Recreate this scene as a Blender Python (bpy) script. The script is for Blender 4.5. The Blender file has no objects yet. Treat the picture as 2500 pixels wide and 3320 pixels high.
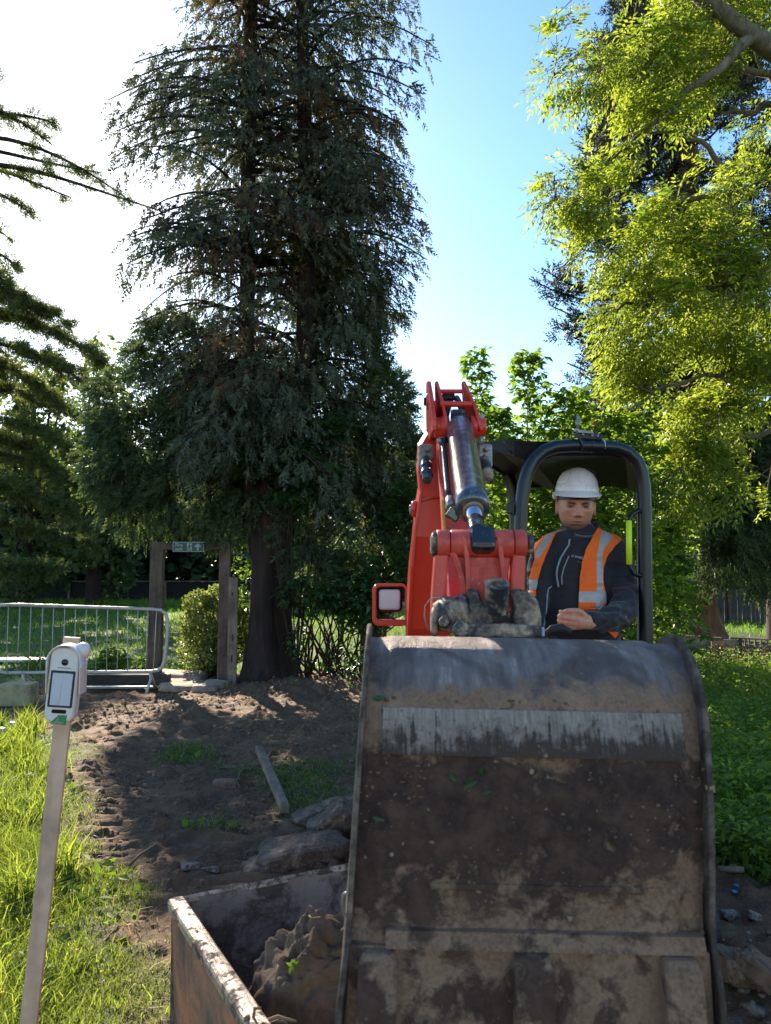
import bpy, bmesh, math, random
import numpy as np
from mathutils import Vector, Matrix
from mathutils.bvhtree import BVHTree

random.seed(7)
R = np.random.default_rng(11)
scn = bpy.context.scene
C = scn.collection
PI = math.pi

# ------------------------------------------------------------------ camera, light, exposure
CAM_H = 1.6
PITCH = math.atan(205 / 2500)
cd = bpy.data.cameras.new('camera')
cam = bpy.data.objects.new('camera', cd)
C.objects.link(cam)
cam.location = (0, 0, CAM_H)
cam.rotation_euler = (PI / 2 + PITCH, 0, 0)
cd.sensor_fit = 'VERTICAL'
cd.sensor_height = 9.03
cd.sensor_width = 6.8
cd.lens = 6.8
cd.clip_start = 0.05
cd.clip_end = 1000
cd.dof.use_dof = True
cd.dof.focus_distance = 4.2
cd.dof.aperture_fstop = 1.9
scn.camera = cam

SUN_EL = math.radians(27.3)
SUN_AZ = math.radians(-24.4)            # from +Y towards +X
w = bpy.data.worlds.new('World')
scn.world = w
w.use_nodes = True
wn = w.node_tree
bg = wn.nodes['Background']
sky = wn.nodes.new('ShaderNodeTexSky')
sky.sky_type = 'NISHITA'
sky.sun_disc = False
sky.sun_elevation = SUN_EL
sky.sun_rotation = SUN_AZ
sky.air_density = 1.0
sky.dust_density = 0.28
sky.ozone_density = 1.0
hs = wn.nodes.new('ShaderNodeHueSaturation')
hs.inputs['Saturation'].default_value = 1.25
wn.links.new(sky.outputs[0], hs.inputs['Color'])
wn.links.new(hs.outputs[0], bg.inputs[0])
bg.inputs[1].default_value = 0.102
sd = bpy.data.lights.new('sun', 'SUN')
sun = bpy.data.objects.new('sun', sd)
C.objects.link(sun)
sd.energy = 5.0
sd.angle = math.radians(0.53)
sd.color = (1.0, 0.87, 0.68)
sdir = Vector((math.sin(SUN_AZ) * math.cos(SUN_EL), math.cos(SUN_AZ) * math.cos(SUN_EL), math.sin(SUN_EL)))
sun.rotation_euler = sdir.to_track_quat('Z', 'Y').to_euler()
sun.location = (-6, 12, 12)
scn.view_settings.view_transform = 'Standard'
scn.view_settings.look = 'None'
scn.view_settings.exposure = 1.62
scn.view_settings.gamma = 1.0
scn.view_settings.use_curve_mapping = False
scn.render.engine = 'CYCLES'
scn.cycles.max_bounces = 6
scn.cycles.diffuse_bounces = 3
scn.cycles.glossy_bounces = 2
scn.cycles.transmission_bounces = 4
scn.cycles.sample_clamp_indirect = 6

# ------------------------------------------------------------------ helpers
cP, sP = math.cos(PITCH), math.sin(PITCH)
def ray(px, py):
    xc = (px - 1250) / 2500.0
    yc = (1660 - py) / 2500.0
    return Vector((xc, cP - yc * sP, sP + yc * cP))
def P(px, py, Y):                       # a point of the place, at distance Y in front of where one stands
    r = ray(px, py)
    r = r * (Y / r.y)
    return Vector((r.x, r.y, r.z + CAM_H))
def G(px, py, z=0.0):
    r = ray(px, py)
    r = r * ((z - CAM_H) / r.z)
    return Vector((r.x, r.y, z))

def tag(o, label=None, cat=None, group=None, kind=None):
    if label: o['label'] = label
    if cat: o['category'] = cat
    if group: o['group'] = group
    if kind: o['kind'] = kind
    return o
def empty(name, loc, label, cat, group=None, rz=0):
    o = bpy.data.objects.new(name, None)
    C.objects.link(o)
    o.location = loc
    o.rotation_euler = (0, 0, rz)
    o.empty_display_size = 0.1
    return tag(o, label, cat, group)
def link_mesh(name, me, mats, parent=None):
    o = bpy.data.objects.new(name, me)
    C.objects.link(o)
    for m in (mats if isinstance(mats, (list, tuple)) else [mats]):
        me.materials.append(m)
    if parent is not None:
        o.parent = parent
        o.matrix_parent_inverse = Matrix.Translation(-Vector(parent.location)) if parent.rotation_euler.z == 0 and parent.parent is None else Matrix()
    return o

class MB:
    """collects geometry for one mesh object"""
    def __init__(s):
        s.v = []; s.f = []; s.mi = []; s.sm = []
    def add(s, verts, faces, mi=0, smooth=False):
        b = len(s.v)
        s.v.extend([tuple(v) for v in verts])
        for f in faces:
            s.f.append([i + b for i in f]); s.mi.append(mi); s.sm.append(smooth)
    def box(s, c, size, M=None, mi=0, ch=0.0):
        c = Vector(c); hx, hy, hz = [q / 2 for q in size]
        if ch <= 0:
            vs = [Vector((x, y, z)) for x in (-hx, hx) for y in (-hy, hy) for z in (-hz, hz)]
            fs = [(0, 1, 3, 2), (4, 6, 7, 5), (0, 4, 5, 1), (2, 3, 7, 6), (0, 2, 6, 4), (1, 5, 7, 3)]
        else:
            bm = bmesh.new()
            bmesh.ops.create_cube(bm, size=1.0)
            for v in bm.verts: v.co = Vector((v.co.x * 2 * hx, v.co.y * 2 * hy, v.co.z * 2 * hz))
            bmesh.ops.bevel(bm, geom=bm.edges[:], offset=ch, segments=2, affect='EDGES', profile=0.5)
            bm.verts.index_update()
            vs = [v.co.copy() for v in bm.verts]; fs = [[v.index for v in f.verts] for f in bm.faces]
            bm.free()
        if M is not None: vs = [M @ v for v in vs]
        s.add([v + c for v in vs], fs, mi)
    def tube(s, pts, rad, seg=10, mi=0, caps=True, flat=1.0):
        pts = [Vector(p) for p in pts]
        n = len(pts)
        if not hasattr(rad, '__len__'): rad = [rad] * n
        t0 = (pts[1] - pts[0]).normalized()
        up = Vector((0, 0, 1)) if abs(t0.z) < 0.9 else Vector((0, 1, 0))
        nx = t0.cross(up).normalized()
        vs = []
        for i, p in enumerate(pts):
            if i == 0: t = pts[1] - pts[0]
            elif i == n - 1: t = pts[-1] - pts[-2]
            else: t = (pts[i + 1] - pts[i]).normalized() + (pts[i] - pts[i - 1]).normalized()
            t.normalize()
            nx = (nx - t * nx.dot(t))
            if nx.length < 1e-6: nx = t.orthogonal()
            nx.normalize()
            ny = t.cross(nx)
            for k in range(seg):
                a = 2 * PI * k / seg
                vs.append(p + nx * (math.cos(a) * rad[i]) + ny * (math.sin(a) * rad[i] * flat))
        fs = []
        for i in range(n - 1):
            for k in range(seg):
                a = i * seg + k; b = i * seg + (k + 1) % seg
                fs.append((a, b, b + seg, a + seg))
        s.add(vs, fs, mi, True)
        if caps:
            b = len(s.v) - len(vs)
            s.f.append([b + k for k in range(seg)][::-1]); s.mi.append(mi); s.sm.append(False)
            s.f.append([b + (n - 1) * seg + k for k in range(seg)]); s.mi.append(mi); s.sm.append(False)
    def prism(s, poly, ax, mi=0):
        """poly: list of points (front), ax: extrusion vector"""
        poly = [Vector(p) for p in poly]; ax = Vector(ax); n = len(poly)
        vs = poly + [p + ax for p in poly]
        fs = [list(range(n))[::-1], [n + i for i in range(n)]]
        for i in range(n): fs.append((i, (i + 1) % n, n + (i + 1) % n, n + i))
        s.add(vs, fs, mi)
    def loft(s, secs, mi=0, smooth=False, caps=True):
        n = len(secs[0]); vs = [p for q in secs for p in q]; fs = []
        for i in range(len(secs) - 1):
            for k in range(n):
                a = i * n + k; b = i * n + (k + 1) % n
                fs.append((a, b, b + n, a + n))
        s.add(vs, fs, mi, smooth)
        if caps:
            b = len(s.v) - len(vs)
            s.f.append([b + k for k in range(n)][::-1]); s.mi.append(mi); s.sm.append(False)
            s.f.append([b + (len(secs) - 1) * n + k for k in range(n)]); s.mi.append(mi); s.sm.append(False)
    def grid(s, rows, mi=0, smooth=True):
        nr, nc = len(rows), len(rows[0])
        vs = [p for r in rows for p in r]; fs = []
        for i in range(nr - 1):
            for k in range(nc - 1):
                a = i * nc + k
                fs.append((a, a + 1, a + nc + 1, a + nc))
        s.add(vs, fs, mi, smooth)
    def lathe(s, o, ax, prof, seg=20, mi=0, smooth=True, caps=True):
        """prof: list of (distance along ax, radius)"""
        o = Vector(o); ax = Vector(ax).normalized(); nx = ax.orthogonal().normalized(); ny = ax.cross(nx)
        vs = []
        for d, r in prof:
            for k in range(seg):
                a = 2 * PI * k / seg
                vs.append(o + ax * d + nx * (math.cos(a) * r) + ny * (math.sin(a) * r))
        fs = []
        for i in range(len(prof) - 1):
            for k in range(seg):
                a = i * seg + k; b = i * seg + (k + 1) % seg
                fs.append((a, b, b + seg, a + seg))
        s.add(vs, fs, mi, smooth)
        if caps:
            b = len(s.v) - len(vs)
            s.f.append([b + k for k in range(seg)][::-1]); s.mi.append(mi); s.sm.append(False)
            s.f.append([b + (len(prof) - 1) * seg + k for k in range(seg)]); s.mi.append(mi); s.sm.append(False)
    def build(s, name, mats, parent=None, bevel=0, angle=40, fixn=True):
        me = bpy.data.meshes.new(name)
        me.from_pydata(s.v, [], s.f)
        me.polygons.foreach_set('material_index', s.mi)
        me.polygons.foreach_set('use_smooth', s.sm)
        me.update()
        if fixn:
            bm = bmesh.new(); bm.from_mesh(me)
            bmesh.ops.recalc_face_normals(bm, faces=bm.faces[:])
            bm.to_mesh(me); bm.free()
        o = link_mesh(name, me, mats, parent)
        if bevel > 0:
            b = o.modifiers.new('bevel', 'BEVEL'); b.width = bevel; b.segments = 2
            b.limit_method = 'ANGLE'; b.angle_limit = math.radians(angle)
            b.harden_normals = False
        return o

def fastmesh(name, V, F, mats, parent=None, rnd=None, smooth=False, colname='rnd', mi=None):
    """V (n,3) array, F (m,k) array of equal-sized faces"""
    me = bpy.data.meshes.new(name)
    V = np.ascontiguousarray(V, dtype=np.float32); F = np.ascontiguousarray(F, dtype=np.int32)
    m, k = F.shape
    me.vertices.add(len(V)); me.vertices.foreach_set('co', V.ravel())
    me.loops.add(m * k); me.loops.foreach_set('vertex_index', F.ravel())
    me.polygons.add(m)
    me.polygons.foreach_set('loop_start', np.arange(0, m * k, k, dtype=np.int32))
    me.polygons.foreach_set('loop_total', np.full(m, k, dtype=np.int32))
    if smooth: me.polygons.foreach_set('use_smooth', np.ones(m, dtype=bool))
    if mi is not None: me.polygons.foreach_set('material_index', np.asarray(mi, dtype=np.int32))
    me.update(calc_edges=True)
    if rnd is not None:
        dom = 'POINT' if len(rnd) == len(V) else 'FACE'
        a = me.attributes.new(colname, 'FLOAT', dom)
        a.data.foreach_set('value', np.ascontiguousarray(rnd, dtype=np.float32))
    return link_mesh(name, me, mats, parent)

def hsh(a):
    a = np.sin(a) * 43758.5453
    return a - np.floor(a)
def vnoise(p):
    """value noise, p (n,d) d=2 or 3 -> (n,) in 0..1"""
    p = np.asarray(p, dtype=np.float64)
    if p.shape[1] == 2: p = np.concatenate([p, np.zeros((len(p), 1)) + 0.37], 1)
    i = np.floor(p); f = p - i; f = f * f * (3 - 2 * f)
    r = 0
    for dx in (0, 1):
        for dy in (0, 1):
            for dz in (0, 1):
                h = hsh((i[:, 0] + dx) * 12.9898 + (i[:, 1] + dy) * 78.233 + (i[:, 2] + dz) * 37.719)
                wx = f[:, 0] if dx else 1 - f[:, 0]
                wy = f[:, 1] if dy else 1 - f[:, 1]
                wz = f[:, 2] if dz else 1 - f[:, 2]
                r = r + h * wx * wy * wz
    return r
def fbm(p, s=1.0, o=4):
    p = np.asarray(p) * s; r = 0; a = 0.5; t = 0
    for k in range(o):
        r = r + vnoise(p * 2 ** k + 13.1 * k) * a; t += a; a *= 0.5
    return r / t

def unit(v):
    return v / (np.linalg.norm(v, axis=-1, keepdims=True) + 1e-9)
def rdir(n, zs=1.0):
    v = R.normal(size=(n, 3)); v[:, 2] *= zs
    return unit(v)

# leaves: a folded diamond per leaf (2 tris)
def leaves_arr(c, d, n, L, W):
    """c base, d direction, n approximate normal; L, W arrays"""
    d = unit(d); s = unit(np.cross(d, n)); nn = np.cross(s, d)
    L = np.asarray(L)[:, None] if np.ndim(L) else L
    W = np.asarray(W)[:, None] if np.ndim(W) else W
    mid = c + d * L * 0.42
    a = c; b = mid + s * W * 0.5 + nn * W * 0.12; e = c + d * L - nn * L * 0.12; g = mid - s * W * 0.5 + nn * W * 0.12
    V = np.stack([a, b, e, g], 1).reshape(-1, 3)
    N = len(c); i = np.arange(N)[:, None] * 4
    F = np.concatenate([i + np.array([[0, 1, 2]]), i + np.array([[0, 2, 3]])], 1).reshape(-1, 3)
    return V, F
# needles: one tapered triangle per element
def needles_arr(c, d, n, L, W):
    d = unit(d); s = unit(np.cross(d, n))
    L = np.asarray(L)[:, None] if np.ndim(L) else L
    W = np.asarray(W)[:, None] if np.ndim(W) else W
    V = np.stack([c - s * W * 0.5, c + s * W * 0.5, c + d * L], 1).reshape(-1, 3)
    N = len(c)
    return V, np.arange(N * 3).reshape(-1, 3)
class FB:
    def __init__(s): s.V = []; s.F = []; s.r = []; s.n = 0
    def add(s, V, F, r):
        s.V.append(V); s.F.append(F + s.n); s.n += len(V); s.r.append(r)
    def build(s, name, mat, parent=None):
        return fastmesh(name, np.concatenate(s.V), np.concatenate(s.F), mat, parent, np.concatenate(s.r))

# ------------------------------------------------------------------ materials
def newmat(name):
    m = bpy.data.materials.new(name); m.use_nodes = True
    t = m.node_tree; b = t.nodes['Principled BSDF']
    return m, t, b
def node(t, typ, **kw):
    n = t.nodes.new(typ)
    for k, v in kw.items(): setattr(n, k, v)
    return n
def noise(t, scale, detail=4, rough=0.6, vec=None, dist=0.0, coord='Object'):
    n = node(t, 'ShaderNodeTexNoise')
    n.inputs['Scale'].default_value = scale; n.inputs['Detail'].default_value = detail
    n.inputs['Roughness'].default_value = rough; n.inputs['Distortion'].default_value = dist
    if vec is None:
        tc = node(t, 'ShaderNodeTexCoord'); vec = tc.outputs[coord]
    t.links.new(vec, n.inputs['Vector'])
    return n.outputs['Fac']
def ramp(t, fac, stops):
    r = node(t, 'ShaderNodeValToRGB')
    e = r.color_ramp.elements
    while len(e) > 2: e.remove(e[-1])
    for i, (p, c) in enumerate(stops):
        c = tuple(c) + (1,) if len(c) == 3 else c
        if i < 2: e[i].position = p; e[i].color = c
        else:
            q = e.new(p); q.color = c
    t.links.new(fac, r.inputs['Fac'])
    return r.outputs['Color']
def g3(v): return (v, v, v)
def mix(t, fac, a, b, mode='MIX'):
    m = node(t, 'ShaderNodeMix', data_type='RGBA', blend_type=mode)
    if isinstance(fac, (int, float)): m.inputs[0].default_value = fac
    else: t.links.new(fac, m.inputs[0])
    for q, k in ((a, 6), (b, 7)):
        if isinstance(q, (tuple, list)): m.inputs[k].default_value = tuple(q) + ((1,) if len(q) == 3 else ())
        else: t.links.new(q, m.inputs[k])
    return m.outputs[2]
def bump(t, b, h, strength=0.4, dist=0.01):
    n = node(t, 'ShaderNodeBump'); n.inputs['Strength'].default_value = strength; n.inputs['Distance'].default_value = dist
    t.links.new(h, n.inputs['Height']); t.links.new(n.outputs[0], b.inputs['Normal'])
def mapping(t, scale, coord='Object', rot=(0, 0, 0)):
    tc = node(t, 'ShaderNodeTexCoord'); mp = node(t, 'ShaderNodeMapping')
    mp.inputs['Scale'].default_value = scale; mp.inputs['Rotation'].default_value = rot
    t.links.new(tc.outputs[coord], mp.inputs['Vector'])
    return mp.outputs[0]

def leafmat(name, c0, c1, trans=0.5, tcol=None, rough=0.45, tint=1.6, spec=0.35):
    """c0..c1 over the per-leaf value; trans = share of light let through"""
    m, t, b = newmat(name)
    at = node(t, 'ShaderNodeAttribute', attribute_name='rnd')
    mid = tuple((a + bb) / 2 for a, bb in zip(c0, c1))
    col = ramp(t, at.outputs['Fac'], [(0.0, c0), (1.0, c1), (0.5, mid)])
    t.links.new(col, b.inputs['Base Color'])
    b.inputs['Roughness'].default_value = rough
    b.inputs['Specular IOR Level'].default_value = spec
    tr = node(t, 'ShaderNodeBsdfTranslucent')
    tc = mix(t, 1.0, col, tcol or (tint, tint * 1.03, tint * 0.6), 'MULTIPLY')
    t.links.new(tc, tr.inputs['Color'])
    ms = node(t, 'ShaderNodeMixShader'); ms.inputs[0].default_value = trans
    t.links.new(b.outputs[0], ms.inputs[1]); t.links.new(tr.outputs[0], ms.inputs[2])
    t.links.new(ms.outputs[0], t.nodes['Material Output'].inputs['Surface'])
    return m
def dirty(name, base, dirt=(0.09, 0.065, 0.045), amt=0.5, scale=6, rough=0.45, metal=0.0, fine=60, bs=0.25, bd=0.002, base2=None, chips=None, dirt2=None, coat=0.0, soft=0.12):
    m, t, b = newmat(name)
    n1 = noise(t, scale, 6, 0.65, dist=0.4)
    n2 = noise(t, fine, 5, 0.7)
    bc = base
    if base2: bc = ramp(t, noise(t, scale * 0.6, 4, 0.6), [(0.35, base), (0.65, base2)])
    dc = dirt
    if dirt2: dc = ramp(t, n2, [(0.35, dirt), (0.65, dirt2)])
    cmb = node(t, 'ShaderNodeMath', operation='MULTIPLY_ADD'); cmb.inputs[1].default_value = 0.35
    t.links.new(n2, cmb.inputs[0]); t.links.new(n1, cmb.inputs[2])
    thr = 0.98 - amt * 0.55
    fac = ramp(t, cmb.outputs[0], [(max(0, thr - soft), g3(0)), (min(1, thr + soft), g3(1))])
    col = mix(t, fac, bc, dc)
    if chips:
        cf = ramp(t, noise(t, fine * 1.4, 3, 0.8), [(0.66, g3(0)), (0.7, g3(1))])
        col = mix(t, cf, col, chips)
    t.links.new(col, b.inputs['Base Color'])
    rr = ramp(t, fac, [(0, g3(rough)), (1, g3(0.9))])
    t.links.new(rr, b.inputs['Roughness'])
    if metal: t.links.new(ramp(t, fac, [(0, g3(metal)), (1, g3(0))]), b.inputs['Metallic'])
    b.inputs['Coat Weight'].default_value = coat
    bump(t, b, cmb.outputs[0], bs, bd)
    return m
def plain(name, col, rough=0.5, metal=0.0, var=0.15, scale=20):
    m, t, b = newmat(name)
    c2 = tuple(c * (1 - var) for c in col)
    t.links.new(ramp(t, noise(t, scale), [(0.3, c2), (0.7, col)]), b.inputs['Base Color'])
    b.inputs['Roughness'].default_value = rough; b.inputs['Metallic'].default_value = metal
    return m
def barkmat(name, c0, c1, sc=9, bd=0.03, stretch=0.15, stren=0.8):
    m, t, b = newmat(name)
    v = mapping(t, (sc, sc, sc * stretch))
    n = noise(t, 1.0, 8, 0.65, vec=v, dist=0.3)
    n2 = noise(t, 2.5, 3)
    col = mix(t, ramp(t, n2, [(0.3, g3(0)), (0.7, g3(0.5))]), ramp(t, n, [(0.35, c0), (0.65, c1)]), tuple(c * 0.6 for c in c0))
    t.links.new(col, b.inputs['Base Color']); b.inputs['Roughness'].default_value = 0.95
    bump(t, b, n, stren, bd)
    return m
def woodmat(name, c0, c1, ax='z', sc=30, rough=0.85):
    m, t, b = newmat(name)
    s = {'x': (sc * 0.05, sc, sc), 'y': (sc, sc * 0.05, sc), 'z': (sc, sc, sc * 0.05)}[ax]
    n = noise(t, 1.0, 6, 0.6, vec=mapping(t, s), dist=0.5)
    n2 = noise(t, 4, 4, 0.7)
    col = mix(t, ramp(t, n2, [(0.4, g3(0)), (0.65, g3(0.7))]), ramp(t, n, [(0.3, c0), (0.7, c1)]), tuple(c * 0.45 for c in c0))
    t.links.new(col, b.inputs['Base Color']); b.inputs['Roughness'].default_value = rough
    bump(t, b, n, 0.5, 0.004)
    return m

# ================================================================== GROUND
def lerp(x, xs, ys): return np.interp(x, xs, ys)
def soil_left(Y): return lerp(Y, [0, 2, 2.75, 3.5, 5.4, 7.0, 8.0, 9.0, 9.8, 10.4, 60], [-.6, -.66, -.78, -1.08, -2.0, -2.75, -3.35, -4.3, -7, -30, -30])
def soil_right(Y): return lerp(Y, [0, 3.3, 4.0, 4.8, 6, 9, 13, 15, 60], [9, 4.0, 2.2, 1.7, 1.6, 1.5, 1.3, 1.0, 1.0])
def soil_far(X): return lerp(X, [-40, -6, -3.6, -2.2, 0.0, 1.5, 40], [11.7, 11.7, 12.3, 12.6, 13.4, 12.5, 12.0])
def soilmask(X, Y):
    p = np.stack([X, Y], 1)
    nz = (fbm(p, 2.2, 4) - 0.5) * 1.3
    a = X - soil_left(Y) + nz * 0.9
    b = soil_right(Y) - X + nz
    c = soil_far(X) - Y + nz * 1.6
    d = np.minimum(np.minimum(a, b), c)
    m = np.clip(d / 0.35 + 0.5, 0, 1)
    # weeds creeping over the track
    g = np.clip((fbm(p + 9.3, 1.6, 4) - 0.60) * 9, 0, 1) * ((X < 0.1) & (Y < 7.5) & (Y > 2))
    return m * (1 - 0.75 * g)
T0 = np.array([-0.9, 3.2]); T1 = np.array([-2.95, 11.4])       # line of the dumper's track
TD = (T1 - T0) / np.linalg.norm(T1 - T0); TN = np.array([TD[1], -TD[0]])
def height(X, Y, m=None):
    p = np.stack([X, Y], 1)
    if m is None: m = soilmask(X, Y)
    h = (fbm(p, 0.35, 3) - 0.5) * 0.16 * np.clip(Y / 8, 0.2, 1)
    h += (fbm(p + 5, 1.7, 4) - 0.5) * 0.07
    # bank of dug soil at the foot of the conifer, and the field a little higher than the track
    h += 0.16 * np.exp(-(((X + 1.15) / 1.1) ** 2 + ((Y - 10.9) / 1.5) ** 2))
    h += 0.07 * np.exp(-(((X + 0.55) / 0.8) ** 2 + ((Y - 8.3) / 2.2) ** 2))
    h += 0.07 * np.exp(-(((X + 2.3) / 0.5) ** 2 + ((Y - 9.2) / 1.2) ** 2))
    s = (X - T0[0]) * TD[0] + (Y - T0[1]) * TD[1]
    q = (X - T0[0]) * TN[0] + (Y - T0[1]) * TN[1]
    wob = q + (fbm(p, 0.8, 2) - 0.5) * 0.3
    band = np.exp(-((wob - 0.42) / 0.2) ** 4) + np.exp(-((wob + 0.42) / 0.2) ** 4)
    band = np.clip(band, 0, 1) * ((Y > 1.5) & (Y < 11.5))
    ridge = np.sin(s * 2 * PI / 0.115 + fbm(p, 3, 2) * 5.0) * 0.5 + 0.5
    rough = (fbm(p, 7, 4) - 0.5)
    clod = np.clip(fbm(p + 3, 11, 3) - 0.52, 0, 1)
    h += m * (-0.03 * band + band * ridge * 0.026 * (0.4 + 1.2 * fbm(p, 2.5, 2)) + rough * 0.075 + clod * 0.24 * (1 - 0.75 * band) + (fbm(p, 19, 2) - .5) * .022)
    h += (1 - m) * (fbm(p, 5, 3) - 0.4) * 0.05
    h += 0.14 * np.exp(-(((X - 1.62) / 0.42) ** 2 + ((Y - 2.75) / 0.5) ** 2))
    return h
def H1(x, y): return float(height(np.array([float(x)]), np.array([float(y)]))[0])
def axis(segs):
    out = []
    for a, b, st in segs:
        out.append(np.arange(a, b, st))
    out.append(np.array([segs[-1][1]]))
    return np.concatenate(out)
gx = axis([(-400, -60, 40), (-60, -12, 3), (-12, -6, 0.3), (-6, -3.4, 0.07), (-3.4, 0.6, 0.027), (0.6, 3.4, 0.055), (3.4, 12, 0.4), (12, 60, 3), (60, 400, 40)])
gy = axis([(-60, -2, 6), (-2, 1.6, 0.3), (1.6, 8, 0.027), (8, 12.8, 0.034), (12.8, 16, 0.12), (16, 40, 0.8), (40, 100, 5), (100, 600, 50)])
XX, YY = np.meshgrid(gx, gy)
xf, yf = XX.ravel(), YY.ravel()
sm = soilmask(xf, yf)
zf = height(xf, yf, sm)
far = np.clip((np.hypot(xf, yf) - 60) / 60, 0, 1)
zf = zf * (1 - far)
nx_, ny_ = len(gx), len(gy)
ii = (np.arange(ny_ - 1)[:, None] * nx_ + np.arange(nx_ - 1)[None, :]).ravel()
gm, t, b = newmat('ground_soil_and_turf')
at = node(t, 'ShaderNodeAttribute', attribute_name='soil')
n1 = noise(t, 9, 8, 0.7); n2 = noise(t, 60, 6, 0.75); n3 = noise(t, 0.7, 5, 0.6); n4 = noise(t, 2.3, 5, 0.65)
soilc = mix(t, ramp(t, n2, [(0.42, g3(0)), (0.72, g3(1))]), ramp(t, n1, [(0.3, (0.048, 0.020, 0.010)), (0.7, (0.20, 0.092, 0.040))]), (0.26, 0.165, 0.098))
soilc = mix(t, ramp(t, n4, [(0.48, g3(0)), (0.66, g3(0.75))]), soilc, (0.25, 0.14, 0.072))
turf = mix(t, ramp(t, n1, [(0.35, g3(0)), (0.65, g3(1))]), (0.03, 0.05, 0.014), (0.07, 0.105, 0.025))
turf = mix(t, ramp(t, n3, [(0.52, g3(0)), (0.66, g3(0.7))]), turf, (0.13, 0.12, 0.055))
t.links.new(mix(t, at.outputs['Fac'], turf, soilc), b.inputs['Base Color'])
b.inputs['Roughness'].default_value = 0.82
b.inputs['Specular IOR Level'].default_value = 0.35
n5 = noise(t, 26, 6, .75, dist=.4)
hh_ = node(t, 'ShaderNodeMath', operation='ADD'); t.links.new(n2, hh_.inputs[0]); t.links.new(n5, hh_.inputs[1])
bump(t, b, hh_.outputs[0], 1.0, 0.022)
ground = fastmesh('ground', np.stack([xf, yf, zf], 1), np.stack([ii, ii + 1, ii + nx_ + 1, ii + nx_], 1), gm, None, sm, True, 'soil')
tag(ground, kind='structure')

# ------------------------------------------------------------------ grass
M_grass = leafmat('grass_blades', (0.06, 0.092, 0.016), (0.23, 0.27, 0.05), 0.55, tint=1.85, rough=0.36)
M_dry = leafmat('dry_straw', (0.16, 0.13, 0.07), (0.34, 0.29, 0.17), 0.3, rough=0.6)
def blades(X, Y, L, W, lean=0.5, r=None, bias=(0, 0)):
    n = len(X); Z = height(X, Y) - 0.01
    a = R.uniform(0, 2 * PI, n)
    ln = R.uniform(0.15, 1.0, n) * lean
    d0 = unit(np.stack([np.cos(a) * ln * 0.5 + bias[0], np.sin(a) * ln * 0.5 + bias[1], np.ones(n)], 1))
    d1 = unit(np.stack([np.cos(a) * ln * 2.2 + bias[0] * 2, np.sin(a) * ln * 2.2 + bias[1] * 2, np.ones(n) * 0.7], 1))
    phi = R.uniform(0, 2 * PI, n)
    s = np.stack([np.cos(phi), np.sin(phi), np.zeros(n)], 1) * (W / 2)[:, None]
    b0 = np.stack([X, Y, Z], 1); m = b0 + d0 * (L * 0.5)[:, None]; e = m + d1 * (L * 0.55)[:, None]
    V = np.stack([b0 - s, b0 + s, m + s * 0.85, m - s * 0.85, e], 1).reshape(-1, 3)
    i = np.arange(n)[:, None] * 5
    F = np.concatenate([i + np.array([[0, 1, 2]]), i + np.array([[0, 2, 3]]), i + np.array([[3, 2, 4]])], 1).reshape(-1, 3)
    rr = np.repeat(R.uniform(0, 1, n) if r is None else r, 3)
    return V, F, rr
def scatter(n, x0, x1, y0, y1, keep):
    X = R.uniform(x0, x1, n); Y = R.uniform(y0, y1, n)
    k = keep(X, Y) & (np.abs(X) < Y * 0.56 + 0.9)
    return X[k], Y[k]
fb = FB()
def k1(X, Y):
    m = soilmask(X, Y)
    dens = fbm(np.stack([X, Y], 1), 2.5, 3)
    return (R.uniform(0, 1, len(X)) > m * 1.06) & (R.uniform(0, 1, len(X)) < 0.25 + 1.6 * np.clip(dens - 0.25, 0, 1)) & (X < 0.2)
X, Y = scatter(150000, -5.2, -0.5, 1.7, 9.6, k1)
n = len(X); tall = fbm(np.stack([X, Y], 1), 1.1, 3)
edge = np.clip((soil_left(Y) - X) / 0.8, 0.25, 1)
L = R.uniform(0.06, 0.20, n) * (0.55 + 0.9 * tall) * edge
fb.add(*blades(X, Y, L, R.uniform(0.003, 0.0075, n), 1.15, np.clip(R.uniform(0, 1, n) * 0.6 + tall * 0.5 - 0.05, 0, 1), bias=(0.12, 0.05)))
X, Y = scatter(130000, -2.7, -0.3, 1.6, 4.8, k1)
n = len(X); tall = fbm(np.stack([X, Y], 1), 1.1, 3); edge = np.clip((soil_left(Y) - X) / 0.5, 0.4, 1)
fb.add(*blades(X, Y, R.uniform(0.05, 0.17, n) * (0.55 + 0.9 * tall) * edge, R.uniform(0.002, 0.0048, n), 1.3, np.clip(R.uniform(0, 1, n) * 0.6 + tall * 0.5 - 0.05, 0, 1), bias=(0.15, 0.05)))
X, Y = scatter(16000, -2.9, -0.5, 1.6, 6.5, k1); n = len(X)
fb.add(*blades(X, Y, R.uniform(0.14, 0.34, n) * np.clip((soil_left(Y) - X) / 0.5, 0.3, 1), R.uniform(0.0025, 0.006, n), 1.6, None, bias=(0.22, 0.02)))
g = fb.build('grass', M_grass); tag(g, 'long sunlit grass growing beside the muddy track on the left', 'grass', kind='stuff')
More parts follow.
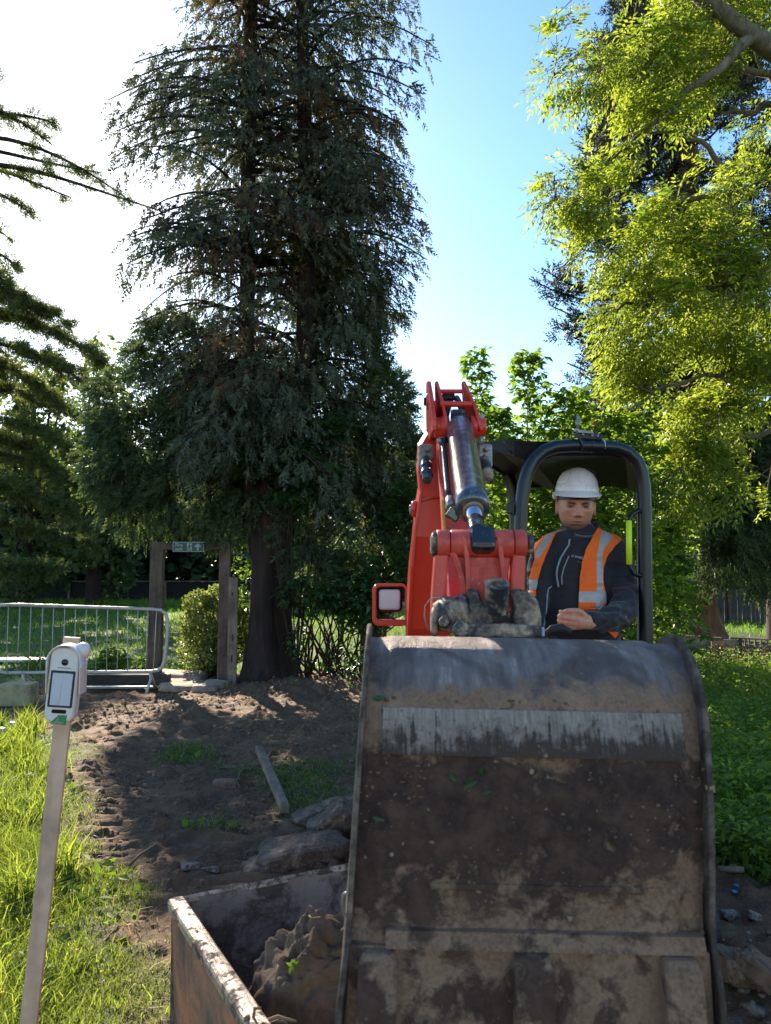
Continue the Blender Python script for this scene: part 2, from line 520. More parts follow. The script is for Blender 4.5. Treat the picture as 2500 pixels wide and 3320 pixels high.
# broader clumps of blades near the track's far end and wispy tufts on the soil edge
fb = FB()
cx = R.uniform(-4.2, -1.6, 60); cy = R.uniform(3.2, 8.5, 60); k = (cx < soil_left(cy) - 0.1) & (np.abs(cx) < cy * 0.55); cx, cy = cx[k], cy[k]
X = np.repeat(cx, 45) + R.normal(0, 0.05, len(cx) * 45); Y = np.repeat(cy, 45) + R.normal(0, 0.05, len(cx) * 45)
fb.add(*blades(X, Y, R.uniform(0.15, 0.34, len(X)), R.uniform(0.006, 0.014, len(X)), 0.8))
g = fb.build('grass_tuft_mass', M_grass); tag(g, 'tufts of broad long grass blades standing out of the left verge', 'grass', kind='stuff')
fb = FB()
X, Y = scatter(34000, -4, 0.3, 1.7, 9, lambda X, Y: (soilmask(X, Y) > 0.03) & (soilmask(X, Y) < 0.97) & (R.uniform(0, 1, len(X)) < 0.5))
fb.add(*blades(X, Y, R.uniform(0.04, 0.18, len(X)), R.uniform(0.002, 0.005, len(X)), 3.0))
g = fb.build('straw', M_dry); tag(g, 'dry trampled straw and dead grass along the soil edge', 'dry grass', kind='stuff')
# the field beyond the barrier
M_lawn = leafmat('field_grass', (0.06, 0.125, 0.018), (0.16, 0.25, 0.04), 0.5, rough=0.5)
fb = FB()
def k2(X, Y): return (soilmask(X, Y) < 0.4) & ~((X > 0.5) & (Y < 20))
Y = 11.6 * (46 / 11.6) ** R.uniform(0, 1, 52000); X = R.uniform(-0.62, 0.62, len(Y)) * Y
k = k2(X, Y); X, Y = X[k], Y[k]; sc = Y / 12
fb.add(*blades(X, Y, R.uniform(0.05, 0.14, len(X)) * np.minimum(sc, 2), R.uniform(0.008, 0.016, len(X)) * sc, 1.0))
# tall seeding grass at the foot of the far fence
Y = R.uniform(38, 42, 9000); X = R.uniform(-0.6, 0.1, 9000) * Y
fb.add(*blades(X, Y, R.uniform(0.2, 0.55, len(X)), R.uniform(0.03, 0.06, len(X)), 0.6, np.ones(len(X))))
g = fb.build('field_grass', M_lawn); tag(g, 'mown grass of the open field behind the barrier', 'grass', kind='stuff')

# ------------------------------------------------------------------ ground cover
M_nettle = leafmat('nettle_leaves', (0.07, 0.14, 0.02), (0.22, 0.31, 0.045), 0.55, rough=0.45)
M_weed = leafmat('weed_leaves', (0.05, 0.10, 0.018), (0.15, 0.23, 0.04), 0.5, rough=0.6, spec=.12)
def groundcover(X, Y, hmax, L0, L1, per=1):
    n = len(X)
    X = np.repeat(X, per); Y = np.repeat(Y, per)
    Z = height(X, Y) + R.uniform(0.0, 1, len(X)) * hmax
    c = np.stack([X, Y, Z], 1) + R.normal(0, 0.02, (len(X), 3))
    d = rdir(len(X), 0.5); nrm = np.stack([R.normal(0, .45, len(X)), R.normal(0, .45, len(X)), np.ones(len(X))], 1)
    L = R.uniform(L0, L1, len(X))
    V, F = leaves_arr(c, d, nrm, L, L * R.uniform(0.4, 0.7, len(X)))
    return V, F, np.repeat(R.uniform(0, 1, len(X)), 2)
fb = FB()
Y = 3.6 * (15.0 / 3.6) ** R.uniform(0, 1, 62000); X = R.uniform(0.25, 0.60, len(Y)) * Y
k = (soilmask(X, Y) < 0.6) & (fbm(np.stack([X, Y], 1), 1.6, 3) > 0.33); X, Y = X[k], Y[k]
hh = 0.10 + 0.34 * fbm(np.stack([X, Y], 1) + 4, 0.9, 3)
fb.add(*groundcover(X, Y, hh, 0.025, 0.075))
g = fb.build('nettle_bed', M_nettle); tag(g, 'bed of green nettles and weeds right of the bucket', 'nettles', kind='stuff')
fb = FB(); X, Y = scatter(60000, 0.9, 8, 3.6, 15, lambda X, Y: (soilmask(X, Y) < .5) & (X > Y * .25) & (R.uniform(0, 1, len(X)) < .6))
fb.add(*blades(X, Y, R.uniform(.15, .42, len(X)), R.uniform(.004, .009, len(X)), 1.2))
g = fb.build('verge_grass', M_grass); tag(g, 'long grass blades among the nettles right of the bucket', 'grass', kind='stuff')
fb = FB()
c0 = G(330, 2190); c1 = G(450, 2200)
for (cx, cy, rr, hh, nn) in ((c0.x, c0.y + .4, .35, .5, 900), (c1.x, c1.y + .3, .3, .4, 700), (c0.x - 1.2, c0.y + .6, .5, .3, 600), (c1.x + .6, c1.y + .5, .5, .25, 500)):
    q = R.normal(0, rr * 0.55, (nn, 2)); X = cx + q[:, 0]; Y = cy + q[:, 1]
    fb.add(*groundcover(X, Y, hh * np.exp(-(q ** 2).sum(1) / rr ** 2), 0.05, 0.11))
Xw, Yw = scatter(5200, -4.5, -1.0, 2.3, 9.5, lambda X, Y: (soilmask(X, Y) < 0.75) & (fbm(np.stack([X, Y], 1) + 20, 1.5, 2) > 0.55))
fb.add(*groundcover(Xw, Yw, 0.06, 0.03, 0.09))
Xw, Yw = scatter(9000, -2.0, 0.1, 3.2, 7.5, lambda X, Y: (soilmask(X, Y) > 0.15) & (fbm(np.stack([X, Y], 1) + 9.3, 1.6, 4) > 0.60))
fb.add(*groundcover(Xw, Yw, 0.03, 0.02, 0.05))
g = fb.build('weeds', M_weed); tag(g, 'leafy weeds by the barrier and creeping over the churned track', 'weeds', kind='stuff')

# litter of small clods and stones on the soil
M_clod = dirty('loose_soil_crumbs', (0.11, 0.058, 0.033), (0.28, 0.165, 0.09), 0.5, 8, 0.95)
def icos():
    bm = bmesh.new(); bmesh.ops.create_icosphere(bm, subdivisions=1, radius=1)
    v = np.array([q.co[:] for q in bm.verts]); f = np.array([[q.index for q in p.verts] for p in bm.faces]); bm.free()
    return v, f
IV, IF = icos()
def crumbs(X, Y, S, Z=None):
    n = len(X); Z = height(X, Y) if Z is None else Z
    V = IV[None] * (1 + R.normal(0, 0.22, (n, len(IV), 1))) * (S[:, None, None]) * R.uniform(0.6, 1.3, (n, 1, 3)) * np.array([1, 1, .7])
    V = V + np.stack([X, Y, Z], 1)[:, None]
    F = IF[None] + (np.arange(n) * len(IV))[:, None, None]
    return V.reshape(-1, 3), F.reshape(-1, 3)
X, Y = scatter(12500, -3.6, 0.9, 2.2, 12.3, lambda X, Y: (soilmask(X, Y) > 0.8) & (fbm(np.stack([X, Y], 1) + 2, 1.3, 3) > 0.47) & (R.uniform(0, 1, len(X)) < 0.9))
V, F = crumbs(X, Y, R.uniform(0.3, 1.0, len(X)) ** 4 * 0.026 + 0.003)
g = fastmesh('soil_crumbs', V, F, M_clod, None, None); tag(g, 'loose crumbs and small clods of dug soil', 'soil', kind='stuff')
V, F = crumbs(*(lambda q: (1.5 + q[:, 0] * .33, 2.85 + q[:, 1] * .3))(R.normal(0, 1, (420, 2))), R.uniform(0.4, 1, 420) ** 5 * 0.035 + 0.004)
M_rub = dirty('pale_rubble', (0.36, 0.26, 0.17), (0.10, 0.062, 0.038), 0.6, 14, 0.95)
g = fastmesh('rubble_heap', V, F, M_rub); tag(g, 'heap of clods and broken rubble at the lower right edge', 'rubble', kind='stuff')

# ================================================================== VEGETATION
M_bark = barkmat('conifer_bark', (0.012, 0.007, 0.006), (0.06, 0.03, 0.02), bd=.05, stren=1.0)
M_redbark = barkmat('redwood_bark', (0.09, 0.04, 0.022), (0.30, 0.15, 0.085), 7, 0.06, 0.06, 1.0)
M_ashbark = barkmat('ash_bark', (0.09, 0.075, 0.055), (0.22, 0.19, 0.14), 14, 0.01, 0.3)
M_conif = leafmat('dark_conifer_sprays', (0.030, 0.040, 0.025), (0.12, 0.13, 0.08), 0.32, rough=0.6, tint=1.5, spec=.25)
M_brown = leafmat('browned_sprays', (0.06, 0.035, 0.022), (0.16, 0.095, 0.055), 0.3, rough=0.7, spec=.15)
M_cypress = leafmat('cypress_sprays', (0.026, 0.046, 0.026), (0.10, 0.135, 0.06), 0.32, rough=0.6, tint=1.7, spec=.2)
M_cedar = leafmat('cedar_needles', (0.035, 0.05, 0.02), (0.16, 0.18, 0.06), 0.42, rough=0.55, tint=1.9, spec=.2)
M_seq = leafmat('redwood_sprays', (0.012, 0.02, 0.012), (0.05, 0.06, 0.03), 0.12, rough=0.6, spec=.2)
M_ash = leafmat('ash_leaflets', (0.075, 0.12, 0.02), (0.25, 0.28, 0.045), 0.6, tint=1.9, rough=0.38)
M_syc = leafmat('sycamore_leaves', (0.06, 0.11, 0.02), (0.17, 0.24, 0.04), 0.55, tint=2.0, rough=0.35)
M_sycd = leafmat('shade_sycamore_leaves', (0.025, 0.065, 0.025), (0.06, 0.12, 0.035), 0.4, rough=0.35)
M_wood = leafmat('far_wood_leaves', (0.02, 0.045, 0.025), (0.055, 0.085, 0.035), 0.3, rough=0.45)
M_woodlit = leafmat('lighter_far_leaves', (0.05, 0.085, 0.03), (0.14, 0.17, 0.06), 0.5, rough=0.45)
M_box = leafmat('box_shrub_leaves', (0.08, 0.11, 0.025), (0.28, 0.30, 0.10), 0.45, rough=0.35)
M_laurel = leafmat('laurel_leaves', (0.06, 0.11, 0.02), (0.16, 0.24, 0.04), 0.5, rough=0.22, spec=0.6)

def fronds(fb, c, d, size, per=12, nl=0.38, nw=0.075, drop=0.25, flat=True):
    """scale-leaved sprays: every spray is a main shoot with side shoots, one needle triangle each"""
    n = len(c); d = unit(d)
    side = unit(np.cross(d, rdir(n))); up = np.cross(side, d)
    sz = np.asarray(size) if np.ndim(size) else np.full(n, size)
    r = R.uniform(0, 1, n)
    for k in range(per):
        tpos = (k + 0.3) / per
        s = 1 if k % 2 else -1
        b = c + d * (sz * tpos)[:, None] + np.array([0, 0, -1]) * (sz * drop * tpos ** 2)[:, None]
        dd = d * 0.75 + side * (s * R.uniform(0.5, 1.0, n))[:, None] + up * R.normal(0, 0.3, n)[:, None] + np.array([0, 0, -drop])
        if k == per - 1: dd = d + np.array([0, 0, -drop])
        L = sz * nl * (1.25 - 0.8 * tpos) * R.uniform(0.7, 1.3, n)
        V, F = needles_arr(b, dd, up + rdir(n) * 0.7, L, sz * nw * R.uniform(0.8, 1.6, n))
        fb.add(V, F, np.clip(r * 0.7 + R.uniform(0, 0.3, n), 0, 1))
def pinnate(fb, c, d, rl, leaf, pairs=4, width=0.36, droop=0.5):
    """ash leaf: a rachis of paired leaflets"""
    n = len(c); d = unit(d); side = unit(np.cross(d, np.array([0, 0, 1.0]) + rdir(n) * 0.35)); up = np.cross(side, d)
    r = R.uniform(0, 1, n)
    for k in range(pairs):
        tp = (k + 1) / (pairs + 0.5)
        b = c + d * (rl * tp)[:, None] + np.array([0, 0, -1]) * (rl * droop * tp ** 2)[:, None]
        for s in (-1, 1):
            dd = d * 0.6 + side * s * 0.9 + np.array([0, 0, -droop]) + rdir(n) * 0.2
            L = leaf * R.uniform(0.75, 1.2, n)
            V, F = leaves_arr(b, dd, up + rdir(n) * 0.35, L, L * width)
            fb.add(V, F, np.repeat(np.clip(r + R.normal(0, .1, n), 0, 1), 2))
    b = c + d * rl[:, None] + np.array([0, 0, -1]) * (rl * droop)[:, None]
    V, F = leaves_arr(b, d + np.array([0, 0, -droop]), up, leaf * R.uniform(0.9, 1.3, n), leaf * width)
    fb.add(V, F, np.repeat(r, 2))
def broad(fb, c, L0, L1, width=0.8, hang=0.3, flatn=1.0, r=None):
    n = len(c); d = rdir(n, 0.5) + np.array([0, 0, -hang])
    nrm = rdir(n) * 0.6 + np.array([0, -0.15, flatn])
    L = R.uniform(L0, L1, n)
    V, F = leaves_arr(c, d, nrm, L, L * width * R.uniform(0.8, 1.1, n))
    fb.add(V, F, np.repeat(R.uniform(0, 1, n) if r is None else r, 2))
def maple(fb, c, L0, L1, hang=0.35):
    """five-lobed leaf: three crossing folded diamonds"""
    n = len(c); d = unit(rdir(n, 0.4) + np.array([0, 0, -hang])); nrm = unit(rdir(n) * 0.5 + np.array([0, 0, 1.0]))
    s = unit(np.cross(d, nrm)); L = R.uniform(L0, L1, n); r = R.uniform(0, 1, n)
    for a, q, w in ((0, 1, .62), (.85, .85, .55), (-.85, .85, .55)):
        dd = d * math.cos(a) + s * math.sin(a)
        V, F = leaves_arr(c, dd, nrm, L * q, L * w * 0.8)
        fb.add(V, F, np.repeat(r, 2))
def clumps(ells, n, thr=0.46, ns=1.6, shell=0.5, seed=0.0):
    """points in a union of ellipsoids (centre, radii), lumpy: kept where a noise is high, denser to the outside"""
    out = []
    vols = np.array([e[1][0] * e[1][1] * e[1][2] for e in ells]) ** 0.7; vols /= vols.sum()
    for e, v in zip(ells, vols):
        k = int(n * v * 2.2) + 8
        q = rdir(k) * (R.uniform(0, 1, k) ** (1 / (3 + 4 * shell)))[:, None]
        rr = 0.82 + 0.36 * fbm(q * 1.7 + seed + e[0].x, 1.3, 3)[:, None]
        p = np.array(e[0][:]) + q * np.array(e[1]) * rr
        m = fbm(p + seed, ns, 3)
        out.append(p[m > thr][:int(n * v) + 4])
    return np.concatenate(out)
def outward(p, ells):
    best = None; bd = None
    for e in ells:
        q = (p - np.array(e[0][:])) / np.array(e[1]); d = np.linalg.norm(q, axis=1)
        o = q / np.array(e[1])
        if best is None: best, bd = o.copy(), d.copy()
        else:
            m = d < bd; best[m] = o[m]; bd[m] = d[m]
    return unit(best)
def curve_pts(a, b, n=6, sag=0.0, wob=0.1):
    a, b = Vector(a), Vector(b); L = (b - a).length; out = []
    o1 = Vector(R.normal(0, wob * L * 0.35, 3)); 
    for i in range(n + 1):
        s = i / n
        p = a.lerp(b, s) + o1 * math.sin(s * PI) + Vector((0, 0, -sag * L * math.sin(s * PI)))
        out.append(p)
    return out
def trunk_mb(pts, rad, seg=14, flute=0.12, seed=0):
    mb = MB(); n = len(pts); rows = []
    # resample
    P_, R_ = [], []
    for i in range(n - 1):
        k = max(2, int((Vector(pts[i + 1]) - Vector(pts[i])).length / 0.25))
        for j in range(k):
            s = j / k; P_.append(Vector(pts[i]).lerp(Vector(pts[i + 1]), s)); R_.append(rad[i] * (1 - s) + rad[i + 1] * s)
    P_.append(Vector(pts[-1])); R_.append(rad[-1])
    for p, r in zip(P_, R_):
        row = []
        for k in range(seg + 1):
            a = 2 * PI * (k % seg) / seg
            f = 1 + flute * math.sin(a * 3 + seed) + flute * 0.8 * math.sin(a * 5 + seed * 2 + p.z * 0.4) + flute * 0.4 * math.sin(a * 8 + p.z)
            row.append(p + Vector((math.cos(a) * r * f, math.sin(a) * r * f, 0)))
        rows.append(row)
    mb.grid(rows)
    return mb
def tree(name, label, loc, group=None):
    return empty(name, loc, label, 'tree' if 'shrub' not in name and 'bush' not in name else 'shrub', group)

# ---- the tall two-stemmed conifer
base = G(862, 2215); base.z = 0
TY = base.y
con = tree('tall_conifer', 'tall dark two-stemmed conifer with thick trunk just right of the wooden gate', base)
tm = trunk_mb([P(862, 2260, TY), P(862, 2160, TY), P(868, 2050, TY), P(872, 1900, TY), P(874, 1740, TY), P(876, 1640, TY), P(876, 1560, TY)], [0.52, 0.37, 0.31, 0.29, 0.27, 0.24, 0.16], 36, 0.10, 1)
trk = tm.build('trunk', M_bark, con, fixn=False)
st1 = [P(850, 1800, TY), P(812, 1500, TY - .05), P(800, 1100, TY), P(803, 600, TY), P(815, 0, TY), P(830, -700, TY), P(835, -1100, TY)]
st2 = [P(900, 1800, TY + .1), P(945, 1560, TY + .1), P(985, 1250, TY + .1), P(1000, 800, TY + .1), P(985, 300, TY), P(975, -300, TY), P(960, -900, TY)]
trunk_mb(st1, [0.2, 0.13, 0.12, 0.115, 0.1, 0.06, 0.02], 12, 0.05, 2).build('stem', M_bark, con, fixn=False)
trunk_mb(st2, [0.2, 0.17, 0.15, 0.13, 0.11, 0.07, 0.02], 12, 0.05, 3).build('stem', M_bark, con, fixn=False)
LE = ([-1100, -700, -300, 0, 60, 130, 300, 480, 600, 700, 860, 1000, 1100, 1300], [760, 640, 560, 480, 440, 360, 350, 350, 370, 380, 395, 420, 480, 540])
RE = ([-1100, -700, -300, 0, 60, 180, 330, 400, 480, 560, 620, 700, 850, 900, 960, 1080, 1300], [1060, 1150, 1270, 1400, 1415, 1330, 1420, 1350, 1425, 1360, 1330, 1430, 1420, 1350, 1320, 1290, 1340])
fbc, fbb = FB(), FB(); br = MB()
def interp_stem(st, z):
    for i in range(len(st) - 1):
        if (st[i].z - z) * (st[i + 1].z - z) <= 0:
            s = (z - st[i].z) / (st[i + 1].z - st[i].z + 1e-9); return st[i].lerp(st[i + 1], s)
    return st[-1]
nb = 0
for k in range(500):
    z = R.uniform(3.2, 14.6); st = st1 if R.uniform() < 0.5 else st2
    o = interp_stem(st, z); a = R.uniform(0, 2 * PI)
    py = 1660 - 2500 * math.tan(math.atan((z - CAM_H) / TY) - PITCH)
    ex = (np.interp(py, *RE) if math.cos(a) > 0 else np.interp(py, *LE))
    Xe = P(ex, py, TY).x
    Lx = abs(Xe - o.x) * 0.97
    ang = abs(math.cos(a)); Ld = 2.0 * min(1, (15 - z) / 6)
    L = 1 / math.sqrt((ang / max(Lx, .2)) ** 2 + ((1 - ang ** 2) / Ld ** 2)) * R.uniform(0.74, 1.03)
    if z < 6: L *= 0.92
    if math.cos(a) > 0: L *= 1.05
    d = Vector((math.cos(a), math.sin(a), 0))
    tip = o + d * L + Vector((0, 0, -0.22 * L + R.normal(0, .15)))
    pts = []
    for i in range(8):
        s = i / 7
        pts.append(o.lerp(tip, s) + Vector((0, 0, 0.18 * L * math.sin(s * PI * .9))))
    br.tube(pts, [0.03 * (1 - s / 8) * (0.6 + L / 4) + 0.004 for s in range(8)], 4, caps=False)
    nf = int(28 * L)
    s = 0.12 + 0.88 * R.uniform(0, 1, nf) ** 0.75
    pa = np.array([p[:] for p in pts]); idx = s * 6.999; i0 = idx.astype(int); f = (idx - i0)[:, None]
    c = pa[i0] * (1 - f) + pa[i0 + 1] * f
    lat = R.normal(0, 1, nf) * (0.26 - 0.12 * s) * min(1, L / 1.4)
    c = c + np.array([-d.y, d.x, 0]) * lat[:, None] + R.normal(0, 0.05, (nf, 3)) - np.array([0, 0, 1]) * (R.uniform(0, 1, nf) ** 2 * 0.34)[:, None]
    dirs = np.array(d[:]) * 0.55 + np.array([-d.y, d.x, 0]) * (lat * 1.5)[:, None] + np.array([0, 0, -0.75]) + rdir(nf) * 0.55
    tgt = fbb if R.uniform() < 0.09 else fbc
    fronds(tgt, c, dirs, R.uniform(0.13, 0.27, nf), 8, 0.42, 0.13, 0.3)
cr = br.build('branch_mass', M_bark, con, fixn=False); cr['kind'] = 'stuff'
fbc.build('crown', M_conif, con)['kind'] = 'stuff'
fbb.build('browned_foliage', M_brown, con)['kind'] = 'stuff'
# low drooping skirt of branches on the left
E = lambda px, py, Y, rx, ry, rz: (P(px, py, Y), (rx, ry, rz))
sk = [E(400, 1330, 12.3, .62, .6, .62), E(370, 1500, 12.3, .55, .6, .5), E(470, 1660, 12.2, .6, .6, .42), E(560, 1180, 12.2, .75, .8, .75), E(480, 1420, 12.2, .85, .8, .85), E(690, 1380, 12.0, 1.0, .9, .95), E(640, 1590, 12.0, .85, .8, .62), E(730, 1690, 11.9, .45, .5, .4), E(420, 1560, 12.3, .62, .6, .55), E(820, 1560, 11.7, .5, .6, .7), E(590, 1270, 12.4, .9, .9, .6), E(800, 1250, 12.0, .8, .7, .7)]
p = clumps(sk, 9800, 0.43, 2.0, 0.5); fs_ = FB()
fronds(fs_, p, outward(p, sk) + np.array([0, 0, -.35]) + rdir(len(p)) * .5, R.uniform(.13, .27, len(p)), 9, 0.42, 0.12, .3)
fs_.build('lower_crown', M_cypress, con)['kind'] = 'stuff'
br = MB()
for q in p[::130]: br.tube(curve_pts(P(850, 1450, TY), q, 5, 0.05, 0.08), [0.03, .02, .016, .012, .008, .004], 4, caps=False)
br.build('lower_branch_mass', M_bark, con, fixn=False)['kind'] = 'stuff'

# ---- dark cypress to its right
cyb = Vector((-0.2, 12.6, 0)); cyp = tree('dark_cypress', 'dense dark cypress between the big conifer and the red excavator arm', cyb)
trunk_mb([cyb, cyb + Vector((0, 0, 3)), cyb + Vector((.05, 0, 7.2))], [0.22, 0.16, 0.03], 12).build('trunk', M_bark, cyp, fixn=False)
ce = [E(1120, 1180, 12.2, .6, .7, .9), E(1210, 1330, 12.3, .62, .7, .8), E(1080, 1430, 12.2, .85, .8, .9), E(1240, 1520, 12.3, .68, .7, .8), E(1010, 1640, 12.0, .5, .6, .6), E(1150, 1700, 12.1, .95, .8, .75), E(1290, 1700, 12.2, .62, .7, .9), E(1190, 1860, 12.1, .9, .7, .45), E(1130, 960, 12.2, .5, .6, .9), E(965, 1740, 11.25, .32, .25, .42), E(1000, 1840, 11.3, .3, .25, .3), E(1330, 1560, 12.4, .4, .6, .7)]
p = clumps(ce, 9500, 0.42, 2.2, 0.5); fs_ = FB()
fronds(fs_, p, outward(p, ce) + np.array([0, 0, .1]) + rdir(len(p)) * .45, R.uniform(.13, .26, len(p)), 9, .42, .12, .25)
fs_.build('crown', M_cypress, cyp)['kind'] = 'stuff'

# ---- sycamore shoots with big leaves climbing by the trunk
sy = tree('sycamore_shoots', 'young sycamore with broad leaves growing up against the conifer trunk', G(905, 2230))
se = [E(1010, 1420, 10.9, .42, .3, .3), E(920, 1480, 10.8, .55, .3, .22), E(800, 1510, 10.8, .3, .3, .15), E(1040, 1540, 10.9, .35, .3, .25), E(1090, 1390, 10.9, .3, .3, .2), E(960, 1610, 10.9, .4, .3, .2)]
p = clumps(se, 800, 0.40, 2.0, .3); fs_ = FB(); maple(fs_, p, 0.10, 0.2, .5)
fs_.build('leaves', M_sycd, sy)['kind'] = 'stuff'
br = MB()
for q in p[::60]: br.tube(curve_pts(P(960, 2200, 11.1), q, 6, 0, .06), [0.012, .01, .009, .008, .006, .005, .003], 4, caps=False)
br.build('stem_mass', M_bark, sy, fixn=False)['kind'] = 'stuff'
# ---- undergrowth right of the trunk : arching stems, ivy-like leaves
un = tree('elder_bush', 'tangled leggy shrub with arching stems under the dark cypress', G(1080, 2210))
ue = [E(1000, 1930, 11.0, .45, .4, .28), E(1130, 1930, 11.0, .5, .4, .3), E(1240, 1880, 11.0, .4, .4, .45), E(1340, 1820, 10.9, .4, .4, .5), E(1180, 2010, 11.0, .4, .3, .2), E(1320, 1650, 11.2, .3, .3, .45)]
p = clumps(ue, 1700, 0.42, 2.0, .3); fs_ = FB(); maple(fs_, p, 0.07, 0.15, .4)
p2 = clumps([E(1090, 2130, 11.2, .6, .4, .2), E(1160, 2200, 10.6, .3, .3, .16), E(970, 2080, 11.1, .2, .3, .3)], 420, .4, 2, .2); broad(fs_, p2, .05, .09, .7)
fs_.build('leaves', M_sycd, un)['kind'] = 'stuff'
br = MB()
for k in range(46):
    x0 = R.uniform(985, 1190); q = P(x0 + R.normal(0, 110), R.uniform(1900, 2020), R.uniform(10.6, 11.3))
    b0 = G(x0, R.uniform(2185, 2225)); b0.z -= .05
    br.tube(curve_pts(b0, q, 7, -0.05, .35), [0.022, .02, .017, .014, .011, .009, .007, .005], 5, caps=False)
br.build('stem_mass', M_bark, un, fixn=False)['kind'] = 'stuff'
# ---- laurel sprig left of the trunk
la = tree('laurel_bush', 'glossy laurel sprigs showing left of the conifer trunk', G(800, 2150))
fs_ = FB(); p = clumps([E(790, 1755, 11.9, .18, .2, .25), E(795, 1850, 11.9, .2, .2, .2), E(775, 1960, 12.3, .25, .3, .3), E(800, 2050, 12.3, .2, .3, .3)], 330, .3, 2, .2)
broad(fs_, p, .09, .16, .42, -.4, .6); fs_.build('leaves', M_laurel, la)['kind'] = 'stuff'
br = MB()
for q in p[::22]: br.tube(curve_pts(G(800, 2150), q, 5, 0, .05), [.015, .012, .01, .008, .005, .003], 4, caps=False)
br.build('stem_mass', M_bark, la, fixn=False)['kind'] = 'stuff'
# ---- round box shrub
sb = G(690, 2190); bs_ = tree('round_shrub', 'rounded light green clipped shrub behind the gate posts', sb)
be = [E(690, 2030, 12.4, .5, .5, .5), E(660, 2090, 12.3, .42, .45, .45), E(760, 2060, 12.5, .42, .5, .5), E(640, 1960, 12.3, .22, .3, .22), E(720, 1940, 12.4, .3, .3, .25)]
p = clumps(be, 9000, .30, 3, .55); fs_ = FB(); broad(fs_, p, .045, .08, .6, -.5, .2)
fs_.build('leaves', M_box, bs_)['kind'] = 'stuff'
br = MB()
for q in p[::180]: br.tube(curve_pts(sb + Vector((R.normal(0, .08), R.normal(0, .08), 0)), q, 4, 0, .1), [.02, .015, .01, .007, .004], 4, caps=False)
br.build('stem_mass', M_bark, bs_, fixn=False)['kind'] = 'stuff'

# ---- cedar at the left edge: flat plates of needles on long level limbs
CY = 32.0
cb = Vector((-21.5, CY, 0)); ced = tree('spreading_cedar', 'spreading cedar with level layered limbs reaching in at the left edge', cb)
trunk_mb([cb, cb + Vector((0, 0, 14)), cb + Vector((.1, 0, 28))], [1.0, 0.8, 0.1], 16).build('trunk', M_bark, ced, fixn=False)
fs_ = FB(); br = MB()
limbs = [((-300, 330), (-60, 300), (60, 380), (170, 470), .25, 90, 9.4), ((-400, 530), (-100, 480), (40, 570), (230, 640), .3, 80, 9.9), ((-300, 780), (-120, 740), (-10, 830), (50, 1010), .35, 260, 9.4), ((-500, 950), (-80, 880), (60, 960), (150, 1010), .4, 420, 9.8), ((-500, 1240), (-60, 1120), (100, 1180), (210, 1330), .5, 520, 9.7), ((-500, 1450), (-60, 1340), (80, 1420), (190, 1540), .5, 520, 9.7),  # pixel paths: x0,y0 -> x1,y1, half spread, density
    ((-500, 500), (-60, 400), (120, 430), (420, 650), .30, 130, 9.6), ((-500, 480), (-100, 440), (60, 520), (330, 560), .22, 80, 10.2),
    ((-300, 560), (0, 480), (160, 570), (540, 690), .22, 110, 9.2), ((-400, 640), (-100, 560), (20, 620), (105, 700), .25, 120, 9.4),
    ((-400, 420), (-50, 350), (60, 360), (180, 400), .2, 90, 9.8),
    ((-400, 900), (-120, 760), (0, 800), (60, 870), .25, 110, 9.2), ((-500, 1000), (-100, 850), (60, 950), (230, 1050), .42, 420, 9.6),
    ((-500, 1050), (-60, 930), (150, 1040), (330, 1170), .5, 620, 10), ((-500, 1150), (-60, 1050), (120, 1130), (260, 1230), .5, 560, 9.3),
    ((-500, 1300), (-60, 1180), (130, 1270), (300, 1370), .5, 480, 10), ((-500, 1400), (-60, 1290), (100, 1360), (260, 1470), .5, 520, 9.3),
    ((-500, 1500), (-60, 1400), (140, 1500), (320, 1600), .5, 480, 10), ((-500, 1600), (-60, 1510), (120, 1580), (300, 1700), .45, 520, 9.4),
    ((-500, 1700), (-60, 1640), (120, 1700), (330, 1780), .4, 420, 10), ((-500, 1850), (-150, 1810), (40, 1830), (175, 1842), .33, 420, 8.6),
    ((-500, 700), (-200, 640), (-60, 700), (40, 780), .3, 100, 9.2), ((-600, 200), (-300, 100), (-120, 150), (-20, 240), .4, 200, 9.8)]
for y_ in range(-500, 1750, 150):      # the far side of the tree, beyond the frame
    w_ = 500 + .25 * y_ * (y_ > 0)
    limbs.append(((-430, y_), (-430 - w_ * .4, y_ - 60), (-430 - w_ * .8, y_ - 30), (-430 - w_, y_ + 110), .4, 150, 9.6 + R.normal(0, .5)))
    if y_ < 250: limbs.append(((-430, y_), (-330, y_ - 60), (-200, y_ - 40), (-110, y_ + 50), .35, 120, 9.6 + R.normal(0, .5)))
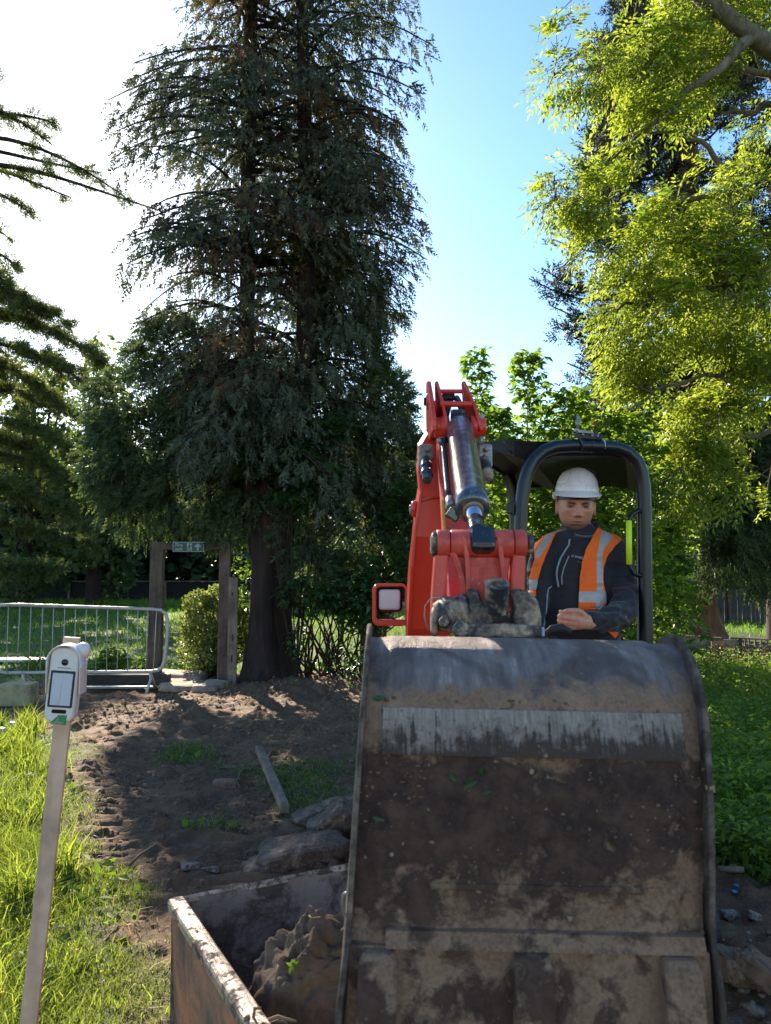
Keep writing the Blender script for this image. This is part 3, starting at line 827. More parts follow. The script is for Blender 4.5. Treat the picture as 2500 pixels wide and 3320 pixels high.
for a, b_, c_, e_, sp, nd, Y in limbs:
    Y = 32 + (Y - 9.6) * 2.5
    q0, q1, q2, q3 = [P(*u, Y + R.normal(0, .3)) for u in (a, b_, c_, e_)]; sp *= 2.7
    if q0.x < cb.x: q0 = Vector((cb.x, Y, q0.z))
    pts = []
    for i in range(15):
        s = i / 14; pts.append(q0 * (1 - s) ** 3 + q1 * 3 * s * (1 - s) ** 2 + q2 * 3 * s * s * (1 - s) + q3 * s ** 3)
    br.tube(pts, [0.14 * (1 - i / 15) + .018 for i in range(15)], 6, caps=False)
    Ll = (pts[-1] - pts[4]).length
    nsb = int(14 + nd / 14)
    for sb_ in range(nsb):
        s0 = R.uniform(.22, .98); i0 = int(s0 * 13.999); o0 = pts[i0].lerp(pts[i0 + 1], s0 * 13.999 - i0)
        tdir = (pts[i0 + 1] - pts[i0]).normalized()
        sdv = Vector((0, R.choice([-1, 1]), 0)); L2 = sp * R.uniform(.35, 1.0) * (1.15 - .7 * s0)
        d2 = (tdir * R.uniform(.3, 1.0) + sdv * R.uniform(.2, .9) + Vector((R.normal(0, .1), 0, R.normal(-.12, .33)))).normalized()
        q2 = [o0 + d2 * L2 * k / 4 + Vector((0, 0, -.10 * L2 * (k / 4) ** 2 + R.normal(0, .02) * L2)) for k in range(5)]
        br.tube(q2, [.032, .026, .02, .014, .008], 4, caps=False)
        nt = max(6, int(nd * 1.5 / nsb)); sa = np.clip(.15 + .85 * R.uniform(0, 1, nt), 0, .999) * 4; j0 = sa.astype(int); f = (sa - j0)[:, None]
        pa = np.array([u[:] for u in q2]); c = pa[j0] * (1 - f) + pa[j0 + 1] * f + R.normal(0, .07, (nt, 3)) * np.array([1, 1, .7])
        for tpl in range(2):
            dd = np.array(d2[:]) * .7 + R.normal(0, .55, (nt, 3)) * np.array([1, 1, .6]) + np.array([.15, 0, .02])
            fronds(fs_, c + R.normal(0, .07, (nt, 3)), dd, R.uniform(.28, .58, nt), 7, .40, .085, .08)
br.build('limb_mass', M_bark, ced, fixn=False)['kind'] = 'stuff'
fs_.build('crown', M_cedar, ced)['kind'] = 'stuff'

# ---- far wood behind the field
def broadtree(name, label, px, Y, ytop, wpx, dens, mat, L0, L1, group, seed, ybot=1930, thr=.42, trunkmat=None):
    b0 = G(px, 1865 + 4000 / Y + 1); b0 = Vector((P(px, 1900, Y).x, Y, 0))
    tr = tree(name, label, b0, group)
    top = P(px, ytop, Y).z; w_ = wpx / 2500 * Y / 2; rr = random.Random(seed)
    lo = top * .04 if ybot > 1800 else P(px, ybot, Y).z
    trunk_mb([b0 - Vector((0, 0, .1)), b0 + Vector((0, 0, top * .5)), b0 + Vector((0, 0, top * .85))], [.02 * top + .08, .015 * top + .05, .03], 8).build('trunk', trunkmat or M_bark, tr, fixn=False)
    es = [(b0 + Vector((0, 0, (top + lo) / 2)), (w_ * .75, w_ * .7, (top - lo) * .42))]
    for i in range(9):
        h = rr.uniform(.08, .92); wd = math.sin((.12 + .84 * h) * PI) ** .6 * w_
        a = rr.uniform(0, 2 * PI)
        es.append((b0 + Vector((math.cos(a) * wd * .62, math.sin(a) * wd * .62, lo + (top - lo) * h)), (w_ * rr.uniform(.3, .5), w_ * .42, (top - lo) * rr.uniform(.1, .19))))
    p = clumps(es, dens, thr, 4.0 / max(w_, .5), .6, seed * 3.1)
    fs = FB(); broad(fs, p, L0, L1, .8, .15, .6)
    fs.build('crown', mat, tr)['kind'] = 'stuff'
    br = MB()
    for q in p[::max(1, len(p) // 22)]: br.tube(curve_pts(b0 + Vector((0, 0, top * rr.uniform(.2, .5))), q, 4, 0, .08), [.012 * top + .01, .01 * top, .006 * top, .004 * top, .01], 4, caps=False)
    br.build('limb_mass', trunkmat or M_bark, tr, fixn=False)['kind'] = 'stuff'
    return tr
fs_ = FB()
N_ = 26000; xq = R.uniform(-45, 60, N_); yq = 47 + R.normal(0, 1.6, N_) + 6 * fbm(np.stack([xq, xq * 0], 1), .11, 2)
hq = 4.5 + 6 * fbm(np.stack([xq, yq * 0 + 3], 1), .16, 3); zq = R.uniform(0, 1, N_) ** .85 * hq
k = fbm(np.stack([xq, yq, zq], 1), .55, 3) > .36; N_ = int(k.sum())
broad(fs_, np.stack([xq, yq, zq], 1)[k], .35, .8, .8, .15, .5)
N_ = 16000; xq = R.uniform(-70, 80, N_); zq = R.uniform(0, 1, N_) * (9 + 6 * fbm(np.stack([xq, xq * 0 + 7], 1), .12, 3)); yq = 62 + R.normal(0, 2, N_)
broad(fs_, np.stack([xq, yq, zq], 1), .7, 1.5, .8, .15, .5)
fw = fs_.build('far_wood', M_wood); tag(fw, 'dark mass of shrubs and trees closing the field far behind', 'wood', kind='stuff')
GW = 'dark trees of the far wood behind the field'
spots = [(-90, 47, 1330, 380), (120, 50, 1390, 330), (330, 48, 1430, 330), (520, 50, 1450, 300), (720, 48, 1380, 330), (930, 50, 1330, 330), (1130, 48, 1430, 300), (1330, 52, 1420, 330), (1560, 50, 1380, 360), (1850, 48, 1350, 380), (2150, 46, 1380, 380), (2480, 44, 1330, 430)]
FL = ['dark broadleaf tree at the left frame edge behind the cedar', 'dark tree of the far wood directly behind the spreading cedar', 'dark tree of the far wood left of the gate', 'dark tree of the far wood seen through the gate opening', 'dark tree of the far wood behind the big conifer trunk', 'tallest dark far tree, hidden behind the big conifer crown', 'dark far tree behind the leggy shrub and cypress', 'dark far tree behind the red excavator arm', 'far tree behind the arm link and saplings', 'far tree behind the canopy frame', 'far tree behind the redwood trunk', 'far tree behind the board fence at the right edge']
for i, (px, Y, yt, wp) in enumerate(spots):
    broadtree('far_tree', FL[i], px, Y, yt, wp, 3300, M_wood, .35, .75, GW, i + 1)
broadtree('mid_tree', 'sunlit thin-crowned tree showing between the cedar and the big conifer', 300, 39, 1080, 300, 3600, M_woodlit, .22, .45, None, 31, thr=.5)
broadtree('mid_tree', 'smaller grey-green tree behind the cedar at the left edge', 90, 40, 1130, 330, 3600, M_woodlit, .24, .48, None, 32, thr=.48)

# ---- redwood on the right
rb = Vector((P(2265, 2060, 20).x, 20, 0)); red = tree('giant_redwood', 'giant redwood with flared red trunk behind the low timber wall', rb)
trunk_mb([P(2255, 2090, 20), P(2250, 2040, 20), P(2248, 1950, 20), P(2240, 1820, 20), P(2240, 1650, 20), P(2235, 1000, 20), P(2230, 200, 20), P(2230, -500, 20)], [0.92, .74, .56, .46, .38, .3, .2, .06], 30, .06, 4).build('trunk', M_redbark, red, fixn=False)
LR = ([-600, 0, 130, 300, 420, 500, 560, 640, 700, 850, 1000, 1060, 1150, 1400, 1700], [2200, 1990, 1930, 1910, 1850, 1815, 1850, 1810, 1770, 1770, 1770, 1800, 1830, 1900, 2050])
fs_, fb2 = FB(), FB(); br = MB()
for k in range(330):
    z = R.uniform(3.6, 21); py = 1660 - 2500 * math.tan(math.atan((z - CAM_H) / 20) - PITCH)
    a = R.uniform(0, 2 * PI); o = Vector((rb.x - .15, 20, z)); wmax = (o.x - P(np.interp(py, *LR), py, 20).x)
    L = max(.5, wmax) * R.uniform(.8, 1.12); d = Vector((math.cos(a), math.sin(a), 0))
    tip = o + d * L + Vector((0, 0, -.12 * L)); pts = [o.lerp(tip, i / 6) + Vector((0, 0, -.22 * L * math.sin(i / 6 * PI))) for i in range(7)]
    br.tube(pts, [.05 * (1 - i / 7) + .01 for i in range(7)], 4, caps=False)
    nc = 5; 
    for j in range(nc):   # blunt foliage clumps toward the branch end
        s = R.uniform(.5, 1.0); cc = pts[int(s * 5.99)].lerp(tip, .2) + Vector(R.normal(0, .2, 3)); nf = 22
        q = rdir(nf) * R.uniform(.25, .5, nf)[:, None] * np.array([1, 1, .8])
        fronds(fb2 if R.uniform() < .12 else fs_, np.array(cc[:]) + q * .6, q * 1.5 + np.array([0, 0, .25]), R.uniform(.22, .36, nf), 6, .42, .13, .0)
br.build('branch_mass', M_bark, red, fixn=False)['kind'] = 'stuff'
fs_.build('crown', M_seq, red)['kind'] = 'stuff'
fb2.build('browned_foliage', M_brown, red)['kind'] = 'stuff'

# ---- ash at the right: hanging sprays of pinnate leaves in front of everything
AS = 1.42
PA = lambda x, y, Y: P(x, y, Y * AS)
EA = lambda x, y, Y, a, b, c: E(x, y, Y * AS, a * AS, b * AS, c * AS)
ab = Vector((8.2, 12.4, 0)); ash = tree('ash_tree', 'bright green ash whose leafy branches hang over the right half', ab)
trunk_mb([ab, ab + Vector((0, 0, 5)), ab + Vector((-.1, 0, 11)), ab + Vector((0, 0, 16))], [.5, .42, .34, .15], 16).build('trunk', M_ashbark, ash, fixn=False)
ae = [EA(1990, 60, 7.6, .55, .9, .42), EA(2150, 120, 7.8, .8, 1, .6), EA(2400, 100, 7.8, .8, 1, .6), EA(1850, 130, 7.5, .35, .6, .3), EA(1960, 250, 7.6, .5, .8, .35), EA(2110, 300, 7.7, .5, .8, .4), EA(2420, 330, 7.8, .5, .8, .4), EA(1810, 265, 7.3, .2, .4, .13), EA(1850, 195, 7.3, .25, .4, .2),
      EA(2060, 470, 7.7, .35, .7, .35), EA(2230, 480, 7.9, .5, .8, .35), EA(2450, 560, 8, .5, .8, .5), EA(2020, 600, 7.6, .4, .7, .33), EA(1880, 640, 7.4, .42, .6, .25), EA(1800, 640, 7.3, .16, .4, .12), EA(2160, 700, 7.9, .6, .9, .5), EA(2370, 760, 8, .8, .9, .6),
      EA(1900, 770, 7.5, .4, .7, .3), EA(2020, 850, 7.7, .5, .8, .45), EA(2250, 950, 8, .8, .9, .6), EA(2430, 1050, 8.1, .5, .8, .6), EA(1950, 980, 7.6, .4, .7, .35), EA(2080, 1070, 7.9, .6, .8, .5), EA(2230, 1200, 8.1, .7, .8, .5), EA(2020, 1200, 8, .45, .6, .4), EA(2120, 1330, 8.2, .6, .7, .5), EA(2310, 1370, 8.3, .6, .7, .4), EA(2420, 1280, 8.3, .5, .7, .3),
      EA(2160, 1520, 8.4, .5, .6, .5), EA(2300, 1560, 8.5, .45, .6, .35), EA(2090, 1450, 8.4, .5, .6, .4), EA(2450, 1500, 8.5, .3, .5, .3), EA(2560, 700, 8, 1, 1, 2), EA(2600, 200, 8, 1, 1, 1.2)]
ae = [(c_ + Vector((.22 * (2.0 if c_.z < 9.2 and c_.x < 3.6 else 1) if c_.x < 4.5 else .05, 0, 0)), (r_[0] * .9, r_[1], r_[2] * .95)) for c_, r_ in ae] + [EA(1840, 190, 7.4, .3, .5, .2), EA(1800, 255, 7.3, .2, .3, .12), EA(1900, 110, 7.5, .35, .5, .3), EA(1810, 655, 7.3, .2, .3, .14), EA(1860, 600, 7.4, .3, .5, .2), EA(2400, 1600, 8.7, .35, .4, .25), EA(2470, 1680, 8.9, .3, .4, .3), EA(2350, 1740, 9.2, .25, .3, .2), EA(2850, 0, 8.6, 1, 1, .8), EA(3000, 400, 8.8, 1, 1, .9), EA(2900, 850, 8.8, .9, .9, .7), EA(2750, -300, 8.4, 1.1, 1.1, .8), EA(2500, -350, 8.2, 1.1, 1, .6)]
p = clumps(ae, 19500, .51, .85, .3); fs_ = FB()
nP = len(p); dirs = outward(p, ae) * .8 + np.array([-.45, -.1, -.12]) + rdir(nP) * .6
pinnate(fs_, p, dirs, R.uniform(.19, .34, nP), R.uniform(.075, .12, nP), 3, .34, .4)
fs_.build('crown', M_ash, ash)['kind'] = 'stuff'
br = MB()
big = [PA(2700, 230, 7.6), PA(2520, 170, 7.2), PA(2430, 110, 7.05), PA(2340, 40, 7.0), PA(2260, -20, 7.0), PA(2180, -120, 7.8)]
lm = MB(); lm.tube([ab + Vector((0, 0, 9.6))] + big, [.22, .19, .15, .125, .11, .1, .07], 12); lm.build('limb', M_ashbark, ash, fixn=False)
lm = MB(); lm.tube([PA(2440, 115, 7.05), PA(2400, 150, 7.05), PA(2340, 220, 7.05), PA(2230, 290, 7.1), PA(2180, 360, 7.2), PA(2090, 420, 7.4), PA(1980, 520, 7.6)], [.1, .07, .06, .05, .04, .028, .014], 8); lm.build('limb', M_ashbark, ash, fixn=False)
lm = MB(); lm.tube([PA(2700, 600, 8.3), PA(2500, 240, 8.2), PA(2450, 235, 8.1), PA(2380, 215, 8), PA(2300, 190, 7.9), PA(2120, 205, 7.8)], [.14, .07, .055, .04, .028, .014], 8); lm.build('limb', M_ashbark, ash, fixn=False)
limbs_ = [big, [PA(2440, 115, 8.1), PA(2340, 220, 7.9), PA(2230, 290, 7.8), PA(2090, 420, 7.6), PA(1980, 520, 7.6)],
  [PA(2340, 40, 8.0), PA(2200, 90, 7.8), PA(2060, 100, 7.6), PA(1900, 160, 7.5), PA(1800, 250, 7.4)],
  [PA(2700, 560, 8.3), PA(2520, 560, 8.2), PA(2380, 620, 8.0), PA(2220, 640, 7.9), PA(2060, 700, 7.7), PA(1900, 720, 7.5), PA(1810, 660, 7.4)],
  [PA(2700, 860, 8.4), PA(2500, 860, 8.3), PA(2330, 930, 8.1), PA(2160, 960, 7.9), PA(2000, 1000, 7.7), PA(1900, 1060, 7.6)],
  [PA(2700, 1150, 8.5), PA(2520, 1170, 8.4), PA(2330, 1210, 8.2), PA(2150, 1250, 8.1), PA(2040, 1330, 8.1)],
  [PA(2700, 1330, 8.6), PA(2500, 1400, 8.5), PA(2330, 1440, 8.4), PA(2200, 1520, 8.4), PA(2120, 1580, 8.4)],
  [PA(2380, 620, 8.0), PA(2300, 480, 7.9), PA(2180, 420, 7.8), PA(2060, 440, 7.7)], [PA(2330, 930, 8.1), PA(2240, 800, 8.0), PA(2120, 780, 7.9), PA(2010, 830, 7.7)],
  [PA(2520, 330, 8.2), PA(2420, 370, 8.0), PA(2330, 360, 7.9)]]
nodes = []
for L_ in limbs_:
    fine = []
    for a_, b_ in zip(L_[:-1], L_[1:]):
        for s_ in range(4): fine.append(a_.lerp(b_, s_ / 4) + Vector(R.normal(0, .025, 3)))
    fine.append(L_[-1]); nodes += fine
    if L_ is not big: br.tube(fine, [.05 * (1 - i / len(fine)) + .010 for i in range(len(fine))], 6, caps=False)
sub = []
for q in p[::75]:
    q = Vector(q); h = min(nodes, key=lambda u: (u - q).length + max(0, q.x - u.x) * .8)
    c_ = curve_pts(h, q, 6, .04, .25); br.tube(c_, [.021, .018, .015, .012, .01, .008, .006], 5, caps=False); sub += c_[1:]
allp = nodes + sub
AP = np.array([u[:] for u in allp])
for q in p[::9]:
    dq = np.linalg.norm(AP - q, axis=1) + np.maximum(0, q[0] - AP[:, 0]) * .6; h = allp[int(dq.argmin())]
    br.tube(curve_pts(h, q, 3, .03, .25), [.009, .007, .006, .004], 3, caps=False)
for (x, y) in ((1765, 895), (1750, 930), (1790, 900), (1800, 250), (1745, 130), (1770, 60)):   # bare twigs
    br.tube(curve_pts(PA(x + 110, y - 90, 7.4), PA(x, y, 7.3), 6, .1, .2), [.008, .007, .006, .005, .004, .003, .002], 4, caps=False)
br.build('branch_mass', M_ashbark, ash, fixn=False)['kind'] = 'stuff'

# ---- sycamore saplings and the leafy screen behind the excavator
sg = 'sycamore saplings behind the excavator'
def sapling(label, px, Y, ytop, wpx, n, mat=M_syc, ybot=2120, L=(.10, .20), grp=sg, nm='sycamore_sapling', seed=0.0):
    Y = Y + 4.0 if Y < 10 else Y
    b0 = Vector((P(px, 2000, Y).x, Y, 0)); tr = tree(nm, label, b0, grp)
    top = P(px, ytop, Y).z; w_ = wpx / 5000 * Y
    mb = MB(); mb.tube(curve_pts(b0, b0 + Vector((R.normal(0, .08), 0, top)), 9, 0, .02), [.035, .03, .027, .023, .02, .016, .012, .009, .006, .003], 7, caps=False); mb.build('trunk', M_ashbark, tr, fixn=False)
    z = R.uniform(0, 1, n) ** .85 * top; a = R.uniform(0, 2 * PI, n); f = z / top
    rr = w_ * np.clip(1.25 - f, .12, 1) ** .6 * np.sqrt(R.uniform(.03, 1, n)) * (.6 + .8 * vnoise(np.stack([a * 1.2, z * 3.2], 1) + seed))
    c = np.stack([b0.x + np.cos(a) * rr, b0.y + np.sin(a) * rr, z + rr * .25], 1)
    zz = c[:, 2] > P(px, ybot, Y).z; c = c[zz]
    fs = FB(); maple(fs, c, L[0], L[1], .3); fs.build('leaves', mat, tr)['kind'] = 'stuff'
    br = MB()
    for q in c[::28]: br.tube(curve_pts(Vector((b0.x, b0.y, max(.3, q[2] - .35))), q, 3, 0, .1), [.008, .006, .004, .002], 3, caps=False)
    br.build('twig_mass', M_ashbark, tr, fixn=False)['kind'] = 'stuff'
sapling('tall thin sycamore sapling with its tip left of the excavator canopy', 1560, 8.3, 1135, 190, 520, seed=1.)
sapling('sycamore sapling with leader rising just above the black canopy', 1725, 8.0, 1140, 230, 700, seed=2.)
sapling('bushy sycamore sapling showing between the arm and the canopy leg', 1600, 7.6, 1330, 330, 900, seed=3.)
sapling('sycamore sapling with yellowish leaves behind the camera bracket', 1850, 7.8, 1270, 330, 1000, seed=4.)
sapling('leafy sycamore sapling directly behind the white helmet', 1830, 7.3, 1480, 420, 1400, seed=5.)
sapling('sycamore sapling behind the yellow grab handle', 2040, 7.5, 1360, 380, 1400, seed=6.)
sapling('low sycamore sapling right of the canopy hoop', 2190, 7.9, 1700, 180, 420, seed=7.)
sapling('slender sapling growing against the redwood trunk', 2170, 12.5, 1650, 140, 500, seed=8., L=(.07, .12))
hg = tree('privet_hedge', 'dense green hedge closing the view behind the man and canopy', Vector((3.9, 14, 0)))
he = [E(1700, 1750, 14, 1.3, .9, 1.6), E(1900, 1700, 14, 1.4, .9, 1.7), E(2080, 1650, 14, 1.05, .9, 1.8), E(1560, 1850, 14, .9, .8, 1.2), E(1800, 1480, 14.2, 1.3, .9, 1.0), E(1640, 1480, 14.3, .75, .8, .8), E(2030, 1400, 14.3, 1.05, .9, 1.2), E(2110, 1950, 13.8, .45, .8, .8), E(1900, 2000, 13.8, 1.3, .8, .8), E(1650, 2020, 13.8, 1.0, .8, .6)]
p = clumps(he, 14000, .40, 1.6, .45); fs_ = FB(); broad(fs_, p, .07, .14, .6, .1, .7)
fs_.build('leaves', M_syc, hg)['kind'] = 'stuff'
br = MB()
for k in range(26):
    x = R.uniform(1560, 2130); q = P(x, R.uniform(1400, 1800), 14); br.tube(curve_pts(Vector((P(x + R.normal(0, 30), 2000, 14).x, 14, 0)), q, 5, 0, .08), [.03, .025, .02, .015, .01, .006], 5, caps=False)
br.build('stem_mass', M_ashbark, hg, fixn=False)['kind'] = 'stuff'
# ---- yew and drooping conifer growth right of the redwood
yw = tree('drooping_yew', 'drooping conifer growth right of the redwood trunk', Vector((9.6, 19, 0)))
trunk_mb([Vector((9.6, 19, 0)), Vector((9.7, 19, 6))], [.25, .1], 10).build('trunk', M_bark, yw, fixn=False)
ye = [E(2330, 1780, 18, .9, .8, .7), E(2420, 1700, 18, 1, .8, .9), E(2480, 1820, 18.5, .9, .8, .8), E(2360, 1620, 18.5, 1, .8, .8), E(2500, 1550, 19, 1.2, 1, 1), E(2380, 1480, 19, 1, 1, .9), E(2300, 1560, 18.5, .6, .6, .9)]
p = clumps(ye, 4300, .42, 1.3, .4); fs_ = FB()
fronds(fs_, p, outward(p, ye) + np.array([0, 0, -.6]) + rdir(len(p)) * .5, R.uniform(.25, .5, len(p)), 7, .4, .1, .4)
fs_.build('crown', M_cypress, yw)['kind'] = 'stuff'

# ================================================================== MATERIALS OF MADE THINGS
DIRT = (0.10, 0.068, 0.045); DIRT2 = (0.16, 0.12, 0.085)
M_red = dirty('red_machine_paint', (0.70, 0.038, 0.015), DIRT, 0.10, 9, 0.33, fine=90, bs=0.1, bd=0.001, base2=(0.62, 0.032, 0.014), chips=(0.22, 0.03, 0.02))
M_redw = dirty('worn_red_paint', (0.72, 0.075, 0.05), (0.10, 0.03, 0.025), 0.36, 11, 0.4, fine=70, bs=0.3, bd=0.0015, base2=(0.58, 0.04, 0.025), chips=(0.42, 0.30, 0.24), dirt2=(0.36, 0.09, 0.06), soft=.1)
M_black = plain('black_gloss_steel', (0.007, 0.008, 0.011), 0.36)
M_roof = plain('black_roof_plastic', (0.006, 0.007, 0.009), 0.55)
M_blackp = plain('black_plastic', (0.015, 0.016, 0.02), 0.5)
M_cyl = dirty('black_cylinder_paint', (0.022, 0.028, 0.038), (0.15, 0.15, 0.155), 0.2, 16, 0.22, 0.3, fine=60, bs=0.12, bd=.0008, coat=.3)
M_chrome = plain('chromed_rod', (0.6, 0.62, 0.66), 0.12, 1.0, .05)
M_brass = plain('rod_seal_ring', (0.35, 0.24, 0.12), 0.45, .4)
M_galv = dirty('weathered_steel', (0.32, 0.30, 0.28), (0.2, 0.16, 0.12), .4, 12, .5, .5, fine=50)
M_cast = dirty('muddy_cast_steel', (0.055, 0.048, 0.046), (0.24, 0.16, 0.10), .50, 19, .5, .4, fine=70, bs=.7, bd=.004, dirt2=(0.48, 0.35, 0.25), base2=(0.03, 0.033, 0.042), soft=.08)
M_rubber = plain('black_rubber', (0.02, 0.02, 0.02), 0.7)
M_hose = plain('hydraulic_hose', (0.018, 0.019, 0.022), 0.38)
M_white = plain('white_plastic', (0.68, 0.65, 0.64), 0.42, 0, .08, 6)
M_lens = plain('lamp_lens', (0.62, 0.60, 0.63), 0.2, 0, .06)
M_yel = plain('fluorescent_yellow_grip', (0.68, 0.83, 0.02), 0.45, 0, .05)
M_ystrip = plain('yellow_strip', (0.6, 0.42, 0.03), 0.5)

# bucket skin: bare steel ground by soil, wet mud, dried mud
def bucketmat(wear=False):
    m, t, b = newmat('scoured_wear_strip' if wear else 'muddy_bucket_steel')
    tc = node(t, 'ShaderNodeTexCoord'); sx = node(t, 'ShaderNodeSeparateXYZ'); t.links.new(tc.outputs['Object'], sx.inputs[0])
    streak = noise(t, 1.0, 6, .7, vec=mapping(t, (42, 9, 5)))
    blot = noise(t, 7.5, 5, .55, dist=.7); mid = noise(t, 26, 6, .7, dist=.3); fine = noise(t, 160, 5, .75)
    steel = ramp(t, streak, [(.3, (0.12, 0.09, 0.085)), (.55, (0.30, 0.23, 0.20)), (.75, (0.62, 0.50, 0.44))])
    dry = mix(t, ramp(t, fine, [(.35, g3(0)), (.7, g3(1))]), (0.16, 0.080, 0.045), (0.36, 0.20, 0.115))
    dry = mix(t, ramp(t, blot, [(.4, g3(0)), (.6, g3(1))]), dry, mix(t, .5, dry, (0.42, 0.25, 0.155)))
    wet = mix(t, ramp(t, mid, [(.4, g3(0)), (.65, g3(1))]), (0.036, 0.016, 0.011), (0.11, 0.053, 0.032))
    def hz(z0, z1, a, bb):
        mr = node(t, 'ShaderNodeMapRange'); mr.inputs[1].default_value = z0; mr.inputs[2].default_value = z1; mr.inputs[3].default_value = a; mr.inputs[4].default_value = bb
        t.links.new(sx.outputs[2], mr.inputs[0]); return mr.outputs[0]
    def add(*v):
        o = v[0]
        for q in v[1:]:
            n = node(t, 'ShaderNodeMath', operation='ADD'); t.links.new(o, n.inputs[0])
            if isinstance(q, (int, float)): n.inputs[1].default_value = q
            else: t.links.new(q, n.inputs[1])
            o = n.outputs[0]
        return o
    # bare steel only on the upper shell where the soil slides off
    fs = ramp(t, add(mid, hz(1.37, 1.44, -.28, .14)), [(.42, g3(0)), (.58, g3(1))])
    col = mix(t, fs, dry, mix(t, ramp(t, blot, [(.42, g3(.1)), (.58, g3(.8))]), steel, (0.095, 0.056, 0.044)))
    # wet dark mud clings mostly on the middle of the shell
    band = add(hz(1.35, 1.29, -.24, .24), hz(1.20, 1.08, 0, -.27))
    sl = node(t, 'ShaderNodeMath', operation='MULTIPLY'); sl.inputs[1].default_value = -.16; t.links.new(sx.outputs[0], sl.inputs[0])
    fw = ramp(t, add(mid, blot, band, sl.outputs[0], -.48), [(.46, g3(0)), (.60, g3(1))])
    col = mix(t, fw, col, wet)
    if wear:
        st2 = noise(t, 1.0, 6, .75, vec=mapping(t, (170, 20, 7)))
        lite = ramp(t, st2, [(.3, (0.17, 0.115, 0.085)), (.6, (0.42, 0.31, 0.245)), (.8, (0.60, 0.48, 0.40))])
        dm = ramp(t, add(mid, st2, hz(1.315, 1.385, .16, -.30), -.40), [(.50, g3(0)), (.66, g3(1))])
        pit = ramp(t, noise(t, 130, 4, .8), [(.58, g3(0)), (.66, g3(.75))])
        col = mix(t, dm, mix(t, pit, lite, (0.10, 0.07, 0.055)), mix(t, fine, (0.035, 0.02, 0.014), (0.11, 0.066, 0.043)))
        fw = dm; fs = ramp(t, dm, [(0, g3(1)), (1, g3(0))])
    spk = ramp(t, noise(t, 90, 2, .5), [(.71, g3(0)), (.735, g3(1))])
    col = mix(t, spk, col, (0.26, 0.19, 0.13))
    t.links.new(col, b.inputs['Base Color'])
    t.links.new(ramp(t, fs, [(0, g3(.85)), (1, g3(.42))]), b.inputs['Roughness'])
    t.links.new(ramp(t, fs, [(0, g3(0)), (1, g3(.08 if wear else .4))]), b.inputs['Metallic'])
    hh = add(mid, fw, fine)
    bump(t, b, hh, .8, .006)
    return m
M_bucket = bucketmat(); M_wear = bucketmat(True)
M_rimst = dirty('bare_bucket_rim', (0.38, 0.30, 0.25), (0.14, 0.09, 0.06), .5, 22, .42, .5, fine=90, bs=.5, bd=.002, base2=(0.18, 0.15, 0.13))
M_sidep = dirty('mud_smeared_side_plate', (0.24, 0.165, 0.12), (0.05, 0.030, 0.02), .66, 14, .6, .25, fine=90, bs=.6, bd=.003, base2=(0.20, 0.14, 0.105))
M_wear_old = dirty('scoured_wear_strip', (0.40, 0.29, 0.22), (0.15, 0.092, 0.06), .44, 8, .45, .45, fine=120, bs=.35, bd=.0015, base2=(0.50, 0.38, 0.31), soft=.2)

# ================================================================== EXCAVATOR
exc = empty('mini_excavator', (1.0, 4.0, 0), 'red mini excavator with black canopy, arm and muddy bucket raised in front', 'excavator')
def mb_part(name, mat, fn, bevel=0, parent=exc, **kw):
    mb = MB(); fn(mb); return mb.build(name, mat, parent, bevel, **kw)

# ---- bucket. local frame: x along the width, q = (forward y, z) profile of the shell
BX0, BX1 = -0.048, 0.512
def XL(z): return float(np.interp(z, [.74, .90, .98, 1.06, 1.2, 1.3, 1.5], [-.060, -.056, -.055, -.046, -.042, -.037, -.029]))
def XR(z): return float(np.interp(z, [.74, .90, 1.0, 1.1, 1.2, 1.3, 1.38, 1.5], [.476, .480, .482, .485, .491, .496, .502, .508]))
def BP(px, py, Y): return P(px, py, Y)
# shell profile (y, z), top rear over the crown, down the front, to the cutting edge
prof = [(1.50, 1.455), (1.455, 1.478), (1.40, 1.487), (1.35, 1.478), (1.305, 1.448), (1.27, 1.405), (1.245, 1.35), (1.228, 1.29), (1.215, 1.22), (1.205, 1.15), (1.197, 1.08), (1.185, 1.05)]
def flare(z): return np.interp(z, [0.7, 0.95, 1.2, 1.5], [.020, .012, .004, 0])
def smoothprof(pr, n=5):
    pr = [Vector((p[0], p[1])) for p in pr]; out = []
    for i in range(len(pr) - 1):
        p0 = pr[max(i - 1, 0)]; p1 = pr[i]; p2 = pr[i + 1]; p3 = pr[min(i + 2, len(pr) - 1)]
        for k in range(n):
            s = k / n
            out.append(0.5 * ((2 * p1) + (p2 - p0) * s + (2 * p0 - 5 * p1 + 4 * p2 - p3) * s * s + (3 * p1 - p0 - 3 * p2 + p3) * s ** 3))
    out.append(pr[-1]); return out
sp_ = smoothprof(prof, 10)
def shell(mb):
    rows = []
    NXs = 130
    for i, q in enumerate(sp_):
        row = []
        for k in range(NXs + 1):
            u = k / NXs; x = XL(q.y) + (XR(q.y) - XL(q.y)) * u
            d = (fbm(np.array([[x * 9, q.y * 9]]), 1, 3)[0] - .5) * .006 - max(0, fbm(np.array([[x * 34, q.y * 34]]), 1, 3)[0] - .42) * .02 * min(1, max(0, (1.40 - q.y) / .12)) * (.4 if q.y < 1.2 else 1)
            eg = max(0, 1 - min(x - XL(q.y), 9) / .034) ** .5 * .010 + max(0, 1 - (XR(q.y) - x) / .046) ** .5 * .016
            row.append(Vector((x, q.x + d + eg * (1 if i > 14 else .3), q.y + d * .3 - (eg if i <= 24 else 0) * .6)))
        rows.append(row)
    inner = [[p + Vector((0, .014, -.010)) for p in r] for r in rows]
    mb.grid(rows); mb.grid(inner)
    top = [rows[0], inner[0]]; mb.grid(top, smooth=False)
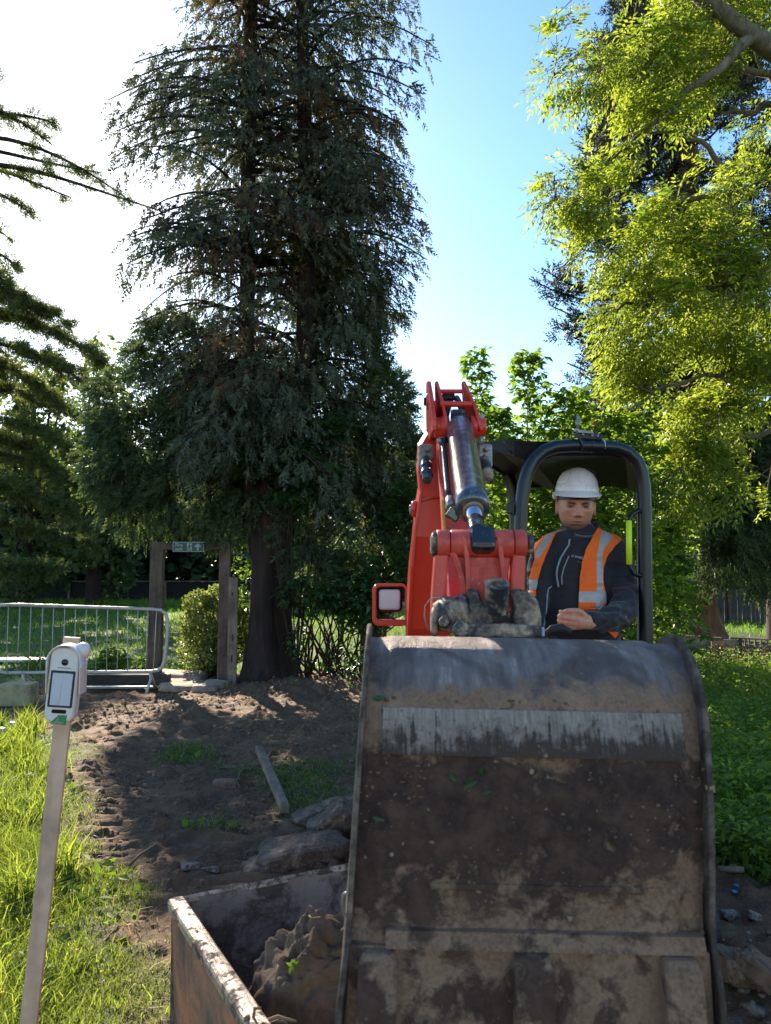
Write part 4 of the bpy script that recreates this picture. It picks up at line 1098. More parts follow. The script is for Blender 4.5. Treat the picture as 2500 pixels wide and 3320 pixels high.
# the shell sits 18 mm inside the side plates' edges
mb_part('bucket_shell', M_bucket, shell)
def shell_pt(z, x, off=0.0):
    ys = [q.x for q in sp_[20:]]; zs = [q.y for q in sp_[20:]]
    y = np.interp(-z, [-a for a in zs], ys)
    return Vector((x, y - off, z))
def band(mb, z0, z1, x0, x1, off, th=.006, n=8, nx=24, wob=0.0):
    f = []; 
    for i in range(n + 1):
        z = z0 + (z1 - z0) * i / n
        f.append([shell_pt(z + (wob * math.sin(k * 1.9) if i in (0, n) else 0), x0 + (x1 - x0) * k / nx, off) for k in range(nx + 1)])
    bk = [[p + Vector((0, th + off * .5, 0)) for p in r] for r in f]
    mb.grid(f); mb.grid(bk)
    mb.grid([f[0], bk[0]], smooth=False); mb.grid([f[-1], bk[-1]], smooth=False)
    mb.grid([[r[0] for r in f], [r[0] for r in bk]], smooth=False); mb.grid([[r[-1] for r in f], [r[-1] for r in bk]], smooth=False)
def side_plate(sx):
    def fn(mb):
        x = BX0 if sx < 0 else BX1
        edge = []
        E_ = smoothprof([(1.50, 1.462), (1.455, 1.486 + (.012 if sx < 0 else .004)), (1.40, 1.496 + (.010 if sx < 0 else .004)), (1.345, 1.488), (1.296, 1.455), (1.260, 1.408), (1.235, 1.352), (1.218, 1.291), (1.205, 1.22), (1.195, 1.15), (1.187, 1.08), (1.176, 1.05), (1.150, .995), (1.140, 0.90), (1.130, .84)], 5)
        outp = [(q.x, q.y) for q in E_] + [(1.30, .84), (1.62, 1.02), (1.70, 1.30), (1.62, 1.42)]
        th = .009 if sx < 0 else .010
        def X(q, o): return (XL(q[1]) if sx < 0 else XR(q[1])) + sx * o
        vs0 = [Vector((X(q, 0), q[0], q[1])) for q in outp]; vs1 = [Vector((X(q, th), q[0], q[1])) for q in outp]
        n = len(outp); mb.add(vs0 + vs1, [list(range(n)), list(range(n, 2 * n))[::-1]] + [(i, (i + 1) % n, n + (i + 1) % n, n + i) for i in range(n)])
    return fn
for s in (-1, 1): mb_part('side_plate', M_sidep, side_plate(s), .003)
mb_part('wear_strip', M_wear, lambda mb: band(mb, 1.385, 1.317, -.006, .468, .009, .006))
mb_part('weld_bead', M_bucket, lambda mb: band(mb, 1.135, 1.128, .07, .43, .003, .004, 2))
def cutting(mb):   # thick lip, ridge then blade below
    band(mb, 1.074, 1.052, .005, .474, .014, .02, 3)
mb_part('edge_ridge', M_bucket, cutting)
def lip(mb):
    f = [[Vector((-.048 + .528 * k / 20, 1.180 - .02 * i / 6, 1.053 - .145 * i / 6)) for k in range(21)] for i in range(7)]
    bk = [[p + Vector((0, .02, 0)) for p in r] for r in f]
    mb.grid(f); mb.grid(bk); mb.grid([f[-1], bk[-1]], smooth=False); mb.grid([f[0], bk[0]], smooth=False)
    mb.grid([[r[0] for r in f], [r[0] for r in bk]], smooth=False); mb.grid([[r[-1] for r in f], [r[-1] for r in bk]], smooth=False)
mb_part('cutting_edge', M_bucket, lip, .002)
for tx, wd in ((-0.006, .056), (0.218, .058), (0.432, .056)):
    def tooth(mb, tx=tx, wd=wd):
        secs = []
        for z, y, w_, t_ in ((1.05, 1.160, wd * .80, .010), (1.035, 1.150, wd, .022), (1.00, 1.140, wd, .032), (.955, 1.130, wd * .98, .036), (.925, 1.122, wd * .9, .034), (.90, 1.114, wd * .62, .03), (.83, 1.100, wd * .55, .018), (.79, 1.092, wd * .5, .006)):
            h = w_ / 2
            secs.append([Vector((tx - h, y + t_ + .012, z)), Vector((tx - h, y + .004, z)), Vector((tx - h * .8, y, z)), Vector((tx + h * .8, y, z)), Vector((tx + h, y + .004, z)), Vector((tx + h, y + t_ + .012, z))])
        mb.loft(secs)
    mb_part('bucket_tooth', M_bucket, tooth, .002)
# lifting eye on the left plate, crumbs of soil on the shell, a few leaves
mb_part('lifting_eye', M_rimst, lambda mb: mb.tube([P(1140, 2985, 1.19), P(1122, 2975, 1.19), P(1119, 2945, 1.19), P(1122, 2915, 1.19), P(1138, 2905, 1.19)], .0028, 8))
n = 1500; cx = R.uniform(BX0, BX1, n); cz = R.uniform(1.07, 1.40, n); k = (fbm(np.stack([cx, cz], 1), 7, 3) + .10 * (cz < 1.31) > .58); cx, cz = cx[k], cz[k]
cy = np.array([shell_pt(z, x).y for x, z in zip(cx, cz)])
V, F = crumbs(cx, cy, R.uniform(.2, 1, len(cx)) ** 5 * .0042 + .0007, cz)
g = fastmesh('clinging_soil', V, F, M_clod, exc); g['kind'] = 'stuff'
def pebb():
    for (px, py, r_) in ((2295, 2555, .0085), (1722, 2517, .0045), (1855, 2972, .0045), (1275, 2785, .0035)):
        p = P(px, py, 1.2); p = shell_pt(p.z, p.x * shell_pt(p.z, 0).y / 1.2, .003)
        V = IV * r_ * (1 + R.normal(0, .15, (len(IV), 1))) + np.array(p[:]); mb = MB(); mb.add(V, IF.tolist()); mb.build('clay_lump', M_peb, exc)
M_peb = plain('ochre_clay_lump', (0.33, 0.23, 0.13), .9)
pebb()
fs_ = FB()
for (px, py, L_, dx, dz) in ((1500, 2560, .026, .9, .5), (1485, 2540, .02, -.6, .6), (1560, 2575, .018, .7, .2), (1555, 2520, .016, .2, .9), (1210, 2655, .02, .9, -.2), (1200, 2290, .022, .8, .1)):
    p = P(px, py, 1.22); p = np.array(shell_pt(p.z, p.x, .006)[:])[None]
    V, F = leaves_arr(p, np.array([[dx, -.15, dz]]), np.array([[0, -1., .2]]), np.array([L_]), np.array([L_ * .5])); fs_.add(V, F, np.array([.4, .4]))
fs_.build('stuck_leaves', M_sycd, exc)['kind'] = 'stuff'

_a = math.radians(1.25); _pv = Vector((.23, 0, 1.28))
for _o in list(exc.children):      # the whole bucket hangs a little lower on its right
    if _o.type == 'MESH': _o.data.transform(Matrix.Translation(_pv) @ Matrix.Rotation(_a, 4, 'Y') @ Matrix.Translation(-_pv))
# ---- bucket ears and pins, behind the crown of the bucket
EY = 1.52
def poly(mb, pts, Y, th, mi=0):
    mb.prism([P(x, y, Y) for x, y in pts], (0, th, 0), mi)
def ear(mb):
    poly(mb, [(1512, 2060), (1518, 1915), (1530, 1907), (1552, 1912), (1560, 1935), (1585, 1985), (1600, 2000), (1600, 2070)], EY, .035)
mb_part('bucket_ear', M_cast, ear, .006)
def ear2(mb):
    poly(mb, [(1668, 2065), (1664, 1975), (1660, 1930), (1672, 1912), (1690, 1910), (1728, 1925), (1748, 1955), (1757, 2000), (1758, 2065)], EY - .02, .05)
mb_part('bucket_ear', M_cast, ear2, .006)
def saddle(mb):
    poly(mb, [(1580, 2068), (1582, 1985), (1605, 1975), (1640, 1995), (1662, 2000), (1690, 1960), (1700, 2068)], EY + .03, .05)
    poly(mb, [(1500, 2068), (1500, 2025), (1640, 2020), (1760, 2030), (1760, 2068)], EY - .03, .10)
mb_part('ear_saddle', M_cast, saddle, .005)
def bosses(mb):
    a = P(1408, 2000, EY + .02); b_ = P(1518, 1985, EY + .02)
    mb.lathe(a, b_ - a, [(0, .012), (.001, .026), (.012, .032), (.02, .032), (.021, .036), (.038, .037), (.039, .034), (.052, .034), (.053, .038), (.066, .038)], 22)
mb_part('pin_boss', M_cast, bosses)
mb_part('bolt_head', M_cast, lambda mb: mb.lathe(P(1438, 2015, EY - .03), (0, -1, 0), [(0, .010), (.006, .010), (.008, .006)], 6, smooth=False))
mb_part('bolt_head', M_cast, lambda mb: mb.lathe(P(1492, 2042, EY - .05), (.1, -1, .3), [(0, .016), (.012, .015), (.014, .008)], 10, smooth=False))
def outer_nut(mb):
    mb.lathe(P(1396, 2018, EY + .02), (1, 0, 0), [(0, .018), (.004, .030), (.012, .031), (.013, .02)], 14)
mb_part('end_nut', M_cast, outer_nut)
def pipe(mb):
    o = P(1608, 1980, EY - .02); tp = P(1612, 1893, EY - .045); ax = (tp - o); L = ax.length
    mb.lathe(o, ax, [(0, .0225), (L * .5, .0225), (L, .0235)], 24, caps=False)
    mb.lathe(o, ax, [(0, .0145), (L, .0150)], 24, caps=False)
    mb.lathe(o, ax, [(L, .0150), (L + .002, .016), (L + .002, .0225), (L, .0235)], 24, caps=False)
    mb.lathe(o, ax, [(L * .15, .0001), (L * .15, .0145)], 24, caps=False)
mb_part('pin_sleeve', M_cast, pipe)
mb_part('wire_loop', M_galv, lambda mb: mb.tube([P(1388, 2045, 1.5), P(1376, 2000, 1.5), P(1378, 1965, 1.5), P(1398, 1940, 1.5), P(1425, 1937, 1.5), P(1438, 1952, 1.5)], .0011, 6))
# ---- H link
LY = 1.58
def xbar(mb, x0, x1, yc, Y, rad, prof=None, seg=24):
    a = P(x0, yc, Y); b_ = P(x1, yc, Y); L = (b_ - a).length
    mb.lathe(a, (1, 0, 0), prof(L) if prof else [(0, rad), (L, rad)], seg)
def lbarrel(x0, x1):
    return lambda mb: xbar(mb, x0, x1, 1763, LY, .029, lambda L: [(0, .026), (.002, .029), (L - .002, .029), (L, .026)])
link = mb_part('tipping_link', M_redw, lambda mb: (lbarrel(1459, 1662)(mb)))
mb_part('link_collar', M_redw, lbarrel(1415, 1457)); mb_part('link_collar', M_redw, lbarrel(1664, 1704))
mb_part('pin_cap', M_cast, lambda mb: xbar(mb, 1396, 1414, 1765, LY, .03, lambda L: [(0, .016), (.003, .024), (L, .027)]))
mb_part('pin_cap', M_cast, lambda mb: xbar(mb, 1705, 1727, 1763, LY, .024, lambda L: [(0, .022), (L * .8, .022), (L, .018)], 12))
def leg(mb, pts, th=.03, Y=LY - .015): poly(mb, pts, Y, th)
mb_part('link_arm', M_redw, lambda mb: leg(mb, [(1412, 1780), (1458, 1780), (1452, 1860), (1447, 1950), (1446, 2040), (1398, 2040), (1400, 1930), (1406, 1850)], .045), .006)
mb_part('link_arm', M_redw, lambda mb: leg(mb, [(1664, 1780), (1706, 1780), (1705, 1850), (1702, 1920), (1698, 1990), (1652, 1990), (1655, 1880)], .045), .006)
def web(mb):
    leg(mb, [(1462, 1770), (1660, 1770), (1658, 1810), (1650, 1850), (1646, 1960), (1512, 1960), (1508, 1930), (1495, 1870), (1482, 1825)], .016, LY - .004)
mb_part('link_web', M_redw, web, .003)
mb_part('link_rib', M_redw, lambda mb: mb.loft([[P(x - 9, y, LY - .03), P(x + 7, y, LY - .03), P(x + 9, y, LY + .0), P(x - 11, y, LY + .0)] for x, y in ((1505, 1738), (1512, 1775), (1517, 1830), (1519, 1880), (1520, 1930))]), .002)
mb_part('link_rib', M_redw, lambda mb: mb.loft([[P(x - 8, y, LY - .03), P(x + 8, y, LY - .03), P(x + 10, y, LY + .0), P(x - 10, y, LY + .0)] for x, y in ((1617, 1740), (1622, 1775), (1628, 1820), (1634, 1870), (1640, 1925))]), .002)
mb_part('link_rib', M_redw, lambda mb: mb.loft([[P(x - 12, y, LY - .02), P(x + 12, y, LY - .025), P(x + 12, y, LY + .02), P(x - 12, y, LY + .02)] for x, y in ((1466, 1790), (1480, 1822), (1492, 1860), (1500, 1900), (1505, 1935))]), .004)
# ---- bucket cylinder
ca, cb_ = P(1489, 1378, 2.06), P(1534, 1652, 1.70)
cax = (cb_ - ca); CL = cax.length
M_barrel, t, b = newmat('dusty_barrel_painted_glints')
sn = noise(t, 1.0, 5, .65, vec=mapping(t, (75, 75, 4), rot=(.75, .12, 0)))  # pale lengthwise streaks: dust plus sky highlights painted into the colour
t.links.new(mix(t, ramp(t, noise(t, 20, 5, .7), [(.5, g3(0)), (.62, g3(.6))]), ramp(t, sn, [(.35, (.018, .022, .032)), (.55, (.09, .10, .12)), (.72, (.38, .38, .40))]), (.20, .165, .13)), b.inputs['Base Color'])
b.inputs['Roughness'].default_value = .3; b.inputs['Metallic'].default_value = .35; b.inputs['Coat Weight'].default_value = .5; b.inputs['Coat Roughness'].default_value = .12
def cyl(mb):
    mb.lathe(ca, cax, [(-.015, .020), (0, .028), (.022, .0345), (.03, .0358), (CL * .52, .0358), (CL * .52 + .001, .0366), (CL * .86, .0366), (CL * .86 + .001, .0382), (CL - .012, .0382), (CL - .011, .037), (CL, .036), (CL + .001, .022)], 40)
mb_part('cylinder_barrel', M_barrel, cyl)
mb_part('cylinder_clevis', M_cyl, lambda mb: (mb.box(ca - cax.normalized() * .03, (.042, .05, .05), cax.to_track_quat('Z', 'Y').to_matrix(), ch=.006)))
mb_part('seal_ring', M_brass, lambda mb: mb.lathe(cb_ - cax.normalized() * .002, cax, [(0, .0185), (.006, .0235), (.009, .0225), (.010, .0165), (.0, .0165)], 30, caps=False))
rod_end = P(1548, 1722, 1.60)
mb_part('piston_rod', M_chrome, lambda mb: mb.tube([cb_ - cax * .1, cb_, rod_end + (cb_ - rod_end) * .45], .0165, 28))
mb_part('rod_neck', M_cyl, lambda mb: mb.lathe(cb_ + (rod_end - cb_) * .5, rod_end - cb_, [(0, .0165), (.003, .0182), (.055, .0188), (.08, .021)], 28))
def knuckle(mb):
    c = P(1563, 1757, LY - .012)
    mb.box(c, (.052, .062, .052), Matrix.Rotation(math.radians(-20), 3, 'X'), ch=.012)
mb_part('rod_knuckle', M_cyl, knuckle)
# hose on the cylinder's left, fittings
h0 = [P(1437, 1432, 2.0), P(1441, 1470, 1.97), P(1446, 1530, 1.9), P(1452, 1590, 1.82), P(1457, 1615, 1.79)]
mb_part('hose', M_hose, lambda mb: mb.tube(h0, .0078, 12))
mb_part('hose_fitting', M_galv, lambda mb: (mb.tube([h0[-1], P(1461, 1645, 1.76)], [.0095, .0105], 6), mb.lathe(P(1460, 1636, 1.77), Vector((.004, -.02, -.02)), [(0, .012), (.012, .012)], 6, smooth=False)))
mb_part('port_block', M_cyl, lambda mb: mb.box(P(1470, 1668, 1.74), (.030, .03, .026), Matrix.Rotation(.6, 3, 'Y'), ch=.003))
mb_part('banjo_fitting', M_galv, lambda mb: (mb.tube([P(1418, 1433, 2.0), P(1432, 1429, 2.0)], .0058, 8), mb.tube([P(1424, 1431, 2.0), P(1430, 1429, 2.0)], .009, 6)))
mb_part('banjo_hose', M_hose, lambda mb: mb.tube([P(1430, 1429, 2.0), P(1442, 1424, 2.01), P(1450, 1428, 2.02)], .008, 10))
# ---- arm top: two curved cheek plates with cross tubes
AY = 2.14
def cheek(pts_f, dy=.16, th=.012, sx=1):
    """cheek plate seen nearly edge-on: outline in the y-z plane, thickness along x"""
def plate_yz(mb, x, th, outline):
    n = len(outline)
    v0 = [Vector((x, y, z)) for y, z in outline]; v1 = [Vector((x + th, y, z)) for y, z in outline]
    mb.add(v0 + v1, [list(range(n)), list(range(n, 2 * n))[::-1]] + [(i, (i + 1) % n, n + (i + 1) % n, n + i) for i in range(n)])
# cheeks: run from px y 1233 (top) to 1420 ; lean with x
zt = P(1412, 1236, AY).z; zb = P(1450, 1415, AY).z
def cheek_outline():
    H = zt - zb; o = []
    for i in range(13):      # front edge bulging toward the bucket side
        s = i / 12; o.append((AY - .075 * math.sin(s * PI * .62) - .02 * s, zt - H * s))
    for i in range(7):
        s = i / 6; o.append((AY + .05 + .13 * math.sin((1 - s) * PI * .55), zb + H * (.05 + .9 * s)))
    o.append((AY + .03, zt + .003))
    return o
def skewed_plate(x0t, x0b, thp):
    def fn(mb):
        o = cheek_outline(); n = len(o); v0 = []; v1 = []
        for y, z in o:
            s = (zt - z) / (zt - zb); px = x0t + (x0b - x0t) * s
            X = (px - 1250) / 2500 * AY
            v0.append(Vector((X - thp, y, z))); v1.append(Vector((X, y, z)))
        mb.add(v0 + v1, [list(range(n)), list(range(n, 2 * n))[::-1]] + [(i, (i + 1) % n, n + (i + 1) % n, n + i) for i in range(n)])
    return fn
mb_part('arm_cheek', M_red, skewed_plate(1424, 1450, .0085), .002)
mb_part('arm_cheek', M_red, skewed_plate(1514, 1556, .0085), .002)
mb_part('arm_cheek', M_red, skewed_plate(1400, 1412, .012), .002)
mb_part('cross_tube', M_red, lambda mb: mb.tube([P(1424, 1269, AY - .03), P(1500, 1269, AY - .03)], .0062, 14))
mb_part('cross_tube', M_red, lambda mb: mb.tube([P(1428, 1310, AY - .07), P(1530, 1311, AY - .07)], .0082, 14))
mb_part('hose_guard', M_blackp, lambda mb: mb.box(P(1453, 1288, AY + .01), (.036, .03, .017), ch=.003))
mb_part('hose', M_hose, lambda mb: mb.tube([P(1462, 1290, AY + .02), P(1455, 1315, AY - .01), P(1447, 1345, AY - .02), P(1444, 1420, AY + .02)], .009, 12))
mb_part('hose', M_hose, lambda mb: mb.tube([P(1480, 1290, AY + .02), P(1492, 1312, AY - .01), P(1503, 1350, AY - .01), P(1508, 1420, AY + .03)], .009, 12))
mb_part('bolt_head', M_galv, lambda mb: mb.lathe(P(1482, 1336, AY - .01), (0, -1, 0), [(0, .006), (.008, .006)], 6, smooth=False))
mb_part('pin_boss', M_red, lambda mb: xbar(mb, 1408, 1456, 1386, 2.08, .03, lambda L: [(0, .025), (.004, .028), (L * .45, .028), (L * .46, .031), (L, .030)]))
mb_part('pin_boss', M_red, lambda mb: xbar(mb, 1524, 1573, 1384, 2.08, .03, lambda L: [(0, .030), (L * .45, .031), (L * .46, .027), (L - .003, .027), (L, .024)]))
mb_part('pin_cap', M_galv, lambda mb: xbar(mb, 1399, 1408, 1380, 2.08, .02, lambda L: [(0, .014), (.003, .019), (L, .019)], 16))
mb_part('grease_bolt', M_galv, lambda mb: mb.lathe(P(1560, 1360, 2.07), (0, 0, 1), [(0, .010), (.012, .010), (.014, .006)], 6, smooth=False))
mb_part('grease_bolt', M_galv, lambda mb: mb.lathe(P(1560, 1428, 2.07), (0, 0, -1), [(-.01, .008), (.01, .007)], 8))
mb_part('pivot_boss', M_red, lambda mb: xbar(mb, 1382, 1400, 1302, AY + .02, .03, lambda L: [(0, .022), (.003, .025), (L, .026)]))
mb_part('pin_cap', M_blackp, lambda mb: xbar(mb, 1374, 1382, 1302, AY + .02, .02, lambda L: [(0, .011), (L, .013)], 14))
# ---- arm (dipper) from the pivot down to the bucket, behind its cylinder
def boxbeam(mb, secs):
    """secs: (px_left, px_right, py, Y, depth)"""
    ss = []
    for x0, x1, y, Y, d in secs:
        ss.append([P(x0, y, Y), P(x1, y, Y), P(x1, y, Y) + Vector((0, d, d * .25)), P(x0, y, Y) + Vector((0, d, d * .25))])
    mb.loft(ss)
mb_part('arm', M_redw, lambda mb: boxbeam(mb, [(1420, 1545, 1400, 2.12, .10), (1425, 1545, 1500, 2.05, .13), (1436, 1552, 1620, 1.95, .12), (1443, 1560, 1760, 1.82, .11), (1452, 1590, 1880, 1.72, .10), (1462, 1640, 2000, 1.66, .08)]), .004)
mb_part('yellow_strip', M_ystrip, lambda mb: mb.loft([[P(x - 4, y, Y), P(x + 4, y, Y), P(x + 4, y, Y + .02), P(x - 4, y, Y + .02)] for x, y, Y in ((1436, 1620, 1.945), (1440, 1690, 1.88), (1446, 1765, 1.81))]))
mb_part('yellow_strip', M_ystrip, lambda mb: mb.loft([[P(x - 4, y, Y), P(x + 4, y, Y), P(x + 4, y, Y + .02), P(x - 4, y, Y + .02)] for x, y, Y in ((1541, 1430, 2.09), (1550, 1500, 2.02), (1556, 1570, 1.96))]))
# ---- boom: box beam at the left, swept out at its head, running down to the swing post
bsec = [(1394, 1432, 1300, 2.26, .10), (1390, 1430, 1400, 2.24, .12), (1360, 1432, 1450, 2.22, .13), (1355, 1434, 1530, 2.2, .14), (1362, 1440, 1600, 2.2, .15), (1352, 1442, 1660, 2.2, .16), (1345, 1450, 1740, 2.2, .17), (1331, 1455, 1870, 2.22, .18), (1322, 1460, 2040, 2.25, .2), (1318, 1470, 2300, 2.45, .22), (1345, 1490, 2440, 2.72, .22), (1420, 1560, 2510, 2.92, .2), (1480, 1615, 2570, 3.0, .16)]
boom = mb_part('boom', M_red, lambda mb: boxbeam(mb, bsec), .004)
mb_part('boom_edge_flange', M_red, lambda mb: mb.loft([[P(x - 4, y, Y - .010), P(x + 5, y, Y - .012), P(x + 5, y, Y + .02), P(x - 4, y, Y + .02)] for x, y, Y in ((1364, 1600, 2.2), (1349, 1700, 2.2), (1336, 1840, 2.21), (1325, 2040, 2.25))]), .0015)
mb_part('boom_weld_ridge', M_red, lambda mb: mb.loft([[P(x, y - 4, Y), P(x, y + 4, Y), P(x, y + 4, Y + .02), P(x, y - 4, Y + .02)] for x, y, Y in ((1366, 1622, 2.19), (1400, 1612, 2.188), (1432, 1613, 2.19))]), .002)
mb_part('pin_boss', M_red, lambda mb: xbar(mb, 1334, 1352, 1650, 2.26, .03, lambda L: [(0, .020), (.004, .024), (L, .026)]))
mb_part('pin_cap', M_galv, lambda mb: xbar(mb, 1328, 1334, 1652, 2.26, .02, lambda L: [(0, .014), (L, .016)], 12))
# ---- quick couplers either side
def coupler(x, y0, side):
    def body(mb):
        mb.box(P(x, y0 + 28, 2.14), (.042, .036, .046), ch=.007)
        mb.box(P(x + 10 * side, y0 + 48, 2.135), (.026, .03, .05), ch=.006)
    cp = mb_part('valve_block', M_galv, body)
    mb_part('bolt_head', M_galv, lambda mb: mb.lathe(P(x + 6, y0 + 20, 2.125), (0, -1, .2), [(0, .0075), (.014, .0075), (.016, .004)], 6, smooth=False), parent=cp)
    a = P(x, y0 + 50, 2.12); b_ = P(x + (4 if side < 0 else 14), y0 + 118, 2.02)
    L = (b_ - a).length
    mb_part('quick_coupler', M_cast if side > 0 else M_cyl, lambda mb: mb.lathe(a, b_ - a, [(0, .013), (L * .2, .0145), (L * .22, .0165), (L * .48, .0165), (L * .5, .014), (L * .6, .014), (L * .62, .017), (L * .78, .017), (L * .8, .013), (L * .97, .0135), (L, .011), (L * .97, .006)], 16))
coupler(1381, 1440, -1); coupler(1570, 1440, 1)
mb_part('tag_clip', M_galv, lambda mb: mb.box(P(1349, 1498, 2.16), (.004, .01, .02), Matrix.Rotation(.4, 3, 'Y')))
# ---- work lamp in its red guard
WY = 2.5
def rrect(cx, cy, w_, h_, r_, Y, n=6):
    o = []
    for qx, qy, a0 in ((1, -1, -90), (1, 1, 0), (-1, 1, 90), (-1, -1, 180)):
        for i in range(n + 1):
            a = math.radians(a0 + 90 * i / n)
            o.append(P(cx + qx * (w_ / 2 - r_) + math.cos(a) * r_, cy + qy * (h_ / 2 - r_) + math.sin(a) * r_, Y))
    return o
def guard(mb):
    a = rrect(1265, 1961, 116, 138, 22, WY); b_ = rrect(1267, 1958, 94, 112, 14, WY); n = len(a)
    va = a + b_ + [p + Vector((0, .05, 0)) for p in a] + [p + Vector((0, .05, 0)) for p in b_]
    fs = []
    for i in range(n):
        j = (i + 1) % n
        fs += [(i, j, n + j, n + i), (2 * n + i, 3 * n + i, 3 * n + j, 2 * n + j), (i, 2 * n + i, 2 * n + j, j), (n + i, n + j, 3 * n + j, 3 * n + i)]
    mb.add(va, fs)
mb_part('lamp_guard', M_red, guard, .003)
mb_part('guard_foot', M_red, lambda mb: mb.box(P(1270, 2018, WY + .01), (.10, .05, .018), ch=.002))
wl = mb_part('work_lamp', M_blackp, lambda mb: mb.loft([rrect(1263, 1945, w_, h_, 12, WY + d) for w_, h_, d in ((70, 68, .012), (82, 78, .018), (80, 76, .045), (50, 48, .07))], smooth=False), .002)
mb_part('lamp_lens', M_lens, lambda mb: mb.loft([rrect(1263, 1944, w_, h_, 10, WY + d) for w_, h_, d in ((58, 56, .006), (68, 65, .009), (70, 67, .016))]), .001, parent=wl)
mb_part('lamp_cable', M_hose, lambda mb: mb.tube([P(1268, 1978, WY + .03), P(1262, 1996, WY + .02), P(1275, 2004, WY + .02), P(1280, 2012, WY + .02)], .004, 8))
mb_part('lamp_bracket', M_red, lambda mb: mb.tube([P(1318, 1957, WY), P(1345, 1957, WY - .1)], .008, 8))
mb_part('bracket_bolt', M_galv, lambda mb: mb.lathe(P(1312, 1957, WY - .01), (0, -1, 0), [(0, .007), (.008, .007)], 6, smooth=False))

# ---- canopy
HY = 3.2
hoop = [(1682, 2440), (1684, 2040), (1686, 1740), (1690, 1640), (1699, 1570), (1712, 1525), (1732, 1489), (1762, 1463), (1800, 1449), (1850, 1445), (1950, 1447), (2000, 1452), (2035, 1466), (2063, 1492), (2080, 1530), (2088, 1580), (2091, 1660), (2093, 1900), (2095, 2060), (2100, 2440)]
hp = [P(x, y, HY + .12 * (x - 1690) / 400) for x, y in hoop]
mb_part('canopy_hoop', M_black, lambda mb: mb.tube(hp, .029, 20))
mb_part('hoop_joint', M_black, lambda mb: mb.lathe(P(1912, 1446, HY + .067), (1, 0, 0), [(0, .0292), (.002, .031), (.014, .031), (.016, .0292)], 20, caps=False))
# sticker plate on the tube
M_sign = plain('white_sticker', (0.62, 0.60, 0.56), .5, 0, .04)
def wrap(mb, px0, px1, py0, py1, off=.0007):
    rows = []
    for i in range(7):
        a = math.radians(-75 + 105 * i / 6)
        rows.append([Vector((P(px, 1447, HY + .08).x, HY + .08 - math.cos(a) * (.029 + off), P(px, 1447, HY + .08).z - math.sin(a) * (.029 + off))) for px in np.linspace(px0, px1, 5)])
    mb.grid(rows)
stk = mb_part('warning_sticker', M_sign, lambda mb: wrap(mb, 1938, 1958, 0, 0), fixn=False)
M_mark = plain('sticker_red', (0.55, 0.05, 0.03), .5); M_ink = plain('black_ink', (0.02, 0.02, 0.02), .5)
zc = P(1948, 1447, HY + .08)
def onhoop(u, v): # small marks on the sticker
    a = math.radians(-22) + v / .03; return Vector((zc.x + u, zc.y - math.cos(a) * .0305, zc.z - math.sin(a) * .0305))
mb_part('sticker_mark', M_mark, lambda mb: (mb.tube([onhoop(-.007, -.012), onhoop(0, 0), onhoop(.007, .012)], .0009, 4), mb.tube([onhoop(.007, -.012), onhoop(0, 0), onhoop(-.007, .012)], .0009, 4)), parent=stk)
mb_part('sticker_mark', M_ink, lambda mb: mb.tube([onhoop(0, -.012), onhoop(.001, .002), onhoop(.005, .007), onhoop(.002, .013), onhoop(-.004, .010)], .0011, 4), parent=stk)
# roof: front lip, folded left wing, underside that runs back, rear skirt
def roof(mb):
    fy = HY + .03
    F_ = [P(1548, 1436, fy + .15), P(1632, 1424, fy + .05), P(1668, 1428, fy), P(1745, 1431, fy), P(1800, 1430, fy), P(1960, 1434, fy + .05), P(2030, 1446, fy + .08), P(2082, 1492, fy + .1), P(2108, 1545, fy + .1)]
    D = Vector((.34, 1.05, 0)); 
    Bk = [p + D + Vector((0, 0, -.015 - (.02 if i in (0, 8) else 0))) for i, p in enumerate(F_)]
    Lw = [P(1558, 1478, fy + .17), P(1625, 1468, fy + .07), P(1668, 1480, fy + .03), P(1730, 1502, fy + .05), P(1800, 1478, fy + .05), P(1960, 1478, fy + .08), P(2028, 1486, fy + .1), P(2070, 1516, fy + .11), P(2100, 1560, fy + .12)]
    Lb = [p + D + Vector((0, 0, -.012)) for p in Lw]
    mid = [(a + b_) / 2 + Vector((0, 0, .022)) for a, b_ in zip(F_, Bk)]
    mb.grid([F_, mid, Bk], smooth=False)
    mb.grid([F_, Lw], smooth=False)
    mb.grid([Lw, [(a + b_) / 2 + Vector((0, 0, .01)) for a, b_ in zip(Lw, Lb)], Lb], smooth=False)
    mb.grid([Bk, Lb], smooth=False)
    mb.grid([[F_[0], Bk[0]], [Lw[0], Lb[0]]], smooth=False); mb.grid([[F_[-1], Bk[-1]], [Lw[-1], Lb[-1]]], smooth=False)
mb_part('canopy_roof', M_roof, roof)
mb_part('roof_fold', M_black, lambda mb: mb.tube([P(1630, 1428, HY + .06), P(1642, 1440, HY + .045), P(1660, 1470, HY + .04)], .005, 6))
mb_part('roof_rib', M_black, lambda mb: mb.tube([P(1700, 1512, HY + .5), P(1850, 1508, HY + .5), P(2060, 1500, HY + .5)], .012, 6))
mb_part('rear_skirt', M_roof, lambda mb: mb.loft([[P(x, y0, 4.3), P(x, y1, 4.3), P(x, y1, 4.32), P(x, y0, 4.32)] for x, y0, y1 in ((1640, 1520, 1562), (1720, 1535, 1580), (1900, 1535, 1578), (2085, 1525, 1566))]))
mb_part('roof_label', M_galv, lambda mb: mb.box(P(1785, 1555, 4.28), (.05, .004, .08)))
mb_part('rear_post', M_black, lambda mb: mb.tube([P(1560, 1500, 4.05), P(1600, 1500, 4.05), P(1640, 1525, 4.05), P(1660, 1575, 4.05), P(1668, 1650, 4.05), P(1670, 1750, 4.05), P(1675, 2430, 4.05)], .032, 14))
